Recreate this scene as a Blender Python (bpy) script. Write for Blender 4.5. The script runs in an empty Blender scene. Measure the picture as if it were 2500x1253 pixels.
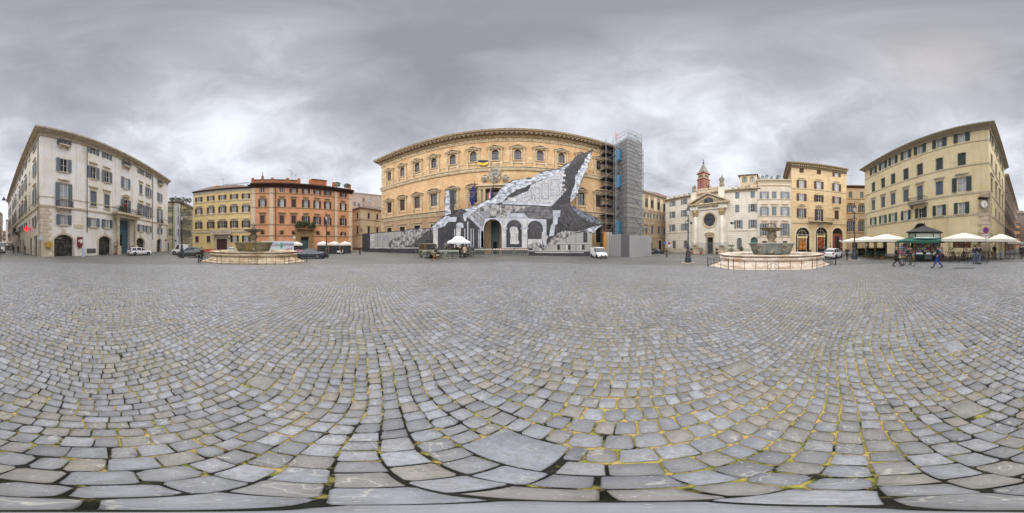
import bpy, math, random
import numpy as np
from math import sin, cos, tan, atan, atan2, pi, radians, hypot, exp, sqrt
from mathutils import Vector, Matrix
R = random.Random(7)
SC = bpy.context.scene
COL = SC.collection

# ------------------------------------------------------------------ camera, sky, light, exposure
EYE = 1.7
cd = bpy.data.cameras.new('camera')
cd.type = 'PANO'; cd.panorama_type = 'EQUIRECTANGULAR'
HY = 598.0                                     # horizon row in the 2500 x 1253 photograph
LAT = 90.0 * HY / (1253.0 - HY)
cd.latitude_min = -pi / 2; cd.latitude_max = radians(LAT)
cd.longitude_min = -pi; cd.longitude_max = pi
cd.clip_start = 0.05; cd.clip_end = 3000
cam = bpy.data.objects.new('camera', cd); COL.objects.link(cam)
cam.location = (0, 0, EYE); cam.rotation_euler = (pi / 2, 0, 0)
SC.camera = cam
VS = 1253.0 / (90.0 + LAT)                     # rows per degree

EXPO = 2.08
SKY = 0.245
SUN = 1.5
SC.view_settings.view_transform = 'Standard'; SC.view_settings.look = 'None'
SC.view_settings.gamma = 1.0; SC.view_settings.exposure = EXPO; SC.view_settings.use_curve_mapping = False
SC.render.engine = 'CYCLES'
SC.cycles.max_bounces = 5; SC.cycles.diffuse_bounces = 3; SC.cycles.glossy_bounces = 2
SC.cycles.transparent_max_bounces = 12

def world():
 w = bpy.data.worlds.new('World'); SC.world = w; w.use_nodes = True
 nt = w.node_tree; N = nt.nodes; L = nt.links; N.clear()
 def n(t, **k):
  a = N.new(t)
  for i, v in k.items(): setattr(a, i, v)
  return a
 def math(op, a, b=None, c=None):
  m = n('ShaderNodeMath', operation=op)
  for i, v in enumerate((a, b, c)):
   if v is None: continue
   if isinstance(v, (int, float)): m.inputs[i].default_value = v
   else: L.new(v, m.inputs[i])
  return m.outputs[0]
 out = n('ShaderNodeOutputWorld'); bg = n('ShaderNodeBackground'); L.new(bg.outputs[0], out.inputs[0])
 sky = n('ShaderNodeTexSky', sky_type='NISHITA'); sky.sun_disc = False
 sky.sun_elevation = radians(62); sky.sun_rotation = radians(150)
 sk = n('ShaderNodeVectorMath', operation='SCALE'); L.new(sky.outputs[0], sk.inputs[0]); sk.inputs['Scale'].default_value = 0.10
 tc = n('ShaderNodeTexCoord'); sp = n('ShaderNodeSeparateXYZ'); L.new(tc.outputs['Generated'], sp.inputs[0])
 z = math('MAXIMUM', sp.outputs[2], 0.0); zz = math('ADD', z, 0.30)
 cb = n('ShaderNodeCombineXYZ')
 L.new(math('DIVIDE', sp.outputs[0], zz), cb.inputs[0]); L.new(math('DIVIDE', sp.outputs[1], zz), cb.inputs[1])
 L.new(math('MULTIPLY', z, 0.6), cb.inputs[2])
 def noise(scale, det, rough, dist=0.0, off=(0, 0, 0)):
  mp = n('ShaderNodeMapping'); mp.inputs['Location'].default_value = off; L.new(cb.outputs[0], mp.inputs[0])
  t = n('ShaderNodeTexNoise'); t.inputs['Scale'].default_value = scale; t.inputs['Detail'].default_value = det
  t.inputs['Roughness'].default_value = rough; t.inputs['Distortion'].default_value = dist
  L.new(mp.outputs[0], t.inputs[0]); return t.outputs[0]
 a = noise(0.95, 6, 0.50, 0.25, (3.1, 1.7, 0)); b = noise(3.0, 9, 0.62, 0.5, (7.3, 4.4, 2)); c = noise(0.42, 3, 0.5, 0, (1.2, 9.4, 5))
 f = math('ADD', math('MULTIPLY', a, 0.50), math('ADD', math('MULTIPLY', b, 0.30), math('MULTIPLY', c, 0.20)))
 # brighter band towards the horizon, greyer overhead, as under a thick cloud deck
 f = math('ADD', f, math('MULTIPLY', math('SUBTRACT', 0.50, z), 0.21))
 # brighter breaks and darker banks in the cloud deck: (photo column, row, half width in degrees, strength)
 for px, py, w, k in ((590, 180, 30, 0.062), (700, 110, 14, 0.04), (500, 340, 18, 0.05), (330, 350, 14, 0.03), (1480, 230, 24, 0.06), (1790, 270, 24, 0.055), (1620, 75, 9, 0.05), (1350, 300, 18, 0.03), (180, 250, 26, -0.03), (960, 220, 26, -0.05), (2150, 230, 36, -0.045), (1300, 110, 24, -0.03)):
  a_ = radians((px - 1250) * 0.144); e_ = radians((HY - py) / VS); dp = n('ShaderNodeVectorMath', operation='DOT_PRODUCT'); L.new(tc.outputs['Generated'], dp.inputs[0]); dp.inputs[1].default_value = (sin(a_) * cos(e_), cos(a_) * cos(e_), sin(e_))
  mr = n('ShaderNodeMapRange', interpolation_type='SMOOTHERSTEP'); L.new(dp.outputs['Value'], mr.inputs[0]); mr.inputs[1].default_value = cos(radians(w)); mr.inputs[2].default_value = 1.0; mr.inputs[3].default_value = 0; mr.inputs[4].default_value = k
  f = math('ADD', f, mr.outputs[0])
 cr = n('ShaderNodeValToRGB'); L.new(f, cr.inputs[0])
 e = cr.color_ramp.elements
 e[0].position = 0.30; e[0].color = (0.31, 0.315, 0.34, 1)
 e[1].position = 0.70; e[1].color = (1.04, 1.08, 1.16, 1)
 for p, col in ((0.43, (0.47, 0.475, 0.51, 1)), (0.51, (0.66, 0.67, 0.72, 1)), (0.59, (0.88, 0.91, 0.97, 1))):
  x = e.new(p); x.color = col
 cs = n('ShaderNodeVectorMath', operation='SCALE'); L.new(cr.outputs[0], cs.inputs[0]); cs.inputs['Scale'].default_value = SKY
 mx = n('ShaderNodeMix', data_type='RGBA'); mx.inputs['Factor'].default_value = 0.96
 L.new(sk.outputs[0], mx.inputs[6]); L.new(cs.outputs[0], mx.inputs[7]); L.new(mx.outputs[2], bg.inputs[0])
world()
sd = bpy.data.lights.new('sun', 'SUN'); sd.energy = SUN; sd.angle = radians(140); sd.color = (1.0, 0.975, 0.94)
so = bpy.data.objects.new('sun', sd); COL.objects.link(so)
so.rotation_euler = (radians(28), 0, radians(-30))

# ------------------------------------------------------------------ ground height
def G(x, y):
 def ss(a, b, t):
  t = min(1, max(0, (t - a) / (b - a))); return t * t * (3 - 2 * t)
 if x > 0: return -0.95 * (1 - exp(-x * x / (x + 4) / 22.0)) * (0.12 + 0.88 * ss(-19, -1, y)) * ss(120, 60, abs(y))
 return -0.38 * (1 - exp(-x * x / (4 - x) / 10.0)) * (0.4 + 0.6 * ss(-30, -8, y)) * (1 - 0.9 * ss(14, 30, y)) * ss(120, 60, abs(y))
def Gn(x, y):
 ss = lambda a, b, t: (lambda q: q * q * (3 - 2 * q))(np.clip((t - a) / (b - a), 0, 1))
 xp = np.maximum(x, 0); xm = np.maximum(-x, 0); far = ss(120, 60, np.abs(y))
 e = -0.95 * (1 - np.exp(-xp * xp / (xp + 4) / 22.0)) * (0.12 + 0.88 * ss(-19, -1, y)) * far
 w = -0.38 * (1 - np.exp(-xm * xm / (4 + xm) / 10.0)) * (0.4 + 0.6 * ss(-30, -8, y)) * (1 - 0.9 * ss(14, 30, y)) * far
 return np.where(x > 0, e, w)

def az(px): return radians((px - 1250.0) * 0.144)
def polar(px, d):
 a = az(px); return (d * sin(a), d * cos(a))
def zat(py, d): return EYE + d * tan(radians((HY - py) / VS))

# ------------------------------------------------------------------ mesh helpers
class MB:
 def __init__(s): s.v = []; s.f = []; s.m = []; s.M = None; s.mi = 0; s.sm = False
 def add(s, vs, fs):
  o = len(s.v)
  if s.M is not None: vs = [s.M @ Vector(p) for p in vs]
  s.v += [tuple(p) for p in vs]
  s.f += [tuple(i + o for i in f) for f in fs]; s.m += [s.mi] * len(fs); return s
 def box(s, x0, x1, y0, y1, z0, z1):
  return s.add([(x0, y0, z0), (x1, y0, z0), (x1, y1, z0), (x0, y1, z0), (x0, y0, z1), (x1, y0, z1), (x1, y1, z1), (x0, y1, z1)],
     [(3, 2, 1, 0), (4, 5, 6, 7), (0, 1, 5, 4), (1, 2, 6, 5), (2, 3, 7, 6), (3, 0, 4, 7)])
 def cbox(s, c, d): return s.box(c[0] - d[0] / 2, c[0] + d[0] / 2, c[1] - d[1] / 2, c[1] + d[1] / 2, c[2] - d[2] / 2, c[2] + d[2] / 2)
 def prism(s, poly, y0, y1):                 # polygon in (x,z), extruded along y
  n = len(poly)
  vs = [(p[0], y0, p[1]) for p in poly] + [(p[0], y1, p[1]) for p in poly]
  return s.add(vs, [tuple(range(n)), tuple(range(2 * n - 1, n - 1, -1))] + [(i, i + n, (i + 1) % n + n, (i + 1) % n) for i in range(n)])
 def slab(s, poly, z0, z1):                  # polygon in (x,y), extruded along z
  n = len(poly)
  vs = [(p[0], p[1], z0) for p in poly] + [(p[0], p[1], z1) for p in poly]
  return s.add(vs, [tuple(range(n - 1, -1, -1)), tuple(range(n, 2 * n))] + [(i, (i + 1) % n, (i + 1) % n + n, i + n) for i in range(n)])
 def cyl(s, p0, p1, r0, r1=None, n=8, cap=True):
  r1 = r0 if r1 is None else r1; p0 = Vector(p0); p1 = Vector(p1); d = (p1 - p0)
  if d.length < 1e-6: return s
  q = d.to_track_quat('Z', 'Y'); vs = []
  for p, r in ((p0, r0), (p1, r1)):
   for i in range(n):
    a = 2 * pi * i / n; vs.append(p + q @ Vector((r * cos(a), r * sin(a), 0)))
  fs = [(i, (i + 1) % n, (i + 1) % n + n, i + n) for i in range(n)]
  if cap: fs += [tuple(range(n - 1, -1, -1)), tuple(range(n, 2 * n))]
  return s.add(vs, fs)
 def tube(s, pts, r, n=6):
  for a, b in zip(pts[:-1], pts[1:]): s.cyl(a, b, r, r, n)
  return s
 def lathe(s, prof, n=16, c=(0, 0), sx=1, sy=1, lobes=0, amp=0):   # prof: (r,z)
  vs = []
  for r, z in prof:
   for i in range(n):
    a = 2 * pi * i / n; k = 1 + amp * cos(lobes * a) if lobes else 1
    vs.append((c[0] + r * k * sx * cos(a), c[1] + r * k * sy * sin(a), z))
  fs = []
  for j in range(len(prof) - 1):
   for i in range(n): fs.append((j * n + i, j * n + (i + 1) % n, (j + 1) * n + (i + 1) % n, (j + 1) * n + i))
  fs += [tuple(range(n - 1, -1, -1)), tuple(range((len(prof) - 1) * n, len(prof) * n))]
  return s.add(vs, fs)
 def ball(s, c, r, n=10, m=6):
  r = r if isinstance(r, (tuple, list)) else (r, r, r)
  vs = [(c[0], c[1], c[2] - r[2])]
  for j in range(1, m):
   t = -pi / 2 + pi * j / m
   for i in range(n): vs.append((c[0] + r[0] * cos(t) * cos(2 * pi * i / n), c[1] + r[1] * cos(t) * sin(2 * pi * i / n), c[2] + r[2] * sin(t)))
  vs.append((c[0], c[1], c[2] + r[2])); L = len(vs) - 1; fs = []
  for i in range(n):
   fs.append((0, 1 + (i + 1) % n, 1 + i)); fs.append((L, L - n + i, L - n + (i + 1) % n))
   for j in range(m - 2): fs.append((1 + j * n + i, 1 + j * n + (i + 1) % n, 1 + (j + 1) * n + (i + 1) % n, 1 + (j + 1) * n + i))
  return s.add(vs, fs)
 def mesh(s, name, mats, smooth=False):
  me = bpy.data.meshes.new(name); me.from_pydata(s.v, [], s.f)
  for m in (mats if isinstance(mats, (list, tuple)) else [mats]): me.materials.append(m)
  if any(s.m): me.polygons.foreach_set('material_index', s.m)
  if smooth: me.shade_smooth();
  me.update(); return me
 def build(s, name, mats, parent=None, loc=(0, 0, 0), rz=0, smooth=False):
  return put(s.mesh(name, mats, smooth), name, parent, loc, rz)
def put(me, name, parent=None, loc=(0, 0, 0), rz=0):
 o = bpy.data.objects.new(name, me); COL.objects.link(o); o.location = loc; o.rotation_euler = (0, 0, rz)
 if parent is not None: o.parent = parent
 return o
def tag(o, label, cat, group=None, kind=None):
 if label: o['label'] = label
 if cat: o['category'] = cat
 if group: o['group'] = group
 if kind: o['kind'] = kind
 return o
def thing(name, label, cat, loc=(0, 0, 0), rz=0, group=None):
 o = bpy.data.objects.new(name, None); COL.objects.link(o); o.location = loc; o.rotation_euler = (0, 0, rz); o.empty_display_size = 0.3
 return tag(o, label, cat, group)
def copy_tree(o, parent=None):
 c = o.copy(); COL.objects.link(c); c.parent = parent
 for ch in list(o.children): copy_tree(ch, c)
 return c

# ------------------------------------------------------------------ materials
def lin(c):
 g = (c[0] + c[1] + c[2]) / 3.0; c = tuple(x + (g - x) * 0.16 for x in c)
 f = lambda u: (u / 12.92 if u <= 0.04045 else ((u + 0.055) / 1.055) ** 2.4)
 return tuple(f(x / 255.0) for x in c) + (1,)
MATS = {}
def mat(name, col, rough=0.8, metal=0.0, col2=None, scale=1.0, fac=0.5, bump=0.0, bscale=None, stretch=(1, 1, 1), lines=None, spec=None,
  emit=None, alpha=None, rnd=0.0, lo=0.35, hi=0.65, third=None, tscale=8.0, detail=6, courses=None):
 """col / col2: sRGB 0-255 of the thing itself, mixed by noise; lines: (axis, period, width, darkness) grooves; rnd: per object tint"""
 if name in MATS: return MATS[name]
 m = bpy.data.materials.new(name); m.use_nodes = True; MATS[name] = m
 nt = m.node_tree; N = nt.nodes; L = nt.links; B = N['Principled BSDF']
 B.inputs['Roughness'].default_value = rough; B.inputs['Metallic'].default_value = metal
 if spec is not None: B.inputs['Specular IOR Level'].default_value = spec
 c1 = lin(col)
 B.inputs['Base Color'].default_value = c1; cur = None
 if emit: B.inputs['Emission Color'].default_value = lin(emit[0]); B.inputs['Emission Strength'].default_value = emit[1]
 if alpha is not None: B.inputs['Alpha'].default_value = alpha
 if not (col2 or bump or lines or rnd or third or courses): return m
 tc = N.new('ShaderNodeTexCoord'); mp = N.new('ShaderNodeMapping'); L.new(tc.outputs['Object'], mp.inputs[0]); mp.inputs['Scale'].default_value = stretch
 def noise(sc, d=detail, r=0.6):
  t = N.new('ShaderNodeTexNoise'); t.inputs['Scale'].default_value = sc; t.inputs['Detail'].default_value = d; t.inputs['Roughness'].default_value = r
  L.new(mp.outputs[0], t.inputs[0]); return t.outputs[0]
 def mix(f, a, b, mode='MIX'):
  x = N.new('ShaderNodeMix'); x.data_type = 'RGBA'; x.blend_type = mode
  for i, v in ((0, f), (6, a), (7, b)):
   if isinstance(v, (int, float)): x.inputs[i].default_value = v
   elif isinstance(v, tuple): x.inputs[i].default_value = v
   else: L.new(v, x.inputs[i])
  return x.outputs[2]
 def rng(v, a, b, c=0.0, d=1.0):
  x = N.new('ShaderNodeMapRange'); L.new(v, x.inputs[0])
  for i, q in zip((1, 2, 3, 4), (a, b, c, d)): x.inputs[i].default_value = q
  return x.outputs[0]
 def mth(op, a, b=None):
  x = N.new('ShaderNodeMath'); x.operation = op
  for i, v in enumerate((a, b)):
   if v is None: continue
   if isinstance(v, (int, float)): x.inputs[i].default_value = v
   else: L.new(v, x.inputs[i])
  return x.outputs[0]
 cur = c1
 if col2: cur = mix(rng(noise(scale), lo, hi, 0, fac * 2 if fac <= 0.5 else 1), cur, lin(col2))
 if name.endswith(('plaster', 'brick', 'smooth', 'cream')) or 'plaster' in name:   # rain streaks and patched repairs
  q = N.new('ShaderNodeMapping'); L.new(tc.outputs['Object'], q.inputs[0]); q.inputs['Scale'].default_value = (1.5, 1.5, 0.09)
  t = N.new('ShaderNodeTexNoise'); t.inputs['Scale'].default_value = 1.0; t.inputs['Detail'].default_value = 7; t.inputs['Roughness'].default_value = 0.65; L.new(q.outputs[0], t.inputs[0])
  cur = mix(rng(t.outputs[0], 0.50, 0.72, 0, 0.75), cur, mix(1.0, cur, (0.76, 0.73, 0.68, 1), 'MULTIPLY'))
  cur = mix(rng(noise(1.3, 8, 0.7), 0.56, 0.66, 0, 0.5), cur, mix(1.0, cur, (0.84, 0.82, 0.78, 1), 'MULTIPLY'))
 if third: cur = mix(rng(noise(tscale), 0.52, 0.72), cur, lin(third))
 h = None
 if lines:
  sp = N.new('ShaderNodeSeparateXYZ'); L.new(tc.outputs['Object'], sp.inputs[0])
  for ax, per, wd, dk in lines:
   fr = mth('FRACT', mth('DIVIDE', sp.outputs[ax], per))
   g = mth('LESS_THAN', fr, wd / per)
   cur = mix(g, cur, mix(1.0, cur, (dk, dk, dk, 1), 'MULTIPLY') if not isinstance(cur, tuple) else tuple(q * dk for q in cur[:3]) + (1,))
 if courses:                                  # courses: (horizontal axis, length, height, gap, darkness)
  ax, bl, bh, gap, dk = courses
  sp = N.new('ShaderNodeSeparateXYZ'); L.new(tc.outputs['Object'], sp.inputs[0])
  cb = N.new('ShaderNodeCombineXYZ'); L.new(sp.outputs[ax], cb.inputs[0]); L.new(sp.outputs[2], cb.inputs[1])
  bt = N.new('ShaderNodeTexBrick'); L.new(cb.outputs[0], bt.inputs[0])
  bt.inputs['Scale'].default_value = 1; bt.inputs['Brick Width'].default_value = bl; bt.inputs['Row Height'].default_value = bh
  bt.inputs['Mortar Size'].default_value = gap; bt.inputs['Color1'].default_value = (1, 1, 1, 1); bt.inputs['Color2'].default_value = (0.86, 0.86, 0.86, 1)
  bt.inputs['Mortar'].default_value = (dk, dk, dk, 1); bt.inputs['Mortar Smooth'].default_value = 0.2
  cur = mix(1.0, cur, bt.outputs[0], 'MULTIPLY')
 if rnd:
  oi = N.new('ShaderNodeObjectInfo'); v = rng(oi.outputs['Random'], 0, 1, 1 - rnd, 1 + rnd * 0.5)
  cb = N.new('ShaderNodeCombineXYZ')
  for i in range(3): L.new(v, cb.inputs[i])
  cur = mix(1.0, cur, cb.outputs[0], 'MULTIPLY')
 if not isinstance(cur, tuple): L.new(cur, B.inputs['Base Color'])
 if bump:
  b = N.new('ShaderNodeBump'); b.inputs['Strength'].default_value = 0.6; b.inputs['Distance'].default_value = bump
  L.new(noise(bscale or scale * 6), b.inputs['Height']); L.new(b.outputs[0], B.inputs['Normal'])
 return m

# ------------------------------------------------------------------ ground: bed, cobbles, far paving
def stone_material():
 m = bpy.data.materials.new('basalt_setts'); m.use_nodes = True
 nt = m.node_tree; N = nt.nodes; L = nt.links; B = N['Principled BSDF']
 at = N.new('ShaderNodeAttribute'); at.attribute_name = 'tone'
 cr = N.new('ShaderNodeValToRGB'); L.new(at.outputs['Fac'], cr.inputs[0])
 e = cr.color_ramp.elements
 e[0].position = 0; e[0].color = lin((104, 107, 115)); e[1].position = 1; e[1].color = lin((140, 133, 124))
 for p, c in ((0.2, (130, 135, 147)), (0.42, (114, 116, 121)), (0.62, (146, 150, 162)), (0.76, (122, 121, 121)), (0.88, (128, 127, 124))):
  x = e.new(p); x.color = lin(c)
 tc = N.new('ShaderNodeTexCoord')
 def noise(sc, d, r=0.6):
  t = N.new('ShaderNodeTexNoise'); t.inputs['Scale'].default_value = sc; t.inputs['Detail'].default_value = d; t.inputs['Roughness'].default_value = r
  L.new(tc.outputs['Object'], t.inputs[0]); return t.outputs[0]
 def rng(v, a, b, c=0.0, d=1.0):
  x = N.new('ShaderNodeMapRange'); L.new(v, x.inputs[0])
  for i, q in zip((1, 2, 3, 4), (a, b, c, d)): x.inputs[i].default_value = q
  return x.outputs[0]
 def mix(f, a, b, mode='MIX'):
  x = N.new('ShaderNodeMix'); x.data_type = 'RGBA'; x.blend_type = mode
  for i, v in ((0, f), (6, a), (7, b)):
   if isinstance(v, (int, float, tuple)): x.inputs[i].default_value = v
   else: L.new(v, x.inputs[i])
  return x.outputs[2]
 c = mix(rng(noise(9, 5), 0.3, 0.7), cr.outputs[0], mix(1.0, cr.outputs[0], (0.80, 0.80, 0.80, 1), 'MULTIPLY'))
 c = mix(rng(noise(26, 8, 0.7), 0.44, 0.68, 0, 0.7), c, lin((98, 96, 92)))
 c = mix(rng(noise(90, 3, 0.6), 0.64, 0.70, 0, 0.75), c, lin((178, 178, 180)))
 c = mix(rng(noise(6.0, 2, 0.5), 0.69, 0.72, 0, 0.55), c, lin((70, 70, 72)))
 c = mix(rng(noise(0.35, 3, 0.5), 0.40, 0.62, 0, 0.55), c, mix(1.0, c, (0.80, 0.79, 0.75, 1), 'MULTIPLY'))
 # pale worn rings and dark spots on some stones
 v = N.new('ShaderNodeTexNoise'); v.inputs['Scale'].default_value = 4.2; v.inputs['Detail'].default_value = 3; L.new(tc.outputs['Object'], v.inputs[0])
 ab = N.new('ShaderNodeMath'); ab.operation = 'SUBTRACT'; L.new(v.outputs[0], ab.inputs[0]); ab.inputs[1].default_value = 0.60; a2 = N.new('ShaderNodeMath'); a2.operation = 'ABSOLUTE'; L.new(ab.outputs[0], a2.inputs[0])
 c = mix(rng(a2.outputs[0], 0.0, 0.010, 0.6, 0), c, lin((170, 168, 158)))
 L.new(c, B.inputs['Base Color'])
 L.new(rng(noise(14, 4), 0.3, 0.7, 0.38, 0.62), B.inputs['Roughness'])
 b = N.new('ShaderNodeBump'); b.inputs['Strength'].default_value = 0.8; b.inputs['Distance'].default_value = 0.009
 L.new(mix(0.45, noise(38, 7, 0.72), noise(11, 4, 0.6)), b.inputs['Height']); L.new(b.outputs[0], B.inputs['Normal'])
 return m
def bed_material():
 m = bpy.data.materials.new('mossy_joint_bed'); m.use_nodes = True
 nt = m.node_tree; N = nt.nodes; L = nt.links; B = N['Principled BSDF']; B.inputs['Roughness'].default_value = 0.95
 tc = N.new('ShaderNodeTexCoord')
 def noise(sc, d, r=0.6):
  t = N.new('ShaderNodeTexNoise'); t.inputs['Scale'].default_value = sc; t.inputs['Detail'].default_value = d; t.inputs['Roughness'].default_value = r
  L.new(tc.outputs['Object'], t.inputs[0]); return t.outputs[0]
 at = N.new('ShaderNodeAttribute'); at.attribute_name = 'moss'
 ad = N.new('ShaderNodeMath'); ad.operation = 'MULTIPLY_ADD'; L.new(noise(5, 6, 0.75), ad.inputs[0]); ad.inputs[1].default_value = 1.6; L.new(at.outputs['Fac'], ad.inputs[2])
 cr = N.new('ShaderNodeValToRGB'); L.new(ad.outputs[0], cr.inputs[0]); e = cr.color_ramp.elements
 e[0].position = 0.76; e[0].color = lin((32, 29, 25)); e[1].position = 0.97; e[1].color = lin((190, 154, 86))
 x = e.new(0.85); x.color = lin((150, 134, 66))
 c2 = N.new('ShaderNodeValToRGB'); L.new(noise(16, 4, 0.7), c2.inputs[0]); f = c2.color_ramp.elements
 f[0].position = 0.40; f[0].color = (1, 1, 1, 1); f[1].position = 0.62; f[1].color = (0.55, 0.80, 0.42, 1)
 mx = N.new('ShaderNodeMix'); mx.data_type = 'RGBA'; mx.blend_type = 'MULTIPLY'; mx.inputs[0].default_value = 1
 L.new(cr.outputs[0], mx.inputs[6]); L.new(c2.outputs[0], mx.inputs[7]); L.new(mx.outputs[2], B.inputs['Base Color'])
 b = N.new('ShaderNodeBump'); b.inputs['Distance'].default_value = 0.01; L.new(noise(60, 5), b.inputs['Height']); L.new(b.outputs[0], B.inputs['Normal'])
 return m
def far_material():
 m = bpy.data.materials.new('far_setts'); m.use_nodes = True
 nt = m.node_tree; N = nt.nodes; L = nt.links; B = N['Principled BSDF']; B.inputs['Roughness'].default_value = 0.62
 tc = N.new('ShaderNodeTexCoord')
 def noise(sc, d, r=0.6, out=0):
  t = N.new('ShaderNodeTexNoise'); t.inputs['Scale'].default_value = sc; t.inputs['Detail'].default_value = d; t.inputs['Roughness'].default_value = r
  L.new(tc.outputs['Object'], t.inputs[0]); return t.outputs[out]
 wv = N.new('ShaderNodeVectorMath'); wv.operation = 'MULTIPLY_ADD'; L.new(noise(0.30, 2, 0.5, 1), wv.inputs[0]); wv.inputs[1].default_value = (1.1, 1.1, 0); L.new(tc.outputs['Object'], wv.inputs[2])
 mp = N.new('ShaderNodeMapping'); mp.inputs['Rotation'].default_value = (0, 0, -radians(144.5)); L.new(wv.outputs[0], mp.inputs[0])
 bt = N.new('ShaderNodeTexBrick'); L.new(mp.outputs[0], bt.inputs[0])
 for k, v in (('Scale', 1), ('Brick Width', 0.135), ('Row Height', 0.13), ('Mortar Size', 0.011), ('Mortar Smooth', 0.3), ('Bias', 0)): bt.inputs[k].default_value = v
 bt.inputs['Color1'].default_value = lin((130, 129, 128)); bt.inputs['Color2'].default_value = lin((108, 108, 109)); bt.inputs['Mortar'].default_value = lin((50, 48, 40))
 def rng(v, a, b, c=0.0, d=1.0):
  x = N.new('ShaderNodeMapRange'); L.new(v, x.inputs[0])
  for i, q in zip((1, 2, 3, 4), (a, b, c, d)): x.inputs[i].default_value = q
  return x.outputs[0]
 def mix(f, a, b, mode='MIX'):
  x = N.new('ShaderNodeMix'); x.data_type = 'RGBA'; x.blend_type = mode
  for i, v in ((0, f), (6, a), (7, b)):
   if isinstance(v, (int, float, tuple)): x.inputs[i].default_value = v
   else: L.new(v, x.inputs[i])
  return x.outputs[2]
 c = mix(rng(noise(0.12, 5, 0.6), 0.38, 0.62, 0, 1), bt.outputs[0], mix(1.0, bt.outputs[0], (0.70, 0.69, 0.63, 1), 'MULTIPLY'))
 c = mix(rng(noise(0.9, 5, 0.65), 0.56, 0.74, 0, 0.6), c, lin((92, 89, 80)))
 c = mix(rng(noise(3.5, 4, 0.7), 0.34, 0.7, 0, 0.5), c, mix(1.0, c, (0.74, 0.74, 0.74, 1), 'MULTIPLY'))
 L.new(c, B.inputs['Base Color'])
 b = N.new('ShaderNodeBump'); b.inputs['Distance'].default_value = 0.012; b.inputs['Strength'].default_value = 0.8
 L.new(mix(0.5, bt.outputs[1], noise(9, 4)), b.inputs['Height']); b.invert = True; L.new(b.outputs[0], B.inputs['Normal'])
 return m

CA, SA = cos(radians(-35.5)), sin(radians(-35.5))       # joint direction: the long joints run towards bearing 125 / -55
def vnoise(u, v, seed, sc):
 rs = np.random.RandomState(seed); T = rs.rand(64, 64) * 2 - 1
 x = u / sc; y = v / sc; xi = np.floor(x).astype(int); yi = np.floor(y).astype(int); fx = x - xi; fy = y - yi
 fx = fx * fx * (3 - 2 * fx); fy = fy * fy * (3 - 2 * fy)
 g = lambda a, b: T[a % 64, b % 64]
 return (g(xi, yi) * (1 - fx) + g(xi + 1, yi) * fx) * (1 - fy) + (g(xi, yi + 1) * (1 - fx) + g(xi + 1, yi + 1) * fx) * fy
def warp(u, v):
 du = 0.30 * vnoise(u, v, 3, 3.1) + 0.05 * vnoise(u, v, 4, 0.8)
 dv = 0.34 * vnoise(u, v, 5, 2.7) + 0.06 * vnoise(u, v, 6, 0.7)
 U = u + du; V = v + dv
 return U * CA - V * SA, U * SA + V * CA
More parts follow.
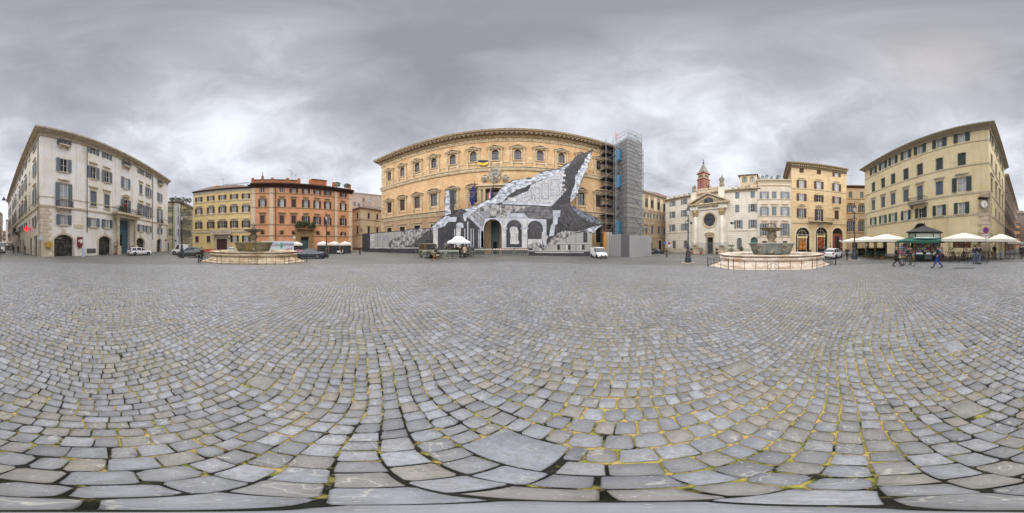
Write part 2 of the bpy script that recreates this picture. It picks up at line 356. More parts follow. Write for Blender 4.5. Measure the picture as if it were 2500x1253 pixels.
def cobbles(rad=17.0, near=4.2):
 rs = np.random.RandomState(11); S = 0.131; nr = int(rad * 1.1 / S)
 boxes = []
 for j in range(-nr, nr + 1):
  half = sqrt(max(0.1, (rad * 1.08) ** 2 - (j * S) ** 2)); u = -half + rs.rand() * S
  while u < half:
   w = S * (0.84 + 0.42 * rs.rand())
   boxes.append((u, j * S, u + w, (j + 1) * S)); u += w
 b = np.array(boxes); cu = (b[:, 0] + b[:, 2]) / 2; cv = (b[:, 1] + b[:, 3]) / 2
 # a few large slabs replace groups of setts
 slabs = [(-0.62, 0.50, 3, 2), (1.15, 1.25, 3, 2), (-1.6, -1.1, 2, 2), (2.1, -1.5, 3, 2), (0.85, -0.75, 2, 2), (1.9, 1.9, 2, 2), (-2.6, 1.3, 2, 2), (3.3, 0.6, 3, 2), (-0.3, -2.6, 2, 2)]
 extra = []
 keep = np.ones(len(b), bool)
 for su, sv, a, c in slabs:
  j0 = round(sv / S); v0 = j0 * S; v1 = v0 + c * S; rows = (b[:, 1] > v0 - 0.01) & (b[:, 3] < v1 + 0.01)
  u0 = su; u1 = su + a * S
  rr = rows & (b[:, 2] > u0) & (b[:, 0] < u1)
  left = rr & (b[:, 0] < u0 - 0.05); right = rr & (b[:, 2] > u1 + 0.05) & ~left
  b[left, 2] = u0; b[right, 0] = u1; keep &= ~(rr & ~left & ~right); extra.append((u0, v0, u1, v1))
 b = np.vstack([b[keep], np.array(extra)])
 x, y = warp((b[:, 0] + b[:, 2]) / 2, (b[:, 1] + b[:, 3]) / 2); r = np.hypot(x, y)
 edge = rad + 0.0 * r
 b = b[r < edge]; r = r[r < edge]; n = len(b)
 V = []; F3 = []; tone = []
 def make(bb, det):
  n = len(bb); g = (0.0030 if det else 0.0042) + 0.0030 * rs.rand(n, 1)
  mossy = 0.5 + 0.5 * vnoise(bb[:, :1], bb[:, 1:2], 9, 1.9); g = g + 0.0030 * mossy
  u0, v0, u1, v1 = [bb[:, i:i + 1] for i in range(4)]
  if det:
   fr = np.array([(0, .22), (0, .78), (.22, 1), (.78, 1), (1, .78), (1, .22), (.78, 0), (.22, 0)])[::-1]
   rc = (0.07 + 0.15 * rs.rand(n, 1) ** 3) * np.minimum(1, 0.15 / (u1 - u0))
   fx = np.where((fr[:, 0] > .01) & (fr[:, 0] < .99), np.where(fr[:, 0] < .5, rc, 1 - rc), fr[:, 0])
   fy = np.where((fr[:, 1] > .01) & (fr[:, 1] < .99), np.where(fr[:, 1] < .5, rc, 1 - rc), fr[:, 1])
  else:
   fr = np.array([(0, 0), (1, 0), (1, 1), (0, 1)]) * 1.0; fx = np.repeat(fr[None, :, 0], n, 0); fy = np.repeat(fr[None, :, 1], n, 0)
  k = fx.shape[1]
  jit = 0.0032 if det else 0.0035
  U = u0 + g + (u1 - u0 - 2 * g) * fx + rs.randn(n, k) * jit; W = v0 + g + (v1 - v0 - 2 * g) * fy + rs.randn(n, k) * jit
  cu = (u0 + u1) / 2; cv = (v0 + v1) / 2
  lv = []
  top = rs.randn(n, 1) * 0.0028; tx = rs.randn(n, 1) * 0.022; ty = rs.randn(n, 1) * 0.022
  for sc0, dz in (((1.0, -0.05), (1.0, -0.006), (0.945, 0.0)) if det else ((1.0, -0.05), (1.0, -0.006), (0.93, 0.0))):
   sc_ = 1 - (1 - sc0) * np.minimum(1, 0.15 / (u1 - u0))
   Uu = cu + (U - cu) * sc_; Ww = cv + (W - cv) * sc_; X, Y = warp(Uu, Ww)
   Z = Gn(X, Y) + top + dz + (tx * (Uu - cu) + ty * (Ww - cv))
   lv.append(np.stack([X, Y, Z], -1))
  P = np.concatenate(lv, 1).reshape(-1, 3)              # n * 3k
  base = (np.arange(n) * 3 * k)[:, None, None]
  i = np.arange(k); j = (i + 1) % k
  q = np.concatenate([np.stack([i + a * k, j + a * k, j + (a + 1) * k, i + (a + 1) * k], -1) for a in (0, 1)], 0)
  quads = (base + q[None]).reshape(-1, 4)
  tops = ((np.arange(n) * 3 * k)[:, None] + 2 * k + i[None])
  t = rs.rand(n); return P, quads, tops, np.repeat(t, 3 * k)
 out = [make(b[r < near], True), make(b[r >= near], False)]
 off = 0; Ps = []; loops = []; starts = []; totals = []; T = []
 ns = 0
 for P, q, t, tn in out:
  for a in (q, t):
   a = a + off; loops.append(a.reshape(-1)); m_, w = a.shape
   starts.append(ns + np.arange(m_) * w); totals.append(np.full(m_, w)); ns += m_ * w
  Ps.append(P); T.append(tn); off += len(P)
 P = np.concatenate(Ps); loops = np.concatenate(loops); starts = np.concatenate(starts); T = np.concatenate(T)
 me = bpy.data.meshes.new('cobbled_pavement'); me.vertices.add(len(P)); me.vertices.foreach_set('co', P.astype(np.float32).reshape(-1))
 me.loops.add(len(loops)); me.loops.foreach_set('vertex_index', loops.astype(np.int32))
 me.polygons.add(len(starts)); me.polygons.foreach_set('loop_start', starts.astype(np.int32))
 a = me.attributes.new('tone', 'FLOAT', 'POINT'); a.data.foreach_set('value', T.astype(np.float32))
 me.materials.append(stone_material()); me.update(calc_edges=True); me.validate()
 o = put(me, 'cobbled_pavement'); o['kind'] = 'structure'; return o
def sheet(name, rings, nang, mat_, dz, moss=False):
 P = []
 for r in rings:
  for i in range(nang):
   a = 2 * pi * i / nang; P.append((r * cos(a), r * sin(a)))
 P = np.array(P); Z = Gn(P[:, 0], P[:, 1]) + dz
 fs = []
 for j in range(len(rings) - 1):
  for i in range(nang): fs.append((j * nang + i, j * nang + (i + 1) % nang, (j + 1) * nang + (i + 1) % nang, (j + 1) * nang + i))
 me = bpy.data.meshes.new(name); me.from_pydata([(p[0], p[1], z) for p, z in zip(P, Z)], [], fs)
 if moss:
  a = me.attributes.new('moss', 'FLOAT', 'POINT')
  A = np.degrees(np.arctan2(P[:, 0], P[:, 1])); rr = np.hypot(P[:, 0], P[:, 1])
  def lobe(c, w): d = (A - c + 180) % 360 - 180; return np.exp(-(d / w) ** 2)
  mo = 0.14 * lobe(-82, 44) + 0.20 * lobe(45, 48) + 0.17 * lobe(118, 44) + 0.09 * lobe(-140, 36) - 0.012 * np.maximum(0, rr - 3) - 0.035
  mo -= 0.3 * np.exp(-rr / 0.3); mo += 0.07 * vnoise(P[:, 0], P[:, 1], 21, 1.3)
  a.data.foreach_set('value', mo.astype(np.float32))
 me.materials.append(mat_); me.shade_smooth(); o = put(me, name); o['kind'] = 'structure'; return o
cobbles()
sheet('joint_bed', [0.001] + [0.15 * i for i in range(1, 70)] + [11.0, 11.6, 12.2, 13, 14, 15, 16, 17.2], 160, bed_material(), -0.0165, True)
FARM = far_material()
sheet('piazza_paving', [16.7, 17.5, 18.5, 20, 23, 26, 30, 35, 40, 46, 54, 64, 80, 100, 125, 160, 240, 500, 1500], 144, FARM, -0.002)

# ------------------------------------------------------------------ buildings: library
GLASS = mat('window_glass', (52, 58, 66), 0.12, col2=(120, 126, 132), scale=0.7, fac=0.35, rnd=0.5, spec=0.6)
GLASSP = mat('curtained_glass', (138, 144, 150), 0.22, col2=(196, 200, 202), scale=0.9, fac=0.5, rnd=0.35)
DARK = mat('dark_interior', (22, 21, 22), 0.7)
WHITEP = mat('white_paint', (226, 224, 216), 0.6)
IRON = mat('wrought_iron', (44, 46, 50), 0.6, 0.2)
TILE = mat('roof_tiles', (128, 96, 78), 0.9, col2=(96, 78, 68), scale=1.2, bump=0.06, bscale=9, lines=((0, 0.34, 0.10, 0.62), (1, 0.34, 0.10, 0.62)))
SHUT = {'blue': mat('shutter_blue_grey', (96, 108, 124), 0.6, lines=((2, 0.11, 0.03, 0.6),), rnd=0.22),
  'lblue': mat('shutter_light_blue', (122, 134, 146), 0.6, lines=((2, 0.11, 0.03, 0.6),), rnd=0.18),
  'brown': mat('shutter_brown', (88, 50, 48), 0.6, lines=((2, 0.11, 0.03, 0.6),), rnd=0.2),
  'dbrown': mat('shutter_dark_brown', (66, 44, 46), 0.6, lines=((2, 0.11, 0.03, 0.6),), rnd=0.2),
  'green': mat('shutter_green', (34, 92, 74), 0.6, lines=((2, 0.11, 0.03, 0.6),), rnd=0.15),
  'dgreen': mat('shutter_dark_green', (44, 62, 64), 0.6, lines=((2, 0.11, 0.03, 0.6),), rnd=0.2),
  'grey': mat('shutter_grey_green', (106, 112, 106), 0.6, lines=((2, 0.11, 0.03, 0.6),), rnd=0.15),
  'bgrey': mat('shutter_slate', (86, 102, 118), 0.6, lines=((2, 0.11, 0.03, 0.6),), rnd=0.15)}
FRM = {'white': WHITEP, 'red': mat('frame_dark_red', (96, 52, 48), 0.6), 'dark': mat('frame_dark', (58, 56, 56), 0.6), 'green': mat('frame_green', (58, 84, 76), 0.6)}

class Face:
 """one straight facade: local x runs left to right as seen from the square, local y runs INTO the wall, z up"""
 def __init__(s, A, B, z0=-1.2, H=20.0):
  s.A = Vector(A); s.B = Vector(B); d = s.B - s.A; s.L = d.length; s.u = d / s.L
  s.rz = atan2(s.u.y, s.u.x); s.z0 = z0; s.H = H; s.op = []
  s.M = Matrix.Translation((A[0], A[1], 0)) @ Matrix.Rotation(s.rz, 4, 'Z')
 def t(s, px, y=0.0):
  """local x where the bearing of photo column px meets the plane at depth y"""
  a = az(px); dx, dy = sin(a), cos(a); n = Vector((-s.u.y, s.u.x)); P = s.A + n * y
  return (P.x * dy - P.y * dx) / (s.u.y * dx - s.u.x * dy) if abs(s.u.y * dx - s.u.x * dy) > 1e-9 else 0
 def d(s, px, y=0.0):
  t = s.t(px, y); n = Vector((-s.u.y, s.u.x)); P = s.A + s.u * t + n * y; return P.length
 def z(s, px, py, y=0.0): return zat(py, s.d(px, y))
 def w(s, x, y=0.0, z=0.0): return s.M @ Vector((x, y, z))
 def opening(s, x0, x1, z0, z1, arch=0.0, depth=0.22):
  o = (x0, x1, z0, z1, arch, depth); s.op.append(o); return o

def outline(x0, x1, z0, z1, arch, n=10):
 """arch = rise of the top; 0 square, (x1-x0)/2 round"""
 if arch <= 0: return [(x0, z0), (x1, z0), (x1, z1), (x0, z1)]
 hw = (x1 - x0) / 2; r = (hw * hw + arch * arch) / (2 * arch); cx = (x0 + x1) / 2; cz = z1 - r; a0 = math.asin(min(1, hw / r))
 pts = [(x0, z0), (x1, z0)]
 for i in range(n + 1):
  a = a0 - 2 * a0 * i / n; pts.append((cx + r * sin(a), cz + r * cos(a)))
 return pts

def face_wall(mb, f):
 us = sorted({0.0, f.L} | {o[0] for o in f.op} | {o[1] for o in f.op}); zs = sorted({f.z0, f.H} | {o[2] for o in f.op} | {o[3] for o in f.op})
 us = [u for u in us if -1e-6 <= u <= f.L + 1e-6]
 mb.M = f.M; idx = {}; vs = []; fs = []
 def v(u, z):
  k = (round(u, 4), round(z, 4))
  if k not in idx: idx[k] = len(vs); vs.append((u, 0, z))
  return idx[k]
 for a, b in zip(us[:-1], us[1:]):
  for c, e in zip(zs[:-1], zs[1:]):
   cu, cz = (a + b) / 2, (c + e) / 2
   if any(o[0] < cu < o[1] and o[2] < cz < o[3] for o in f.op): continue
   fs.append((v(a, c), v(b, c), v(b, e), v(a, e)))
 mb.add(vs, fs)
 for x0, x1, z0, z1, ar, dp in f.op:
  pts = outline(x0, x1, z0, z1, ar); n = len(pts)
  mb.add([(p[0], 0, p[1]) for p in pts] + [(p[0], dp + 0.03, p[1]) for p in pts], [(i, i + n, (i + 1) % n + n, (i + 1) % n) for i in range(n)])
  if ar > 0:
   arc = pts[2:]; h = len(arc) // 2
   mb.add([(x1, 0, z1)] + [(p[0], 0, p[1]) for p in arc[:h + 1]], [tuple(range(h + 2))])
   mb.add([(x0, 0, z1)] + [(p[0], 0, p[1]) for p in arc[h:]], [tuple(range(len(arc) - h + 1))])
 mb.M = None

def offset_path(path, d):
 """path of 2-D points, offset to the right-hand side (outwards for a facade listed left to right) with mitred corners"""
 out = []
 for i, p in enumerate(path):
  p = Vector(p); a = (p - Vector(path[i - 1])).normalized() if i > 0 else None; b = (Vector(path[i + 1]) - p).normalized() if i < len(path) - 1 else None
  na = Vector((a.y, -a.x)) if a else None; nb = Vector((b.y, -b.x)) if b else None
  if na and nb:
   m = (na + nb).normalized(); out.append(p + m * (d / max(0.3, m.dot(na))))
  else: out.append(p + (na or nb) * d)
 return out
def sweep(mb, path, prof):
 """prof: closed list of (outwards, z); swept along the path"""
 k = len(prof); vs = []
 for o, z in prof:
  vs.append([(q.x, q.y, z) for q in offset_path(path, o)])
 n = len(path); V = [vs[j][i] for i in range(n) for j in range(k)]; F = []
 for i in range(n - 1):
  for j in range(k): F.append((i * k + j, i * k + (j + 1) % k, (i + 1) * k + (j + 1) % k, (i + 1) * k + j))
 F += [tuple(range(k)), tuple(range((n - 1) * k, n * k))]
 mb.add(V, F)
def band(path, z, h=0.25, out=0.10, m=None, parent=None, name='string_course'):
 mb = MB(); sweep(mb, path, [(-0.04, z), (out * 0.7, z), (out, z + h * 0.5), (out, z + h), (-0.04, z + h)]); return mb.build(name, m, parent)

class Building:
 def __init__(s, name, label, cat, faces, wallm, H, depth=12.0, z0=-1.6, group=None):
  s.root = thing(name, label, cat, (0, 0, 0), 0, group); s.faces = []
  for A, B in faces:
   s.faces.append(Face(A, B, z0, H))
  s.H = H; s.wallm = wallm; s.depth = depth; s.path = [faces[0][0]] + [b for _, b in faces]; s.z0 = z0
  a = (Vector(s.path[0]) + Vector(s.path[-1])) / 2; s.root.location = (a.x, a.y, 0); s.off = s.root.location
 def back(s):
  p = [Vector(q) for q in s.path]
  if len(p) == 2:
   n = Vector((-(p[1] - p[0]).y, (p[1] - p[0]).x)).normalized(); return [p[1] + n * s.depth, p[0] + n * s.depth]
  d1 = (p[-1] - p[-2]); d0 = (p[0] - p[1]); return [p[0] + d1] if s.depth == 0 else [p[-1] + d0.normalized() * s.depth * 1.0, p[0] + d1.normalized() * s.depth]
 def part(s, mb, name, m, smooth=False, label=None):
  # mesh in world coordinates -> child of the root
  o = mb.build(name, m, s.root, smooth=smooth); o.location = -Vector(s.off)
  if label: o['label'] = label
  return o
 def fpart(s, f, mb, name, m, smooth=False, x=0, y=0, z=0, parent=None):
  o = mb.build(name, m, parent or s.root, smooth=smooth)
  if parent is None: o.location = f.w(x, y, z) - Vector(s.off); o.rotation_euler = (0, 0, f.rz)
  else: o.location = (x, y, z)
  return o
 def finish(s, roof=TILE, pitch=0.35, over=0.5, flat=False, roofname='roof', wallname='wall'):
  mb = MB()
  for f in s.faces: face_wall(mb, f)
  bk = s.back(); pts = [Vector(s.path[-1])] + bk + [Vector(s.path[0])]
  for a, b in zip(pts[:-1], pts[1:]): mb.add([(a.x, a.y, s.z0), (b.x, b.y, s.z0), (b.x, b.y, s.H), (a.x, a.y, s.H)], [(0, 1, 2, 3)])
  s.part(mb, wallname, s.wallm)
  poly = [Vector(q) for q in s.path] + bk; c = sum(poly, Vector((0, 0))) / len(poly)
  mb = MB(); n = len(poly)
  if flat:
   mb.slab([(q.x, q.y) for q in poly], s.H - 0.02, s.H + 0.12)
  else:
   ou = [q + (q - c).normalized() * over for q in poly]; inn = [c + (q - c) * 0.45 for q in poly]; hh = (poly[0] - c).length * 0.55 * pitch
   V = [(q.x, q.y, s.H + 0.05) for q in ou] + [(q.x, q.y, s.H + 0.05 + hh) for q in inn]
   mb.add(V, [(i, (i + 1) % n, (i + 1) % n + n, i + n) for i in range(n)] + [tuple(range(n, 2 * n)), tuple(range(n - 1, -1, -1))])
  s.part(mb, roofname, roof)
 def cornice(s, m, out=0.7, h=0.9, name='cornice', path=None, top=0.06):
  mb = MB(); H = s.H + top
  sweep(mb, path or s.path, [(-0.05, H - h), (out * 0.12, H - h), (out * 0.2, H - h * 0.62), (out * 0.55, H - h * 0.48), (out * 0.85, H - h * 0.28), (out, H - h * 0.25), (out, H), (-0.05, H)])
  return s.part(mb, name, m)
 def band(s, z, m, h=0.25, out=0.10, path=None, name='string_course'):
  o = band(path or s.path, z, h, out, m, s.root, name); o.location = -Vector(s.off); return o
 def quoins(s, f, x, z0, z1, m, w=(0.75, 0.45), h=0.55, side=1, out=0.05):
  mb = MB(); mb.M = f.M; i = 0; z = z0
  while z < z1 - 0.05:
   ww = w[i % 2]; e = min(z + h - 0.05, z1)
   mb.box(x - (ww if side < 0 else ww / 2 if side == 0 else 0), x + (ww if side > 0 else ww / 2 if side == 0 else 0), -out, 0.02, z, e); z += h; i += 1
  return s.part(mb, 'quoins', m)
 def pipe(s, f, x, z0, z1, m=None, r=0.07):
  mb = MB(); mb.M = f.M; mb.cyl((x, -0.12, z0), (x, -0.12, z1), r, r, 6); return s.part(mb, 'downpipe', m or IRON)

CACHE = {}
def cached(key, fn):
 if key not in CACHE: CACHE[key] = fn()
 return CACHE[key]
def window(b, f, x, z0, z1, w=1.2, sh='blue', open_=True, shw=None, glass=None, frame='white', surround=None, sw=0.16, sill=None, head=None,
  hm=None, arch=0.0, mull=1, bars=1, depth=0.22, balcony=0, label=None, name='window', gm=None, half=False, headh=0.35, angle=0):
 """x: centre; z0..z1: opening. open_: shutters folded back beside the window, False: closed, None: no shutters"""
 h = z1 - z0; arch = arch * w / 2
 x = min(max(x, w / 2 + 0.01), f.L - w / 2 - 0.01)
 f.opening(x - w / 2, x + w / 2, z0, z1, arch, depth)
 w_, h_ = round(w, 3), round(h, 3); gm = gm or GLASS
 def pane():
  mb = MB(); o = outline(-w / 2, w / 2, 0, h, arch); mb.add([(p[0], 0, p[1]) for p in o], [tuple(range(len(o)))]); return mb.mesh('pane', gm)
 wo = put(cached(('pane', w_, h_, arch, gm.name), pane), name, b.root); wo.location = f.w(x, depth, z0) - Vector(b.off); wo.rotation_euler = (0, 0, f.rz)
 if label: wo['label'] = label
 def sub(key, fn, nm): return put(cached(key, fn), nm, wo)
 closed = sh and open_ is False
 if not closed and frame:
  def fr():
   mb = MB(); t = 0.07 if w > 0.8 else 0.05; e = 0.0015
   mb.box(-w / 2, -w / 2 + t, -0.06, -e, 0, h - arch); mb.box(w / 2 - t, w / 2, -0.06, -e, 0, h - arch); mb.box(-w / 2 + t, w / 2 - t, -0.06, -e, 0, t)
   if not arch: mb.box(-w / 2 + t, w / 2 - t, -0.06, -e, h - t, h)
   else:
    mb.box(-w / 2 + t, w / 2 - t, -0.06, -e, h - arch - t / 2, h - arch + t / 2)
   for i in range(mull): c = -w / 2 + w * (i + 1) / (mull + 1); mb.box(c - t * 0.55, c + t * 0.55, -0.055, -e, t, h - (t if not arch else 0.1))
   for i in range(bars): z = (h - arch) * (i + 1) / (bars + 1); mb.box(-w / 2 + t, w / 2 - t, -0.045, -e, z - 0.02, z + 0.02)
   return mb.mesh('frame', FRM[frame])
  sub(('fr', w_, h_, arch, frame, mull, bars), fr, 'frame')
 sw_ = shw or w / 2
 if sh:
  if closed:
   def sc(): mb = MB(); mb.box(0.015, w / 2 - 0.02, -0.13, -0.08, 0.02, h - 0.02 - arch * 0.6); return mb.mesh('shutter', SHUT[sh])
   def sd_(): mb = MB(); mb.box(-w / 2 + 0.02, -0.015, -0.13, -0.08, 0.02, h - 0.02 - arch * 0.6); return mb.mesh('shutter', SHUT[sh])
   sub(('sc', w_, h_, sh), sc, 'shutter'); sub(('sd', w_, h_, sh), sd_, 'shutter')
  else:
   y = -depth - (0.10 if not surround else 0.16)
   def so_(): mb = MB(); mb.box(0, sw_, -0.05, 0, 0, h); return mb.mesh('shutter', SHUT[sh])
   me = cached(('so', round(sw_, 3), h_, sh), so_)
   a = put(me, 'shutter', wo, (w / 2 + 0.02, y, 0)); c = put(me, 'shutter', wo, (-w / 2 - 0.02 - sw_, y, 0))
   a.rotation_euler = (0, 0, -angle); c.rotation_euler = (0, 0, 0)
 if surround:
  def su():
   mb = MB(); t = sw; a = outline(-w / 2, w / 2, 0, h, arch); bb = outline(-w / 2 - t, w / 2 + t, 0, h + t, (arch + t) if arch else 0); n = len(a)
   V = [(p[0], -depth - 0.06, p[1]) for p in a] + [(p[0], -depth - 0.06, p[1]) for p in bb] + [(p[0], -depth + 0.02, p[1]) for p in a] + [(p[0], -depth + 0.02, p[1]) for p in bb]
   F = []
   for i in range(1, n):
    j = (i + 1) % n; F += [(i, j, j + n, i + n), (i + n, j + n, j + 3 * n, i + 3 * n), (i, j, j + 2 * n, i + 2 * n)]
   mb.add(V, F); return mb.mesh('surround', surround)
  sub(('su', w_, h_, arch, surround.name, sw, depth), su, 'surround')
 if sill:
  def si(): mb = MB(); e = w / 2 + 0.22; mb.box(-e, e, -depth - 0.2, -depth + 0.02, -0.16, -0.003); return mb.mesh('sill', sill)
  sub(('si', w_, sill.name, depth), si, 'sill')
 if head:
  tw = w + 2 * (sw if surround else 0.1) + 0.3; Z = h + headh; D = -depth
  def hd():
   mb = MB()
   if head == 'cornice': mb.prism([(-tw / 2, Z), (tw / 2, Z), (tw / 2 + 0.1, Z + 0.2), (-tw / 2 - 0.1, Z + 0.2)], D - 0.28, D + 0.02); mb.box(-tw / 2 + 0.1, tw / 2 - 0.1, D - 0.08, D + 0.02, h + (sw + 0.02 if surround else 0.05), Z)
   if head in ('tri', 'seg'):
    mb.box(-tw / 2 - 0.1, tw / 2 + 0.1, D - 0.35, D + 0.02, Z, Z + 0.16); mb.box(-tw / 2 + 0.12, tw / 2 - 0.12, D - 0.08, D + 0.02, h + sw + 0.01, Z); W = tw / 2 + 0.1
    r = 0.36 * W
    if head == 'tri': top = [(W, Z + 0.163), (0, Z + 0.16 + r * 1.15), (-W, Z + 0.163)]; t2 = [(W - 0.45, Z + 0.165), (0, Z + r), (-W + 0.45, Z + 0.165)]
    else:
     top = [(W * cos(pi * i / 12), Z + 0.163 + r * sin(pi * i / 12)) for i in range(13)]; t2 = [((W - 0.3) * cos(pi * i / 12), Z + 0.165 + (r - 0.16) * sin(pi * i / 12)) for i in range(13)]
    n = len(top); V = [(p[0], D - 0.36, p[1]) for p in top] + [(p[0], D - 0.36, p[1]) for p in t2] + [(p[0], D, p[1]) for p in top] + [(p[0], D - 0.1, p[1]) for p in t2]
    F = []
    for i in range(n - 1): F += [(i, i + 1, i + 1 + n, i + n), (i, i + 1, i + 1 + 2 * n, i + 2 * n), (i + n, i + 1 + n, i + 1 + 3 * n, i + 3 * n)]
    F.append(tuple(range(3 * n, 4 * n))); mb.add(V, F)
   return mb.mesh('window_head', hm or surround or sill)
  sub(('hd', w_, h_, head, headh, (hm or surround or sill).name, sw, depth, bool(surround)), hd, 'window_head')
 if balcony: balcony_at(b, f, x, z0, balcony, hm or surround or sill)
 return wo
def balcony_at(b, f, x, z, W, m, D=0.8, H=1.0, ornate=0, brackets=2):
 mb = MB(); mb.box(-W / 2, W / 2, -D, 0.02, -0.2, -0.004)
 o = b.fpart(f, mb, 'balcony', m, x=x, z=z)
 mb = MB()
 for i in range(brackets):
  mb = MB(); c = -W / 2 + 0.3 + (W - 0.6) * i / max(1, brackets - 1); mb.add([(c - .12, 0.02, -0.203), (c + .12, 0.02, -0.203), (c + .12, -D * .8, -0.203), (c - .12, -D * .8, -0.203), (c - .12, 0.02, -0.8), (c + .12, 0.02, -0.8), (c + .12, -D * .25, -0.7), (c - .12, -D * .25, -0.7)], [(0, 1, 2, 3), (4, 5, 6, 7), (0, 1, 5, 4), (1, 2, 6, 5), (2, 3, 7, 6), (3, 0, 4, 7)])
  b.fpart(f, mb, 'bracket', m, parent=o)
 mb = MB(); n = max(5, int(W / 0.14))
 mb.box(-W / 2, W / 2, -D, -D + 0.05, H - 0.05, H); mb.box(-W / 2, W / 2, -D + 0.005, -D + 0.04, 0.08, 0.11)
 for sx in (-W / 2, W / 2 - 0.04): mb.box(sx, sx + 0.04, -D + 0.05, 0, H - 0.045, H - 0.005)
 for i in range(n + 1):
  c = -W / 2 + 0.02 + (W - 0.04) * i / n; mb.box(c - 0.012, c + 0.012, -D + 0.01, -D + 0.034, 0, H - 0.05)
 for i in range(4):
  for sx in (-W / 2 + 0.01, W / 2 - 0.034): mb.box(sx, sx + 0.024, -D + 0.15 + D * i / 5, -D + 0.174 + D * i / 5, 0, H - 0.05)
 b.fpart(f, mb, 'railing', IRON, parent=o); return o
FONTM = {}
def text(s, size, m, parent=None, ext=0.02, name='lettering', align='CENTER'):
 cu = bpy.data.curves.new(name, 'FONT'); cu.body = s; cu.size = size; cu.extrude = ext; cu.align_x = align; cu.align_y = 'CENTER'; cu.resolution_u = 3
 o = bpy.data.objects.new(name, cu); COL.objects.link(o); dg = bpy.context.evaluated_depsgraph_get()
 me = bpy.data.meshes.new_from_object(o.evaluated_get(dg)); bpy.data.objects.remove(o); me.transform(Matrix.Rotation(pi / 2, 4, 'X')); me.materials.clear(); me.materials.append(m)
 return put(me, name, parent)
def leafball(mb, c, r, n, leaf=0.12, seed=1, hollow=0.35):
 rr = random.Random(seed); r = r if isinstance(r, (tuple, list)) else (r, r, r)
 for _ in range(n):
  while True:
   p = Vector((rr.uniform(-1, 1), rr.uniform(-1, 1), rr.uniform(-1, 1)))
   if hollow < p.length < 1: break
  q = Vector((c[0] + p.x * r[0], c[1] + p.y * r[1], c[2] + p.z * r[2])); s = leaf * rr.uniform(0.6, 1.4)
  a = Vector((rr.uniform(-1, 1), rr.uniform(-1, 1), rr.uniform(-1, 1))).normalized(); b = a.orthogonal().normalized() * s; a = a * s * 0.8
  mb.mi = rr.randrange(3) if getattr(mb, 'leafmats', 0) else mb.mi
  mb.add([q - a, q - b * 0.6, q + a, q + b * 0.6], [(0, 1, 2, 3)])
LEAF = [mat('leaf_green', (70, 92, 48), 0.7), mat('leaf_dark', (44, 64, 36), 0.7), mat('leaf_light', (104, 122, 62), 0.7)]
TERRA = mat('terracotta', (150, 92, 68), 0.85)

# ------------------------------------------------------------------ the buildings round the square
TRAV = mat('travertine', (206, 190, 164), 0.85, col2=(176, 156, 128), scale=1.1, bump=0.02)
TRAVG = mat('grey_stone', (176, 166, 150), 0.85, col2=(146, 136, 120), scale=1.5, bump=0.02)
CORN = mat('cornice_stone', (190, 174, 150), 0.85, col2=(150, 134, 114), scale=1.4)

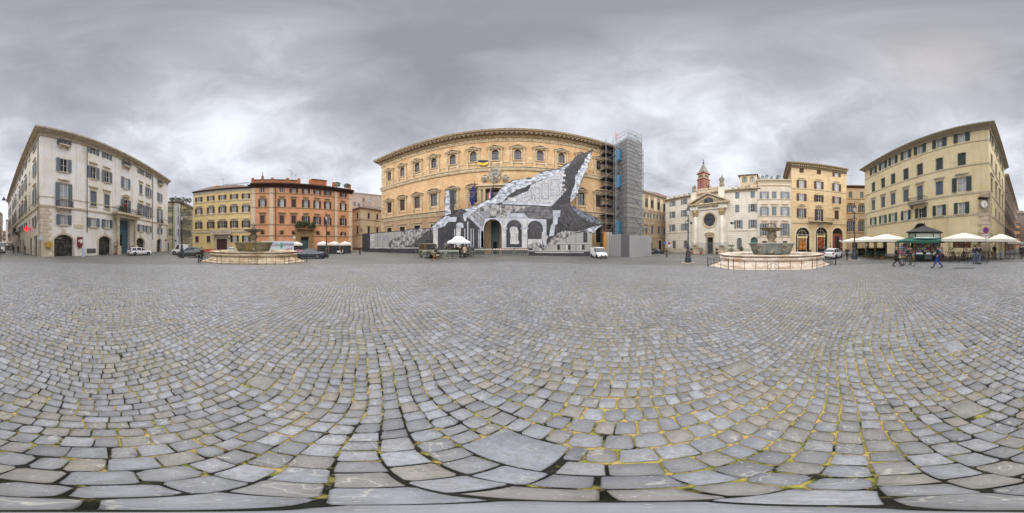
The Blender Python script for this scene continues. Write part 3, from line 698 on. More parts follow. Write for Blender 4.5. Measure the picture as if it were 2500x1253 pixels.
def white_palazzo():
 wm = mat('white_stained_plaster', (237, 235, 232), 0.9, col2=(222, 214, 200), scale=0.45, bump=0.01, third=(226, 226, 232), tscale=0.35, stretch=(1, 1, 0.7))
 A = (-3.9, -77.0); C = (-6.2, -24.6); B = (-44.6, -26.8)
 # seen from the square the front runs from the corner to the right, the street face lies to its left
 H = zat(312, 24.8)
 b = Building('white_palazzo', 'large white plastered palazzo on a street corner with blue grey shutters and a columned portal', 'palazzo', [(A, C), (C, B)], wm, H, depth=14)
 st, fr = b.faces; ST = mat('pale_surround', (214, 202, 180), 0.85, col2=(190, 172, 142), scale=1.5)
 r5 = (fr.z(231, 377.5), fr.z(231, 358)); r4 = (fr.z(156, 420), fr.z(156, 388)); r3 = (fr.z(231, 504.5), fr.z(231, 468)); r2 = (fr.z(156, 549), fr.z(156, 525))
 f3 = fr.z(156, 508)
 for px, kind in ((156, 'end'), (228, 'n'), (261, 'n'), (307, 'mid'), (344, 'n'), (362, 'n'), (390, 'end')):
  x = fr.t(px)
  if kind == 'end':
   window(b, fr, x, r5[0] - 0.1, r5[1] + 0.25, 1.25, 'blue', sill=ST, balcony=2.1)
   window(b, fr, x, r4[0], r4[1], 1.35, 'blue', sill=ST, gm=DARK if px < 200 else GLASS)
   window(b, fr, x, f3, r3[1] + 0.4, 1.5, 'blue', sill=ST, head='cornice', hm=ST, headh=0.5, balcony=2.9 if px < 200 else 1.8, gm=GLASSP)
  elif kind == 'mid':
   window(b, fr, x, r5[0], r5[1] + 0.3, 1.2, 'blue', sill=ST, balcony=2.2, surround=ST)
   window(b, fr, x, r4[0], r4[1], 1.4, 'blue', sill=ST, gm=GLASSP)
   window(b, fr, x, r3[0] - 0.9, r3[1], 1.5, 'blue', sill=ST, surround=ST, head='seg', headh=0.5, gm=DARK)
  else:
   window(b, fr, x, r5[0], r5[1], 1.25, 'blue')
   window(b, fr, x, r4[0], r4[1] - 0.1, 1.3, 'blue', sill=ST, head='cornice', hm=ST, headh=0.7, gm=DARK if px < 300 else GLASS, open_=px != 344)
   window(b, fr, x, r3[0], r3[1], 1.4, 'blue', open_=px > 300, sill=ST, surround=ST if px < 300 else None, head='cornice', hm=ST, headh=0.7)
  if kind != 'mid': window(b, fr, x, r2[0], r2[1], 1.35, 'blue', sill=ST, gm=GLASSP)
 # shops
 base = -0.2
 shopg = mat('shop_glass', (36, 40, 41), 0.15, col2=(66, 70, 66), scale=0.8, fac=0.4, third=(120, 122, 112), tscale=1.5, spec=0.6)
 for i, (px, w) in enumerate(((156, 3.5), (256, 3.1), (342.6, 3.3), (388.5, 2.3))):
  x = fr.t(px); top = zat(573, fr.d(156))
  o = window(b, fr, x, base, top, w, None, surround=ST, sw=0.35, arch=0.42, depth=0.5, frame='dark', mull=2, bars=1, gm=shopg, name='shop_window')
  mb = MB(); mb.box(-0.22, 0.22, -0.63, -0.4, top - base + 0.37, top - base + 0.85); b.fpart(fr, mb, 'keystone', ST, parent=o)
  if i == 0:
   mb = MB(); mb.box(-1.55, -0.15, -0.12, -0.07, 2.72, 3.2); s = b.fpart(fr, mb, 'sign_board', mat('sign_grey', (70, 70, 72)), parent=o)
   t = text('FARMACIA', 0.30, mat('sign_letter', (225, 222, 214)), o); t.location = (-0.85, -0.13, 2.96); t.rotation_euler = (0, 0, 0)
 # street face
 d0 = st.L
 k = 0; x = d0 - 3.4
 while x > 2:
  for (z0, z1) in (r5, r4, r3, r2):
   blank = k % 4 == 1
   window(b, st, x, z0, z1, 0.8 if blank else 1.2, None if blank else 'blue', sill=ST, head='cornice' if z0 in (r4[0], r3[0]) and not blank else None, hm=ST, headh=0.6, gm=mat('blind_window', (170, 150, 132)) if blank else GLASS, frame=None if blank else 'white')
  if k in (1, 3, 4, 6): window(b, st, x + 1.2, -0.2, 2.9, 1.3, None, surround=ST, frame='dark', gm=DARK, name='side_door', mull=0)
  k += 1; x -= 3.9
 window(b, st, d0 - 2.6, -0.2, 3.1, 1.5, None, surround=ST, frame='dark', gm=shopg, name='shop_window')
 balcony_at(b, st, d0 - 21, zat(567, 47), 5.5, TRAVG, D=1.3, brackets=3)
 # bands, pilaster strips, cornice
 zb = fr.z(200, 514.5)
 b.band(zb, ST, 0.35, 0.16); b.band(zb + 1.6, ST, 0.14, 0.07)
 for px in (192, 213, 285, 326, 376, 402):
  mb = MB(); mb.M = fr.M; x = min(fr.t(px), fr.L - 0.5); mb.box(x - 0.45, x + 0.45, -0.07, 0.02, zb + 1.75, H - 0.9); b.part(mb, 'pilaster_strip', wm)
 b.cornice(CORN, 1.15, 1.5)
 b.quoins(fr, 0.0, -0.3, zb, ST, (1.9, 1.5), 0.55, 1, 0.09); b.quoins(st, d0, -0.3, zb, ST, (1.3, 1.0), 0.55, -1, 0.09); b.quoins(fr, fr.L, -0.3, zb, ST, (1.1, 0.7), 0.55, -1, 0.09)
 b.pipe(fr, fr.t(212), fr.z(212, 568), H - 1.4); b.pipe(fr, fr.t(371.5), fr.z(371, 585), H - 1.4); b.pipe(st, d0 - 0.9, 5.5, H - 1.4)
 # portal
 x = fr.t(304); zt = fr.z(304, 537)
 blue = mat('portal_blue_green', (62, 102, 116), 0.6, lines=((0, 0.8, 0.04, 0.6), (2, 1.3, 0.05, 0.6)))
 o = window(b, fr, x, -0.25, zt, 3.3, None, surround=TRAV, sw=0.35, depth=0.6, frame=None, gm=blue, name='portal_door')
 mb = MB(); mb.box(-1.6, -0.1, -0.02, -0.01, 0, 4.1); b.fpart(fr, mb, 'open_leaf', DARK, parent=o)
 for sx in (-2.75, 2.75):
  mb = MB(); mb.M = fr.M @ Matrix.Translation((x + sx, -0.75, 0)); mb.box(-0.5, 0.5, -0.5, 0.75, -0.4, 1.5); mb.lathe([(0.42, 1.5), (0.36, 1.8), (0.36, zt - 0.6), (0.32, zt - 0.5), (0.5, zt - 0.1), (0.52, zt + 0.1)], 14)
  b.part(mb, 'column', TRAV)
 mb = MB(); mb.M = fr.M; mb.box(x - 3.4, x + 3.4, -1.35, 0.02, zt + 0.1, zt + 0.7); mb.box(x - 3.9, x + 3.9, -1.75, 0.02, zt + 0.7, zt + 0.95); b.part(mb, 'entablature', TRAV)
 o = balcony_at(b, fr, x, zt + 1.16, 7.6, TRAV, D=1.7, brackets=0)
 mb = MB(); mb.leafmats = 1
 for i in range(9): leafball(mb, (x - 0.9 + R.uniform(-1.6, 2.6), -1.1 + R.uniform(-0.4, 0.3), zt + 1.6 + R.uniform(0, 1.2)), 0.5, 90, 0.12, i)
 mb.M = fr.M; mb.v = [tuple(fr.M @ Vector(p)) for p in mb.v]; b_ = mb.build('balcony_plants', LEAF); tag(b_, 'cluster of green potted plants and red flowers on the portal balcony of the white palazzo', 'plants')
 mb = MB()
 for i in range(60): p = fr.w(x - 1.6 + R.gauss(0, 0.35), -1.6 + R.gauss(0, 0.12), zt + 2.5 + R.gauss(0, 0.45)); mb.ball(p, 0.07, 5, 3)
 mb.build('flower_heads', mat('crimson_flowers', (170, 50, 70), 0.7), b_)
 # roof: attic strip and tiles
 b.finish(TILE, 0.30, 0.9)
 mb = MB(); mb.M = fr.M; mb.box(4.5, fr.L * 0.96, 0.8, 1.2, H + 0.04, H + 0.85); b.part(mb, 'attic_parapet', CORN)
 mb = MB(); mb.M = fr.M; mb.box(4.3, fr.L * 0.97, 0.55, 2.4, H + 0.853, H + 1.0); b.part(mb, 'roof_ridge', TILE)
 # plaques and wall fittings
 mb = MB(); mb.M = fr.M; x = fr.t(192); mb.box(x - 0.95, x + 0.95, -0.06, 0.01, fr.z(192, 557), fr.z(192, 548.5)); b.part(mb, 'stone_plaque', ST)
 mb = MB(); mb.M = fr.M; x = fr.t(223); mb.box(x - 1.0, x + 1.0, -0.04, 0.02, 0.25, 1.05); b.part(mb, 'cellar_grille', mat('grille', (50, 50, 48), lines=((0, 0.22, 0.08, 3.0), (2, 0.22, 0.08, 3.0))))
 mb = MB(); mb.M = fr.M; x = fr.t(194); mb.box(x - 0.5, x + 0.5, -0.3, 0.02, 1.55, 3.0); mb.box(x - 0.32, x + 0.32, -0.25, 0.02, 1.2, 1.549)
 o = b.part(mb, 'vending_box', mat('dark_red_box', (130, 32, 42), 0.5), label='dark red wall vending machine');
 mb = MB(); mb.M = fr.M; mb.box(x - 0.05, x + 0.4, -0.33, -0.302, 2.0, 2.6); mb.box(x - 0.4, x - 0.15, -0.33, -0.302, 2.2, 2.5); q = mb.build('printed_symbols', WHITEP, o)
 # yellow letter box on the corner quoins
 mb = MB(); mb.M = fr.M; x = fr.t(118); mb.box(x - 0.5, x + 0.5, -0.42, -0.1, 1.35, 2.1); mb.box(x - 0.35, x + 0.35, -0.36, -0.1, 2.1, 2.2); mb.box(x - 0.3, x + 0.3, -0.36, -0.1, 1.22, 1.35)
 o = mb.build('letter_box', mat('ochre_metal', (190, 150, 46), 0.5)); tag(o, 'yellow metal letter box fixed to the corner of the white palazzo', 'letter box')
 # pharmacy cross over the street face
 p = st.w(d0 - 5.2, -1.1, zat(559, 30.5)); red = mat('red_neon', (235, 20, 35), 0.4, emit=((255, 20, 40), 0.45))
 mb = MB(); mb.box(-0.5, 0.5, -0.12, 0.12, -0.17, 0.17); mb.box(-0.17, 0.17, -0.12, 0.12, 0.171, 0.5); mb.box(-0.17, 0.17, -0.12, 0.12, -0.5, -0.171)
 o = mb.build('pharmacy_cross', red, None, p, 0); tag(o, 'bright red lit cross sign sticking out from the side wall of the white palazzo', 'sign')
 mb = MB(); mb.box(-1.0, -0.501, -0.03, 0.03, -0.03, 0.03); mb.build('bracket', IRON, o)
 return b

def side_building(name, label, A, B, H, wm, rows, cols, sh='dbrown', w=1.1, sur=None, depth=14, cat='building', group=None, sill=None, corn=0.5, glass=None):
 b = Building(name, label, cat, [(A, B)], wm, H, depth, group=group); f = b.faces[0]
 for c in cols:
  x = f.t(c) if c > 50 else c
  for i, (z0, z1) in enumerate(rows): window(b, f, x, z0, z1, w, sh, surround=sur, sill=sill, gm=glass)
 b.cornice(CORN, corn, 0.6); b.finish(TILE, 0.35, corn); return b

def yellow_building():
 wm = mat('yellow_plaster', (242, 214, 146), 0.9, col2=(230, 196, 124), scale=0.4, bump=0.008)
 A = (-47.8, -19.4); B = (-46.7, -1.55); H = zat(457.5, 46.7)
 b = Building('yellow_building', 'yellow plastered town house with dark red shutters and a stone balcony over its door', 'building', [(A, B)], wm, H, 13); f = b.faces[0]
 ST = mat('pale_trim', (206, 194, 176), 0.85, col2=(180, 166, 146), scale=1.5); P = 600.8
 rows = [(f.z(P, 484.6), f.z(P, 472.6)), (f.z(P, 517), f.z(P, 501.7)), (f.z(P, 555.6), f.z(P, 538.6)), (f.z(P, 591), f.z(P, 575))]
 for c in (485.5, 514.7, 543, 571.4, 600.3):
  x = f.t(c)
  for i, (z0, z1) in enumerate(rows):
   if i == 3:
    if c == 543: continue
    if c < 520: window(b, f, f.t({485.5: 481, 514.7: 509}[c]), z0, z1, 1.15, 'brown', False, surround=ST, sill=ST)
    else: window(b, f, f.t({571.4: 573, 600.3: 601}[c]), z0, z1, 1.2, 'dbrown', gm=GLASSP)
   else: window(b, f, x, z0, z1, 1.5 if (c == 543 and i == 2) else 1.2, 'brown', head='cornice' if i else None, hm=ST, headh=0.45, gm=GLASSP if i < 2 else GLASS, mull=2 if (c == 543 and i == 2) else 1)
 for py, h, o in ((487.5, 0.3, 0.1), (520, 0.3, 0.1), (559, 0.2, 0.12), (566, 0.5, 0.16)): b.band(f.z(P, py + 2), ST, h, o)
 mb = MB(); mb.M = f.M; mb.box(0, f.L - 0.02, -0.05, 0.01, H - 1.1, H - 0.1); b.part(mb, 'frieze', ST)
 b.cornice(mat('dark_eave', (92, 84, 78)), 0.7, 0.35)
 x = f.t(541.5); zt = f.z(541, 583.7)
 o = window(b, f, x, -0.35, zt, 3.2, None, surround=ST, sw=0.75, depth=0.35, frame=None, gm=mat('dark_red_door', (84, 48, 50), 0.6, lines=((0, 0.8, 0.05, 0.6), (2, 0.9, 0.05, 0.65))), name='entrance_door')
 mb = MB(); mb.M = f.M; z = f.z(541, 571); W = 3.0
 mb.box(x - 2.5, x + 2.5, -0.35, 0.02, z - 1.0, z - 0.5); mb.box(x - W, x + W, -1.1, 0.02, z - 0.25, z);
 for sx in (-2.5, 2.2): mb.box(x + sx, x + sx + 0.4, -0.9, 0.02, z - 1.1, z - 0.253)
 mb.box(x - W, x + W, -1.05, -0.85, z + 0.85, z + 1.05); mb.box(x - W, x + W, -1.05, -0.85, z + 0.003, z + 0.15)
 for sx in (-W, -0.9, 0.4, W - 0.5): mb.box(x + sx, x + sx + 0.5, -1.06, -0.84, z + 0.003, z + 1.05)
 for i in range(22): c = x - W + 0.1 + i * (2 * W - 0.2) / 21; mb.lathe([(0.05, z + 0.15), (0.09, z + 0.4), (0.05, z + 0.7), (0.06, z + 0.85)], 6, (c, -0.95))
 b.part(mb, 'balcony', ST, label='stone balustrade balcony over the door')
 b.finish(TILE, 0.4, 0.6)
 mb = MB(); mb.M = f.M; cx = f.t(531, 3); mb.box(cx - 0.6, cx + 0.6, 2.4, 3.4, H, H + 1.9); mb.prism([(cx - 0.85, H + 1.9), (cx + 0.85, H + 1.9), (cx, H + 2.4)], 2.2, 3.6); b.part(mb, 'chimney', wm)
 mb = MB(); mb.M = f.M; x0 = f.t(545, 3); x1 = f.L - 0.3; z = H + 1.0
 for i in range(9): c = x0 + (x1 - x0) * i / 8; mb.cyl((c, 3, H), (c, 3, z + 1.5), 0.05)
 mb.tube([(x0, 3, z + 1.5), (x1, 3, z + 1.5)], 0.06); mb.tube([(x0, 3, z + 0.6), (x1, 3, z + 0.6)], 0.04); mb.tube([(x0 + 4, 3, z + 1.5), (x0 + 4, 5, z + 2.2), (x1, 5, z + 2.6)], 0.06)
 b.part(mb, 'terrace_rail', mat('grey_metal', (120, 122, 124), 0.5))
 mb = MB(); mb.leafmats = 1
 for i in range(16): p = f.w(x0 + (x1 - x0) * i / 15, 3.3, H + 1.2); leafball(mb, p, (0.7, 0.7, 0.45), 60, 0.16, i)
 o = mb.build('terrace_hedge', LEAF); tag(o, 'low green hedge along the roof terrace of the yellow house', 'hedge')
 antenna(f.w(f.t(545, 3), 3, H + 1.0), 3.6, 'thin television aerial above the roof of the yellow house')

def antenna(p, h, label, n=5):
 p = Vector(p); mb = MB(); mb.cyl((0, 0, 0), (0, 0, h), 0.035); o = mb.build('television_aerial', mat('aerial_metal', (110, 112, 116), 0.4, 0.5), None, p, R.uniform(0, 3)); tag(o, label, 'aerial')
 mb = MB(); mb.cyl((-0.8, 0, h * 0.93), (0.8, 0, h * 0.93), 0.02)
 for i in range(n): x = -0.75 + 1.5 * i / (n - 1); mb.cyl((x, -0.35, h * 0.93), (x, 0.35, h * 0.93), 0.015)
 mb.build('crossbars', MATS['aerial_metal'], o); return o

def orange_building():
 wm = mat('orange_plaster', (230, 160, 116), 0.9, col2=(216, 142, 98), scale=0.35, bump=0.008, third=(236, 178, 136), tscale=0.5)
 A = (-46.7, -1.55); B = (-44.0, 29.5); H = zat(452, 46.7)
 b = Building('orange_building', 'long orange palazzo with pale quoins, brown shutters and a brick roof parapet', 'palazzo', [(A, B)], wm, H, 14); f = b.faces[0]
 OC = mat('ochre_trim', (168, 140, 98), 0.85, col2=(146, 118, 80), scale=1.5); Q = mat('pale_quoin', (222, 204, 172), 0.85); P = 640.7
 rows = [(f.z(P, 469.5), f.z(P, 458)), (f.z(P, 504.8), f.z(P, 486)), (f.z(P, 546), f.z(P, 526.5)), (f.z(P, 573), f.z(P, 564))]
 for k, c in enumerate((640.7, 688, 717, 746.5, 774, 799.5, 837.3)):
  x = f.t(c)
  for i, (z0, z1) in enumerate(rows):
   if i == 0: window(b, f, x, z0, z1, 1.15, None if k < 2 else 'dbrown', surround=OC, gm=GLASS if k < 2 or k > 4 else GLASSP, sw=0.22, shw=0.6)
   elif i == 1: window(b, f, x, z0, z1, 1.15 if k != 2 else 1.25, 'dbrown', k != 2, surround=OC if k == 2 else None, head='cornice', hm=OC, headh=0.65, gm=GLASSP)
   elif i == 2: window(b, f, x, z0 - (0.4 if k == 3 else 0), z1, 1.2, 'brown' if k < 3 else 'dbrown', k > 2, surround=OC if k < 3 else None, sw=0.3, head='cornice', hm=OC, headh=0.7)
   elif k != 3: window(b, f, f.t(c + 2) if k in (4, 5) else x, z0, z1, 0.9, 'brown', k == 6, surround=OC, sw=0.25, shw=0.5)
 for py in (473.5, 508, 550, 577.5): b.band(f.z(P, py), OC, 0.3, 0.1)
 for px in (617.3, 662.4, 819, 855.6):
  b.quoins(f, f.t(px) if px > 620 else 0.75, -0.6, H - 0.1, Q, (1.35, 1.0), 0.42, 0, 0.08)
 b.pipe(f, f.t(672.8), 2.0, H - 0.5, mat('copper_pipe', (110, 52, 38), 0.6), 0.1); b.pipe(f, f.t(815.5), 2.0, H - 0.5, MATS['copper_pipe'], 0.1)
 b.cornice(mat('dark_brown_eave', (72, 48, 44), 0.8), 1.2, 1.15, top=0.25)
 # portal with rusticated voussoirs
 x = f.t(744.2); zt = f.z(744, 578)
 o = window(b, f, x, -0.4, zt, 2.3, None, depth=0.4, frame=None, gm=mat('teal_door', (54, 88, 90), 0.6, lines=((0, 0.6, 0.05, 0.7),)), name='entrance_door')
 mb = MB(); mb.box(-1.0, 1.0, -0.05, -0.01, zt - 0.6, zt - 0.1 + 0.3); b.fpart(f, mb, 'fanlight', DARK, parent=o)
 RU = mat('rusticated_ochre', (176, 142, 92), 0.9, col2=(146, 112, 70), scale=1.0); mb = MB(); mb.M = f.M; z = -0.6
 while z < zt:
  for s_ in (-1, 1):
   for a, e in ((1.25, 2.0), (2.05, 2.75)): mb.box(x + s_ * a, x + s_ * e, -0.22, 0.02, z, z + 0.5) if s_ > 0 else mb.box(x - e, x - a, -0.22, 0.02, z, z + 0.5)
  z += 0.56
 for i in range(9):
  a0 = radians(-48 + i * 10.8); a1 = radians(-48 + (i + 1) * 10.8 - 1.5); cz = zt - 1.6; r0 = 1.7 / max(0.62, cos(a0)); r1 = 3.9
  g = lambda a: (x + (cz_ := 1.6) * tan(a), zt + 0.02)
  mb.prism([g(a0), g(a1), (x + 3.35 * tan(a1), zt + 1.75), (x + 3.35 * tan(a0), zt + 1.75)], -0.25, 0.02)
 b.part(mb, 'portal_surround', RU)
 zb = zt + 2.0; o = balcony_at(b, f, x, zb + 0.2, 5.4, OC, D=1.2, brackets=2)
 mb = MB(); mb.leafmats = 1
 for i in range(40): leafball(mb, f.w(x + R.uniform(-2.7, 2.7), -0.9 + R.uniform(-.5, .4), zb + 1.15 + R.uniform(-0.75, 0.8)), (0.75, 0.6, 0.5), 60, 0.13, i)
 o = mb.build('balcony_shrubs', LEAF); tag(o, 'dense green shrubs overflowing the balcony of the orange palazzo', 'shrubs')
 b.finish(TILE, 0.15, 1.0)
 # brick parapet, posts and the small brick hut on the roof
 BR = mat('roof_brick', (196, 120, 76), 0.9, col2=(168, 96, 60), scale=2, bump=0.02); HR = H + 0.3; y = 0.9
 mb = MB(); mb.M = f.M; g = lambda px: f.t(px, y)
 mb.box(0.2, g(727), y, y + 0.4, HR, HR + 1.55); mb.box(g(600 + 1850 / 9.26), g(848), y, y + 0.4, HR, HR + 0.35)
 for px in (613.5, 641, 665, 702, 730, 758, 815, 854): mb.box(max(0.1, g(px) - 0.42), max(0.1, g(px) - 0.42) + 0.85, y - 0.1, y + 0.5, HR, HR + 2.3)
 b.part(mb, 'brick_parapet', BR)
 mb = MB(); mb.M = f.M; mb.box(0.2, g(727), y - 0.12, y + 0.52, HR + 1.553, HR + 1.75); b.part(mb, 'parapet_coping', mat('dark_coping', (90, 60, 48)))
 mb = MB(); mb.M = f.M; mb.box(g(764), g(801), 2.2, 6, HR, HR + 2.9); b.part(mb, 'roof_hut', BR); mb = MB(); mb.M = f.M; mb.box(g(763), g(802), 2.0, 6.2, HR + 2.903, HR + 3.1); b.part(mb, 'hut_roof', TILE)
 mb = MB(); mb.M = f.M; mb.box(g(641) - 0.35, g(641) + 0.35, 1, 1.7, HR + 1.8, HR + 3.0); mb.cyl((g(641), 1.3, HR + 3), (g(641), 1.3, HR + 4.3), 0.12); b.part(mb, 'chimney', BR)
 for i, (px, hh) in enumerate(((710.5, 5.5), (713.5, 4.6), (722, 4.2))): antenna(f.w(f.t(px, 2), 2, HR), hh, ('tallest roof aerial on the orange palazzo', 'second roof aerial on the orange palazzo, next to the tallest', 'roof aerial on the orange palazzo beside the satellite dish')[i])
 for i, px in enumerate((822, 847)):
  p = f.w(f.t(px, 1.6), 1.6, HR); mb = MB(); mb.cyl((0, 0, 0), (0, 0, 1.5), 0.09); mb.lathe([(0.3, 0), (0.42, 0.5)], 10)
  o = mb.build('terrace_tree', TERRA, None, p); tag(o, ('small leafy tree in a pot on the orange palazzo roof beside the brick post', 'small leafy tree in a pot at the far right end of the orange palazzo roof')[i], 'tree', 'potted trees on the orange roof')
  mb = MB(); mb.leafmats = 1; leafball(mb, (0, 0, 2.0), (1.35, 1.3, 0.75), 420, 0.16, px); mb.build('crown', LEAF, o)
 # restaurant sign plate
 mb = MB(); mb.M = f.M; x = f.t(721.5); mb.box(x - 0.7, x + 0.7, -0.08, 0.02, f.z(721, 583), f.z(721, 577)); b.part(mb, 'marble_street_plate', WHITEP)
 # ground floor openings behind the awnings
 for px in (640, 690, 716, 778, 795, 838): window(b, f, f.t(px), -0.5, f.z(px, 587), 1.5, None, gm=DARK, frame='dark', name='shop_door', mull=0, bars=0)

def olive_building():
 wm = mat('olive_plaster', (190, 184, 142), 0.9, col2=(168, 164, 126), scale=0.5); ST = mat('olive_trim', (196, 194, 180), 0.85)
 A = (-47.5, -29.2); C = (-49.2, -25.4); D = (-72, -24.6); H = zat(493, 55.3)
 b = Building('olive_building', 'olive green town house with grey shutters and a pale corner strip at a side street', 'building', [(A, C), (C, D)], wm, H, 10); f, g = b.faces; P = 415
 rows = [(f.z(P, 518), f.z(P, 505)), (f.z(P, 545), f.z(P, 528.6)), (f.z(P, 576), f.z(P, 559))]
 for z0, z1 in rows:
  window(b, f, f.t(415), z0, z1, 1.0, 'grey')
  for px in (437.5, 449.5, 458, 464): window(b, g, g.t(px), z0, z1, 1.1, 'grey', sill=ST)
 for py in (524, 547.5, 579): b.band(f.z(P, py + 2), ST, 0.28, 0.08)
 mb = MB(); mb.M = f.M; x = f.t(428); mb.box(f.L - 1.2, f.L, -0.07, 0.01, -0.8, H - 0.4); mb.M = g.M; mb.box(0, 1.5, -0.07, 0.01, -0.8, H - 0.4); b.part(mb, 'corner_strip', mat('pale_blue_white', (206, 208, 214)))
 window(b, f, f.t(408.5), -0.4, zat(592, 55), 1.1, None, surround=WHITEP, frame='dark', gm=mat('grey_door', (96, 104, 104)), name='door')
 b.pipe(f, f.t(421.5), 0.5, H); b.pipe(g, g.t(442), 0.5, H); b.cornice(mat('olive_eave', (110, 96, 76)), 0.7, 0.4); b.finish(TILE, 0.3, 0.7)
 for i, px in enumerate((419, 427, 436, 446, 455, 463)):
  p = polar(px, 57 + i * 1.2); mb = MB(); mb.lathe([(0.25, 0), (0.32, 0.5)], 8); o = mb.build('roof_plant', TERRA, None, (p[0], p[1], H + 0.4 + 0.22 * i)); tag(o, 'potted plant on the roof of the olive house, number %d from the left' % (i + 1) if 0 else ('leafy potted plant at the far left of the olive house roof', 'potted plant second from left on the olive house roof', 'bushy potted plant third from left on the olive house roof', 'potted plant above the street corner of the olive house', 'tall potted plant above the side street face of the olive house', 'last potted plant on the right of the olive house roof')[i], 'plant', 'plants on the olive house roof')
  mb = MB(); mb.leafmats = 1; leafball(mb, (0, 0, 1.1), (1.0, 0.9, 0.7 + 0.3 * (i % 2)), 160, 0.2, i); mb.build('foliage', LEAF, o)
 # scaffold in the side street
 o = thing('street_scaffold', 'grey tube scaffold with platforms in the narrow street beside the yellow house', 'scaffold', (*polar(459, 56), -0.3)); gm = mat('galvanised_tube', (136, 138, 140), 0.6, 0.1)
 for lv in range(7):
  mb = MB(); mb.cbox((0, 0, lv * 2.0 + 1.9), (1.6, 3.0, 0.1)); mb.build('platform', mat('scaffold_deck', (120, 122, 118)), o)
 mb = MB()
 for xx in (-0.9, 0.9):
  for yy in (-1.6, 0, 1.6): mb.cyl((xx, yy, 0), (xx, yy, 14.2), 0.06)
  for lv in range(7): mb.cyl((xx, -1.6, lv * 2 + 2.9), (xx, 1.6, lv * 2 + 2.9), 0.04); mb.cyl((xx, -1.6, lv * 2), (xx, 1.6, lv * 2 + 2), 0.04)
 mb.build('tubes', gm, o)

def behind_left():
 PK = mat('grey_pink_plaster', (188, 168, 156), 0.9, col2=(172, 152, 140), scale=0.4)
 b = Building('tall_grey_pink_building', 'tall plain grey pink building rising behind the small cream house', 'building', [((-66.0, 37), (-55.5, 66))], PK, zat(475, 78), 12); f = b.faces[0]
 for px, y0, y1, w in ((888, 484, 492, 1.2), (903, 486, 494, 1.4), (877, 497, 506, 1.3), (888, 499, 503, 1.1), (903, 502, 508, 1.4), (917.5, 504, 511, 1.4), (928, 506, 513, 1.4), (866, 493, 501, 1.2)):
  window(b, f, f.t(px), f.z(px, y1), f.z(px, y0), w, None, gm=GLASS if w < 1.35 else GLASSP, frame='white', sill=PK)
 b.finish(TILE, 0.2, 0.3)
 CR = mat('cream_plaster_small', (214, 196, 164), 0.9, col2=(196, 176, 142), scale=0.5); SR = mat('grey_string', (150, 134, 112))
 A = (-52.5, 34.3); C = (-46.4, 34.8); D = (-45.2, 47); H = zat(507, 58)
 b = Building('small_cream_house', 'small cream corner house with a crest on its rounded corner beside the orange palazzo', 'house', [(A, C), (C, D)], CR, H, 10); f, g = b.faces; P = 884
 rows = [(zat(531, 58), zat(518, 58)), (zat(569, 58), zat(553, 58))]
 for i, (z0, z1) in enumerate(rows):
  for ff, pxs in ((f, (873,)), (g, (900, 921))):
   for px in pxs: window(b, ff, ff.t(px), z0, z1, 0.95, 'brown' if 0 else 'dbrown', False, surround=CR, sill=SR, head='tri' if i else None, hm=CR, headh=0.3)
 for py in (537, 576): b.band(zat(py, 58), SR, 0.25, 0.1)
 b.band(-0.6, mat('dark_plinth', (112, 92, 74)), 1.4, 0.07, name='plinth')
 mb = MB(); mb.ball((C[0] + 0.35, C[1] - 0.15, zat(560, 58)), (0.45, 0.45, 0.75), 10, 8); b.part(mb, 'crest', mat('crest_stone', (160, 130, 104))); b.cornice(SR, 0.7, 0.5); b.finish(TILE, 0.35, 0.8)

def right_behind():
 wm = mat('brown_brick_wall', (178, 152, 122), 0.9, col2=(156, 130, 102), scale=0.6); CR = mat('cream_storey', (214, 196, 162), 0.9); ST = TRAV
 A = (31, 39.7); B = (56, 38.4); H = zat(468.6, 57)
 b = Building('brown_side_palazzo', 'brown brick palazzo with a cream top storey of arched windows beyond the grey hoarding', 'palazzo', [(A, B)], wm, H, 14); f = b.faces[0]; P = 1592
 for c in (1578, 1592, 1608, 1622):
  x = f.t(c)
  window(b, f, x, f.z(P, 508), f.z(P, 488), 1.5, None, surround=ST, arch=1.0, frame='dark', bars=2)
  window(b, f, x, f.z(P, 533), f.z(P, 521), 1.1, 'grey', surround=ST, shw=0.5, gm=GLASSP)
  window(b, f, x, f.z(P, 571), f.z(P, 552), 1.2, 'bgrey', False, surround=ST, head='seg', headh=0.3)
 for c in (1591,): window(b, f, f.t(c), f.z(c, 606), f.z(c, 592), 1.0, None, surround=ST, frame='dark')
 window(b, f, f.t(1611.5), -0.7, f.z(1611, 586), 1.6, None, surround=TRAV, arch=1.0, sw=0.4, gm=DARK, frame='dark', name='portal')
 for py in (515, 536, 578): b.band(f.z(P, py), ST, 0.3, 0.12)
 mb = MB(); mb.M = f.M; z0, z1 = f.z(P, 513), H - 0.8
 for a, e in zip((0.1,) + tuple(f.t(c) + 1.0 for c in (1578, 1592, 1608)), tuple(f.t(c) - 1.0 for c in (1578, 1592, 1608, 1622))): mb.box(a, e, -0.03, 0.01, z0, z1)
 b.part(mb, 'cream_panel', CR); b.cornice(CORN, 0.9, 0.9); b.finish(TILE, 0.3, 0.7)
 b = Building('brick_attic_building', 'reddish brick attic with low tiled roof rising behind the brown palazzo', 'building', [((53, 52), (66, 47))], mat('attic_brick', (164, 128, 104), 0.9, col2=(144, 108, 86), scale=0.8), zat(474, 75), 12); f = b.faces[0]
 for px in (1615, 1632): window(b, f, f.t(px), f.z(px, 492), f.z(px, 480), 1.8, None, arch=1.0, gm=mat('blind_arch', (140, 104, 84)), frame=None, surround=None)
 b.finish(mat('dark_tiles', (96, 66, 56)), 0.55, 1.2)

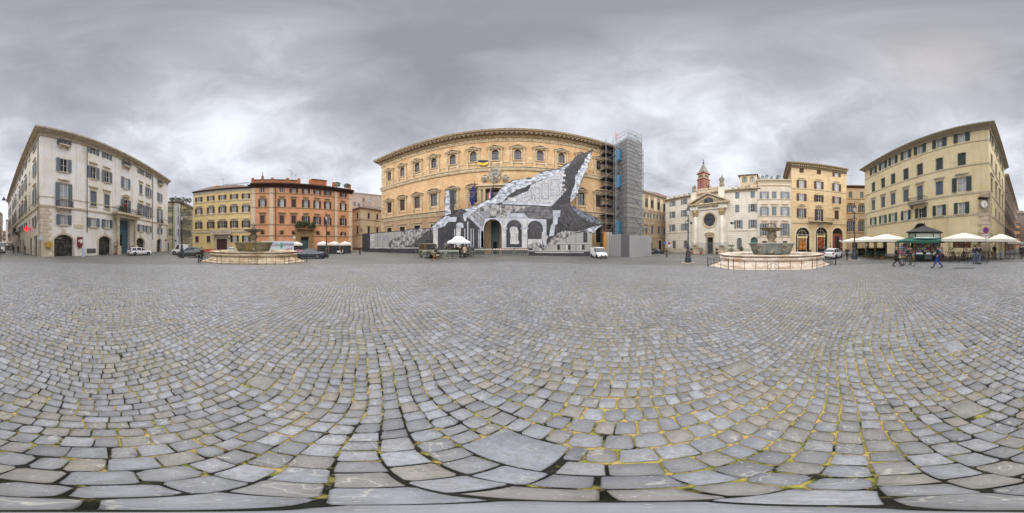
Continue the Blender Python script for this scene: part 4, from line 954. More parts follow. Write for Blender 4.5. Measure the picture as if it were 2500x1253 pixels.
def farnese():
 wm = mat('golden_brick', (226, 185, 134), 0.92, col2=(208, 160, 108), scale=0.3, bump=0.01, third=(230, 204, 158), tscale=0.55, courses=(0, 0.6, 0.16, 0.012, 0.80))
 FT = mat('farnese_stone', (212, 192, 156), 0.85, col2=(178, 154, 118), scale=1.3, bump=0.02); Y = 31.0; H = 24.1
 A = (-31.9, Y); B = (25.5, Y)
 b = Building('renaissance_palace', 'huge golden brick renaissance palace with a heavy carved cornice and rows of pedimented windows', 'palace', [((-33.0, 75), A), (A, B), (B, (26.6, 75))], wm, H, 0); b.depth = 0
 f = b.faces[1]; xs = [2.9 + 4.3 * i for i in range(13)]
 top = (f.z(1208, 392), f.z(1208, 366)); mid = (zat(503, f.d(1060)), zat(474, f.d(1060)))
 for i, x in enumerate(xs):
  window(b, f, x, top[0], top[1], 1.35, None, surround=FT, arch=1.0, sw=0.22, frame='red', mull=1, bars=2, sill=FT, depth=0.35)
  window_frame_columns(b, f, x, top[0] - 1.7, top[1], FT, 'tri')
  if i == 6: continue
  if i in (8, 9, 10) : pass
  window(b, f, x, mid[0], mid[1], 1.55, None, surround=FT, sw=0.25, frame='red', mull=1, bars=2, depth=0.35, gm=mat('red_shaded_glass', (74, 54, 54), 0.25) if i < 3 or i == 11 else GLASS)
  window_frame_columns(b, f, x, mid[0] - 1.4, mid[1] + 0.1, FT, 'seg' if i % 2 else 'tri')
 for x in xs:
  if abs(x - xs[6]) < 5: continue
  window(b, f, x, 2.2, 5.9, 1.6, None, surround=FT, sw=0.3, frame='dark', mull=3, bars=6, head='cornice', hm=FT, headh=0.5, sill=FT, gm=DARK)
 # central loggia
 x = xs[6]; zt = f.z(1208, 462)
 window(b, f, x, mid[0] - 1.0, zt, 3.6, None, depth=0.8, frame='dark', mull=3, bars=0, gm=GLASS, name='loggia')
 mb = MB(); mb.M = f.M; mb.box(x - 3.3, x + 3.3, -0.5, 0.02, zt + 0.05, zt + 0.5); mb.box(x - 3.6, x + 3.6, -0.8, 0.02, zt + 0.5, zt + 0.85)
 for sx in (-2.9, -2.1, 2.1, 2.9): mb.lathe([(0.26, mid[0] - 1), (0.26, zt - 0.3), (0.36, zt + 0.05)], 10, (x + sx, -0.3))
 b.part(mb, 'loggia_frame', FT)
 # the three carved shields
 SH = mat('weathered_crest', (186, 178, 158), 0.85, col2=(96, 92, 84), scale=2.2, bump=0.05)
 for px, y0, y1, w in ((1208, 397, 448, 2.3), (1184, 426, 446, 1.25), (1234, 426, 445, 1.25)):
  z0, z1 = f.z(px, y1), f.z(px, y0); xx = f.t(px); hh = z1 - z0
  mb = MB(); mb.M = f.M @ Matrix.Translation((xx, -0.15, (z0 + z1) / 2)); big = w > 2
  mb.ball((0, 0, -0.1 * hh), (w / 2, 0.4, hh * 0.40), 16, 10)
  o = b.part(mb, 'carved_crest', SH, True); mb = MB(); mb.M = f.M @ Matrix.Translation((xx, -0.15, (z0 + z1) / 2))
  for s_ in (-1, 1): mb.ball((s_ * w * 0.42, -0.05, hh * 0.1), (0.13 * w, 0.3, hh * 0.12), 8, 6); mb.ball((s_ * w * 0.36, -0.05, -hh * 0.28), (0.09 * w, 0.25, hh * 0.09), 8, 6)
  mb.ball((0, -0.1, hh * 0.36), (w * 0.22, 0.35, hh * 0.13), 10, 6); mb.build('scrollwork', FT, o)
  if big:
   mb = MB(); mb.M = f.M @ Matrix.Translation((xx, -0.15, (z0 + z1) / 2))
   for cx, cz in ((-0.5, 0.2), (0, 0.2), (0.5, 0.2), (-0.25, -0.5), (0.25, -0.5), (0, -1.15)): mb.ball((cx, -0.42, cz), (0.15, 0.06, 0.17), 6, 4)
   mb.build('carved_lilies', mat('dark_relief', (110, 104, 92)), o)
 # bands
 for z, h, o_ in ((f.z(1208, 417.5), 0.55, 0.3), (f.z(1208, 411.5), 0.3, 0.45)): b.band(z, FT, h, o_)
 b.band(top[0] - 0.6, FT, 0.18, 0.08); b.band(mid[0] - 1.5, FT, 0.15, 0.08)
 zl = zat(533, f.d(1018)); b.band(zl, FT, 0.75, 0.2); b.band(zl + 0.78, FT, 0.3, 0.42)
 mb = MB(); mb.M = f.M
 for i in range(150): c = 0.2 + i * (f.L - 0.4) / 149; mb.box(c - 0.1, c + 0.1, -0.3, 0, zl + 0.45, zl + 0.7)
 b.part(mb, 'dentil_course', FT)
 mb = MB(); mb.M = f.M; mb.box(0, f.L, -0.04, 0.01, -1.5, zl - 0.02); o = b.part(mb, 'ground_storey_facing', mat('brown_brick', (196, 162, 126), 0.9, col2=(176, 140, 106), scale=0.5, courses=(0, 0.6, 0.16, 0.012, 0.8)))
 # cut the facing open where the windows are: narrow the storey to strips between openings
 bpy.data.objects.remove(o); mb = MB(); mb.M = f.M; e = 0.0
 for x in xs + [f.L + 0.8]:
  mb.box(e, min(x - 0.8, f.L), -0.04, 0.01, 5.9, zl - 0.02); mb.box(e, min(x - 0.8, f.L), -0.04, 0.01, -1.4, 5.9)
  if x < f.L and abs(x - xs[6]) > 5: mb.box(x - 0.8, x + 0.8, -0.04, 0.01, 6.6, zl - 0.02); mb.box(x - 0.8, x + 0.8, -0.04, 0.01, -1.4, 2.0)
  e = x + 0.8
 b.part(mb, 'ground_storey_facing', MATS['brown_brick'])
 b.quoins(f, 0, -1, zl, FT, (1.3, 0.8), 0.6, 1, 0.12); b.quoins(f, 0, zl + 1.2, f.z(1208, 418), FT, (1.1, 0.6), 0.6, 1, 0.1); b.quoins(f, 0, f.z(1208, 405), H, FT, (1.1, 0.6), 0.6, 1, 0.1)
 b.quoins(f, f.L, -1, H, FT, (1.2, 0.7), 0.6, -1, 0.1)
 # the great cornice
 mb = MB(); p = b.path; CS = mat('carved_cornice', (172, 150, 116), 0.9, col2=(120, 98, 72), scale=3.0, bump=0.05)
 sweep(mb, p, [(-0.05, H - 0.9), (0.12, H - 0.9), (0.2, H - 0.1), (0.45, H), (-0.05, H)]); b.part(mb, 'frieze', mat('carved_frieze', (150, 126, 94), 0.9, col2=(206, 184, 144), scale=3.4, lo=0.45, hi=0.55, bump=0.06))
 mb = MB(); sweep(mb, p, [(-0.05, H), (0.5, H), (0.6, H + 0.55), (1.35, H + 0.75), (1.4, H + 1.0), (1.62, H + 1.05), (1.72, H + 1.5), (-0.05, H + 1.55)]); b.part(mb, 'great_cornice', CS)
 mb = MB(); mb.M = f.M; n = 64
 for i in range(n): c = 0.3 + (f.L - 0.6) * i / (n - 1); mb.box(c - 0.16, c + 0.16, -1.3, -0.45, H + 0.42, H + 0.74)
 b.part(mb, 'cornice_brackets', CS)
 mb = MB(); mb.M = f.M
 for i in range(140): c = 0.1 + (f.L - 0.2) * i / 139; mb.box(c - 0.1, c + 0.1, -0.5, -0.2, H - 0.02, H + 0.22)
 b.part(mb, 'cornice_dentils', FT)
 # main portal behind the hoarding opening
 x = f.t(1203); zt = f.z(1203, 541); RU = mat('rust_portal', (176, 136, 90), 0.9, col2=(130, 94, 58), scale=1.2, lines=((2, 0.7, 0.06, 0.5),))
 o = window(b, f, x + 0.3, -0.3, zt + .2, 3.7, None, surround=RU, sw=0.6, arch=1.0, depth=0.6, frame=None, gm=mat('aged_green_door', (92, 114, 118), 0.6, lines=((0, 0.82, 0.07, 0.6), (2, 1.1, 0.07, 0.6))), name='great_door')
 mb = MB(); mb.box(-0.3, 0.45, -0.03, -0.01, 0, 2.6); b.fpart(f, mb, 'wicket', DARK, parent=o)
 g = b.faces[0]
 for ff in (b.faces[0], b.faces[2]):
  for i in range(9):
   for z0, z1 in (top, mid): window(b, ff, 3 + i * 4.6, z0, z1, 1.4, None, surround=FT, frame='dark', sill=FT)
 b.finish(TILE, 0.0, 0.0, flat=True)
 mb = MB(); q = offset_path(b.path, 1.55); c = Vector((-3, 53))
 mb.add([(v.x, v.y, H + 1.56) for v in q] + [(c.x + (v.x - c.x) * 0.7, c.y + (v.y - c.y) * 0.7, H + 4.5) for v in q], [(0, 1, 5, 4), (1, 2, 6, 5), (2, 3, 7, 6), (4, 5, 6, 7)]); b.part(mb, 'tiled_roof', TILE)
 return b, f, xs, mid

def window_frame_columns(b, f, x, z0, z1, m, kind):
 """half columns and pediment of one palace window, shared by all windows of the row"""
 h = z1 - z0
 def fn():
  mb = MB()
  for s_ in (-1, 1):
   c = s_ * 1.18; mb.lathe([(0.2, 1.25), (0.17, 1.35), (0.16, h - 0.15), (0.24, h + 0.1)], 8, (c, -0.12)); mb.box(c - 0.26, c + 0.26, -0.36, 0.02, 0.0, 1.25)
  mb.box(-0.9, 0.9, -0.12, 0.02, 0.95, 1.2)
  Z = h + 0.12; W = 1.62; mb.box(-W + 0.1, W - 0.1, -0.34, 0.02, Z, Z + 0.3); mb.box(-W, W, -0.5, 0.02, Z + 0.303, Z + 0.45)
  r = 0.62
  topp = [(W, Z + 0.455), (0, Z + 0.45 + r), (-W, Z + 0.455)] if kind == 'tri' else [(W * cos(pi * i / 12), Z + 0.455 + r * 0.9 * sin(pi * i / 12)) for i in range(13)]
  inn = [(W - 0.5, Z + 0.46), (0, Z + 0.27 + r), (-W + 0.5, Z + 0.46)] if kind == 'tri' else [((W - 0.3) * cos(pi * i / 12), Z + 0.46 + (r * 0.9 - 0.17) * sin(pi * i / 12)) for i in range(13)]
  n = len(topp); V = [(p[0], -0.52, p[1]) for p in topp] + [(p[0], -0.52, p[1]) for p in inn] + [(p[0], 0.02, p[1]) for p in topp] + [(p[0], -0.12, p[1]) for p in inn]; F = []
  for i in range(n - 1): F += [(i, i + 1, i + 1 + n, i + n), (i, i + 1, i + 1 + 2 * n, i + 2 * n), (i + n, i + 1 + n, i + 1 + 3 * n, i + 3 * n)]
  F.append(tuple(range(3 * n, 4 * n))); mb.add(V, F); return mb.mesh('aedicule', m)
 o = put(cached(('aed', round(h, 2), kind), fn), 'aedicule', b.root); o.location = f.w(x, 0, z0) - Vector(b.off); o.rotation_euler = (0, 0, f.rz)

def convent():
 wm = mat('cream_banded_plaster', (232, 224, 210), 0.9, col2=(218, 208, 190), scale=0.5, lines=((2, 0.62, 0.055, 0.62),), third=(214, 206, 192), tscale=0.4)
 A = (48.9, 35.6); B = (47.0, 2.95); H = zat(460, 47.1)
 b = Building('convent_building', 'long cream banded convent with blue grey shutters on both sides of the church front', 'building', [(A, B), (B, (62, 2.5))], wm, H, 14); f = b.faces[0]
 ST = mat('cream_trim', (210, 198, 176), 0.85, col2=(188, 172, 148), scale=1.5)
 P = 1800; rows = [(f.z(P, 485), f.z(P, 470)), (f.z(P, 519), f.z(P, 500)), (f.z(P, 558), f.z(P, 538))]
 for c in (1642, 1670.6, 1800, 1837.7):
  for i, (z0, z1) in enumerate(rows):
   cl = (c == 1800 and i < 2) or (c == 1837.7 and i == 0)
   window(b, f, f.t(c if not (c == 1800 and i == 2) else 1803), z0, z1, 1.2 if not cl else 1.3, 'lblue', not cl, shw=0.62, gm=DARK if (c == 1837.7 and i == 1) else GLASS)
 AG = mat('grey_arch_grille', (112, 110, 108), 0.7, lines=((2, 0.2, 0.04, 0.7),))
 for px, w, y0, y1 in ((1645.7, 1.5, 587, 610), (1673.7, 1.5, 587, 610), (1805, 1.5, 581, 616), (1842.5, 2.1, 579, 600)):
  window(b, f, f.t(px), -0.9 if y1 > 615 else f.z(px, y1), f.z(px, y0), w, None, arch=1.0, frame=None if px < 1840 else 'dark', gm=AG if px < 1840 else GLASS, name='arched_window')
 x = f.t(1842.5); z = f.z(1842, 588); mb = MB(); mb.M = f.M; mb.box(x - 1.0, x + 1.0, -0.3, 0.0, z - 0.6, z); b.part(mb, 'green_awning', mat('green_canvas', (40, 110, 88)))
 b.band(-0.95, ST, 1.5, 0.07, name='plinth'); b.band(f.z(P, 565), ST, 0.3, 0.1); b.cornice(CORN, 0.75, 0.9)
 for px in (1688, 1786):
  for dx in (0, 0.9) if px > 1700 else (0,):
   mb = MB(); mb.M = f.M; xx = f.t(px) + dx; mb.cyl((xx, -0.05, f.z(px, 545)), (xx, 0.1, f.z(px, 545)), 0.38, n=12); b.part(mb, 'round_vent', DARK)
 # merlons with plants between them, left and right of the church
 mb = MB(); mb.M = f.M; pl = MB(); pl.leafmats = 1; cp = MB(); cp.M = f.M
 pos = [0.8 + i * 2.1 for i in range(7)] + [f.t(1776) + 0.6 + i * 1.95 for i in range(4)]
 for i, x in enumerate(pos):
  mb.box(x - 0.42, x + 0.42, 0.3, 1.0, H + 0.04, H + 1.15); cp.box(x - 0.5, x + 0.5, 0.22, 1.08, H + 1.153, H + 1.27)
 b.part(mb, 'parapet_posts', wm); b.part(cp, 'post_caps', ST)
 for i, x in enumerate(pos[:-1]):
  if x + 2.2 < pos[i + 1]: continue
  leafball(pl, f.w(x + 1.0, 0.6, H + 0.55), (0.65, 0.4, 0.5), 60, 0.15, i)
 pl.leafmats = 0; o = pl.build('parapet_plants', LEAF + [TERRA]); tag(o, 'row of small plants between the parapet posts on the cream convent roof', 'plants')
 b.finish(TILE, 0.12, 0.4)
 # rooftop loggia room
 x0 = f.t(1806, 0.3); x1 = f.t(1848, 0.3); Z0 = H; Z1 = zat(426, 47.3); pw = mat('warm_cream', (226, 200, 154), 0.9)
 A2 = f.w(x0, 0.3); B2 = f.w(x1, 0.3); r = Building('rooftop_loggia', 'small cream rooftop room with two arched windows above the convent', 'rooftop room', [((A2.x + 5, A2.y), (A2.x, A2.y)), ((A2.x, A2.y), (B2.x, B2.y))], pw, Z1, 5, z0=H - 0.3)
 g = r.faces[1]
 for px in (1818, 1836.5):
  window(r, g, g.t(px), g.z(px, 446), g.z(px, 431), 1.5, None, surround=pw, arch=1.0, frame='green', sw=0.16, gm=GLASSP)
  mb = MB(); mb.M = g.M; x = g.t(px)
  mb.box(x - 1.1, x + 1.1, -0.06, 0.01, H + 0.15, H + 0.3); mb.box(x - 1.1, x + 1.1, -0.06, 0.01, g.z(px, 448.5) - 0.1, g.z(px, 448.5) + 0.1)
  for s_ in (-1, 1): mb.add([(x - 1.0 * s_, -0.05, H + 0.3), (x - 0.85 * s_, -0.05, H + 0.3), (x + 1.0 * s_, -0.05, g.z(px, 449.5)), (x + 0.85 * s_, -0.05, g.z(px, 449.5))], [(0, 1, 2, 3)])
  r.part(mb, 'lattice_panel', ST)
 r.cornice(mat('loggia_eave', (150, 140, 126)), 0.55, 0.3); r.finish(TILE, 0.3, 0.5)
 # ------------------------------------------------ church
 cm = mat('church_cream', (230, 223, 210), 0.88, col2=(216, 207, 190), scale=0.5); CT = mat('church_trim', (210, 192, 162), 0.85, col2=(184, 160, 126), scale=1.4)
 D = 1.3; cf = Face(f.w(0, -D).xy, f.w(f.L, -D).xy); xa, xb = cf.t(1690), cf.t(1774)
 P0 = f.w(xa, -D); P1 = f.w(xb, -D); HC = cf.z(1731, 500)
 c = Building('church', 'cream baroque church front with a triangular pediment, round window and two tall columns', 'church', [(f.w(xa, 2).xy, P0.xy), (P0.xy, P1.xy), (P1.xy, f.w(xb, 2).xy)], cm, HC, 0); g = c.faces[1]; x = g.t(1731.5)
 # great oculus
 z = g.z(1733, 537); r0 = 2.05 * 0.93
 mb = MB(); ang = [2 * pi * i / 28 for i in range(28)]
 o = c.fpart(g, MB().add([(r0 * cos(a), 0, r0 * sin(a)) for a in ang], [tuple(range(28))]), 'round_window', GLASS, x=x + 0.1, y=-0.03, z=z)
 V = []; F = []
 for k, (r_, y) in enumerate(((r0, -0.04), (r0 + 0.1, -0.22), (r0 + 0.5, -0.22), (r0 + 0.6, 0.02))): V += [(r_ * cos(a), y + 0.03, r_ * sin(a)) for a in ang]
 for k in range(3):
  for i in range(28): j = (i + 1) % 28; F.append((k * 28 + i, k * 28 + j, (k + 1) * 28 + j, (k + 1) * 28 + i))
 c.fpart(g, MB().add(V, F), 'surround', CT, parent=o)
 mb = MB()
 for q in (-0.7, 0.7): mb.box(q - 0.04, q + 0.04, -0.05, -0.01, -1.7, 1.7); mb.box(-1.7, 1.7, -0.045, -0.012, q - 0.04, q + 0.04)
 c.fpart(g, mb, 'glazing_bars', mat('lead', (90, 88, 86)), parent=o)
 # door
 zt = g.z(1733, 579.5); xd = g.t(1733)
 o = window(c, g, xd, -1.0, zt, 2.1, None, surround=CT, sw=0.4, depth=0.7, frame=None, gm=DARK, name='church_door', head='seg', headh=0.7, hm=CT)
 mb = MB(); mb.box(-1.05, -0.55, -0.15, -0.02, 0, zt + 1); mb.box(0.75, 1.05, -0.15, -0.02, 0, zt + 1); c.fpart(g, mb, 'door_leaves', mat('dark_green_door', (52, 72, 70)), parent=o)
 # columns, capitals, entablature
 zc = g.z(1700, 515); z2 = g.z(1700, 531)
 for px in (1699.5, 1763.5):
  xx = g.t(px); mb = MB(); mb.M = g.M; mb.box(xx - 1.0, xx + 1.0, -0.75, 0.02, -1.0, 1.5)
  o = c.part(mb, 'column_pedestal', CT)
  mb = MB(); mb.M = g.M @ Matrix.Translation((xx, -0.35, 0)); mb.lathe([(0.78, 1.5), (0.78, 1.75), (0.64, 2.0), (0.60, z2 * 0.6), (0.54, z2)], 18); c.part(mb, 'column', cm, True)
  mb = MB(); mb.M = g.M @ Matrix.Translation((xx, -0.35, 0)); mb.lathe([(0.56, z2), (0.68, z2 + 0.3), (0.66, z2 + 0.5), (0.85, z2 + 0.9), (0.95, zc)], 14, lobes=7, amp=0.10); c.part(mb, 'capital', mat('carved_capital', (206, 178, 136), 0.85, col2=(140, 112, 78), scale=4, lo=0.45, hi=0.55))
 pth = [tuple(g.w(q, yy).xy) for q, yy in ((0.0, 1.2), (0.0, -1.0), (g.t(1706.5, -1.0), -1.0), (g.t(1706.5, -1.0), -0.35), (g.t(1757, -1), -0.35), (g.t(1757, -1), -1.0), (g.L, -1.0), (g.L, 1.2))]
 mb = MB(); mb.M = g.M
 xl, xr = g.t(1706.5), g.t(1757)
 mb.box(-0.25, xl, -1.05, 0.02, zc, HC); mb.box(xl, xr, -0.35, 0.02, zc, HC); mb.box(xr, g.L + 0.25, -1.05, 0.02, zc, HC)
 c.part(mb, 'entablature', cm)
 t = text('IN HONOREM S BIRGITTAE', 0.82, mat('inscription', (136, 118, 92)), c.root, 0.03, 'inscription_lettering'); t.location = g.w((xl + xr) / 2, -0.37, (zc + HC) / 2 - 0.1) - Vector(c.off); t.rotation_euler = (0, 0, g.rz)
 mb = MB(); mb.M = g.M; ZP = HC
 for a, e, y in ((-0.9, xl + 0.1, -1.7), (xl + 0.1, xr - 0.1, -1.05), (xr - 0.1, g.L + 0.9, -1.7)): mb.box(a, e, y, 0.02, ZP, ZP + 0.3); mb.box(a + 0.2, e - 0.2, y + 0.3, 0.02, ZP - 0.3, ZP - 0.003)
 n = 30
 for i in range(n): q = xl + (xr - xl) * (i + 0.5) / n; mb.box(q - 0.08, q + 0.08, -0.75, -0.3, ZP - 0.55, ZP - 0.303)
 c.part(mb, 'cornice', CT)
 cx = x; za = g.z(1728, 470.5, -1); wl = 7.4
 mb = MB(); mb.M = g.M; ph = za - ZP - 0.3
 mb.prism([(-0.2, ZP + 0.3), (g.L + 0.2, ZP + 0.3), (cx, ZP + 0.3 + ph * 0.9)], -0.5, 0.5); c.part(mb, 'tympanum', cm)
 mb = MB(); mb.M = g.M
 def rake(x0, z0, x1, z1, t_, y): mb.prism([(x0, z0), (x1, z1), (x1, z1 + t_), (x0, z0 + t_)], y, 0.5)
 rake(-1.0, ZP + 0.28, cx, za - 0.35, 0.42, -1.5); rake(g.L + 1.0, ZP + 0.28, cx, za - 0.35, 0.42, -1.5)
 rake(1.8, ZP + 0.32, cx, za - 1.25, 0.3, -1.0); rake(g.L - 1.8, ZP + 0.32, cx, za - 1.25, 0.3, -1.0); c.part(mb, 'raking_cornice', CT)
 mb = MB(); mb.M = g.M; n = 14
 for s_ in (-1, 1):
  for i in range(n): q = (i + 0.7) / n; xx = cx + s_ * (g.L / 2 - 0.6) * q; zz = za - 1.5 - (za - 1.5 - ZP - 0.35) * q; mb.box(xx - 0.09, xx + 0.09, -0.9, -0.5, zz, zz + 0.25)
 c.part(mb, 'pediment_dentils', CT)
 mb = MB(); mb.M = g.M; mb.prism([(cx + 1.75 * cos(pi * i / 14), ZP + 0.45 + 1.45 * sin(pi * i / 14)) for i in range(15)], -0.62, -0.48); o = c.part(mb, 'lunette_window', GLASS)
 mb = MB(); mb.M = g.M
 for i in range(14):
  a0, a1 = pi * i / 14, pi * (i + 1) / 14; mb.prism([(cx + 1.75 * cos(a0), ZP + 0.45 + 1.45 * sin(a0)), (cx + 2.1 * cos(a0), ZP + 0.45 + 1.8 * sin(a0)), (cx + 2.1 * cos(a1), ZP + 0.45 + 1.8 * sin(a1)), (cx + 1.75 * cos(a1), ZP + 0.45 + 1.45 * sin(a1))], -0.7, -0.47)
 c.part(mb, 'lunette_arch', CT)
 c.finish(CT, 0.0, 0.0, flat=True)
 # attic wall with statues and scalloped crest behind the pediment
 mb = MB(); mb.M = f.M; Z0 = HC; ZB = zat(452, 48)
 sx = [f.t(1697.5), f.t(1764)]
 for s_, zz in zip(sx, (H + 0.3, H + 0.9)): mb.box(s_ - 0.85, s_ + 0.85, -1.4, 0.3, HC - 0.1, zz)
 c.part(mb, 'statue_plinths', cm); pz = (H + 0.3, H + 0.9)
 mb = MB(); mb.M = f.M; mb.box(sx[0] + 0.9, sx[1] - 0.9, -0.25, 0.25, H, H + 1.25); n = 8
 for i in range(n): q = sx[0] + 1.6 + i * (sx[1] - sx[0] - 3.2) / (n - 1); mb.cyl((q, -0.32, H + 1.2), (q, 0.3, H + 1.2), 0.42, n=12); mb.cyl((q, -0.4, H + 1.2), (q, 0.35, H + 1.2), 0.2, n=8)
 c.part(mb, 'scalloped_parapet', CT)
 for i, s_ in enumerate(sx):
  h = (3.0, 4.1)[i]; o = thing('statue', ('weathered stone saint statue at the left end of the church roof', 'tall robed stone saint statue at the right end of the church roof')[i], 'statue', f.w(s_, -0.6, pz[i]), f.rz, 'statues on the church roof')
  SM = mat('statue_stone', (178, 162, 138), 0.9, col2=(112, 100, 84), scale=2.5, lo=0.42, hi=0.58, bump=0.08, bscale=5); mb = MB()
  mb.lathe([(0.62, 0), (0.75, 0.15 * h), (0.62, 0.38 * h), (0.5, 0.55 * h), (0.72, 0.72 * h), (0.55, 0.82 * h), (0.17, 0.86 * h)], 12, sx=1, sy=0.75, lobes=5, amp=0.13)
  mb.ball((0.08, -0.05, 0.92 * h), (0.22, 0.24, 0.09 * h), 10, 8)
  mb.tube([(0.55, 0, 0.76 * h), (0.78, -0.2, 0.62 * h), (0.3, -0.55, 0.58 * h)], 0.16, 8); mb.tube([(-0.55, 0, 0.76 * h), (-0.82, -0.1, 0.6 * h), (-0.4, -0.5, 0.5 * h)], 0.16, 8)
  mb.build('figure', SM, o, smooth=True)
  mb = MB(); mb.box(-0.7, 0.7, -0.55, 0.55, -0.02, 0.16); mb.build('base', SM, o)
 # cross on its own finial
 p = f.w(f.t(1731.5), -0.3, HC + ph * 0.9); o = thing('iron_cross', 'dark iron cross on a small stone block behind the church pediment apex', 'cross', p, f.rz); zz = zat(441, 47) - p.z
 mb = MB(); mb.lathe([(0.7, 0), (0.5, zz * 0.45), (0.32, zz * 0.52)], 8); mb.build('stone_block', CT, o)
 mb = MB(); mb.cyl((0, 0, zz * 0.52), (0, 0, zz), 0.11); mb.box(-0.75, 0.75, -0.08, 0.08, zz * 0.82, zz * 0.82 + 0.2); mb.build('crossbar', IRON, o)
 # bell tower far behind
 d = 66; bx, by = polar(1717.5, d); BT = mat('red_banded_brick', (150, 96, 80), 0.9, col2=(128, 80, 66), scale=1.5, lines=((2, 0.85, 0.2, 1.7),)); a0 = 0.35
 o = thing('bell_tower', 'slim red brick bell tower with pale bands and a grey pointed spire behind the church', 'bell tower', (bx, by, 0), -a0)
 zs, zm, z1, z2 = zat(461, d), zat(441, d), zat(425, d), zat(399, d); w = 1.75
 MB().box(-w, w, -w, w, 0, zs + 0.3).build('lower_shaft', BT, o)
 mb = MB()
 for sx_ in (-1, 1):
  for sy in (-1, 1): mb.box(sx_ * w - (1.6 if sx_ > 0 else 0), sx_ * w + (1.6 if sx_ < 0 else 0), sy * w - (1.6 if sy > 0 else 0), sy * w + (1.6 if sy < 0 else 0), zs + 0.3, zm)
 mb.box(-w + 1.6, w - 1.6, -w + 0.003, w - 0.003, zm - 1.2, zm); mb.box(-w, -w + 1.6, -w + 1.6, w - 1.6, zm - 1.2, zm); mb.box(w - 1.6, w, -w + 1.6, w - 1.6, zm - 1.2, zm); mb.box(-w, w, -w, w, zm, zm + 0.02); mb.build('belfry', BT, o)
 MB().box(-w - 0.25, w + 0.25, -w - 0.25, w + 0.25, zm + 0.02, zm + 0.4).build('cornice', BT, o)
 mb = MB(); mb.box(-w + 0.15, w - 0.15, -w + 0.15, w - 0.15, zm + 0.5, z1 - 0.4); mb.build('upper_storey', mat('pale_banded_brick', (196, 160, 130), 0.9, lines=((2, 0.7, 0.2, 0.6),)), o)
 mb = MB()
 for s_ in range(4):
  mb.M = Matrix.Rotation(s_ * pi / 2, 4, 'Z')
  for q in (-.8, 0, .8): mb.box(q - 0.22, q + 0.22, -w + 0.1, -w + 0.16, zm + 0.9, z1 - 1.0)
 mb.build('narrow_openings', DARK, o)
 MB().box(-w - 0.3, w + 0.3, -w - 0.3, w + 0.3, z1 - 0.3, z1 + 0.1).build('cornice', BT, o)
 mb = MB(); mb.lathe([(w * 1.35, z1 + 0.2), (0.12, z2)], 4); mb.M = None; s_ = mb.build('spire', mat('lead_spire', (120, 118, 112), 0.7), o, rz=pi / 4)
 mb = MB(); mb.ball((0, 0, z2 + 0.25), 0.42, 10, 6); mb.cyl((0, 0, z2 + 0.5), (0, 0, z2 + 2.0), 0.08); mb.box(-0.5, 0.5, -0.06, 0.06, z2 + 1.4, z2 + 1.55); mb.build('finial', IRON, o)
 mb = MB(); mb.lathe([(0.9, zs + 1.2), (0.7, zs + 1.5), (0.5, zs + 2.4), (0.1, zs + 2.6)], 12); mb.cyl((0, 0, zs + 2.6), (0, 0, zm - 0.9), 0.02); mb.build('bell', mat('bronze', (120, 100, 70), 0.5, 0.6), o)
 # iron fence with potted plants in front of the church
 y = -D - 2.2; x0 = f.t(1690, y); x1 = f.t(1778, y); o = thing('church_fence', 'tall iron spiked fence on a stone base in front of the church', 'fence', f.w((x0 + x1) / 2, y, -0.85), f.rz); W = (x1 - x0) / 2; xg = f.t(1733, y) - (x0 + x1) / 2
 mb = MB(); mb.box(-W, xg - 1.5, -0.2, 0.2, -0.1, 1.2); mb.build('stone_base', CT, o); MB().box(xg + 1.5, W, -0.2, 0.2, -0.1, 1.2).build('stone_base', CT, o)
 for a, e, nm, zb in ((-W, xg - 1.5, 'railing', 1.2), (xg - 1.5, xg + 1.5, 'gate', 0.1), (xg + 1.5, W, 'railing', 1.2)):
  mb = MB(); mb.box(a, e, -0.03, 0.03, 2.75, 2.82); mb.box(a, e, -0.028, 0.028, zb + 0.2, zb + 0.26); k = int((e - a) / 0.28)
  for i in range(k + 1): q = a + (e - a) * i / k; mb.cyl((q, 0, zb), (q, 0, 3.05), 0.034, 0.034, 4); mb.cyl((q, 0, 3.05), (q, 0, 3.35), 0.07, 0.004, 4)
  mb.build(nm, mat('grey_iron', (120, 128, 136), 0.5, 0.3), o)
 for i, (px, kd) in enumerate(((1688, 'agave'), (1711.5, 'bush'), (1750, 'agave'), (1785.5, 'tree'), (1809.5, 'palm'))):
  d = 43.5 if px < 1800 else 41; p = polar(px, d); z = G(*p); lab = ('spiky plant in a terracotta pot at the left end of the church fence', 'small rounded bush in a pot just left of the church door', 'spiky plant in a dark pot just right of the church door', 'small bushy tree in a pot at the right end of the church fence', 'big green fan palm in a low tub right of the church')[i]
  o = thing('potted_' + ('palm' if kd == 'palm' else 'tree' if kd == 'tree' else 'plant'), lab, 'plant', (*p, z), 0, 'potted plants before the church'); s_ = 1.3 if kd == 'palm' else 0.9
  mb = MB(); mb.lathe([(0.35 * s_, 0), (0.5 * s_, 0.75), (0.55 * s_, 0.8), (0.5, 0.8)], 12); mb.build('pot', TERRA if i not in (2,) else mat('dark_pot', (84, 70, 60)), o)
  mb = MB(); mb.leafmats = 1
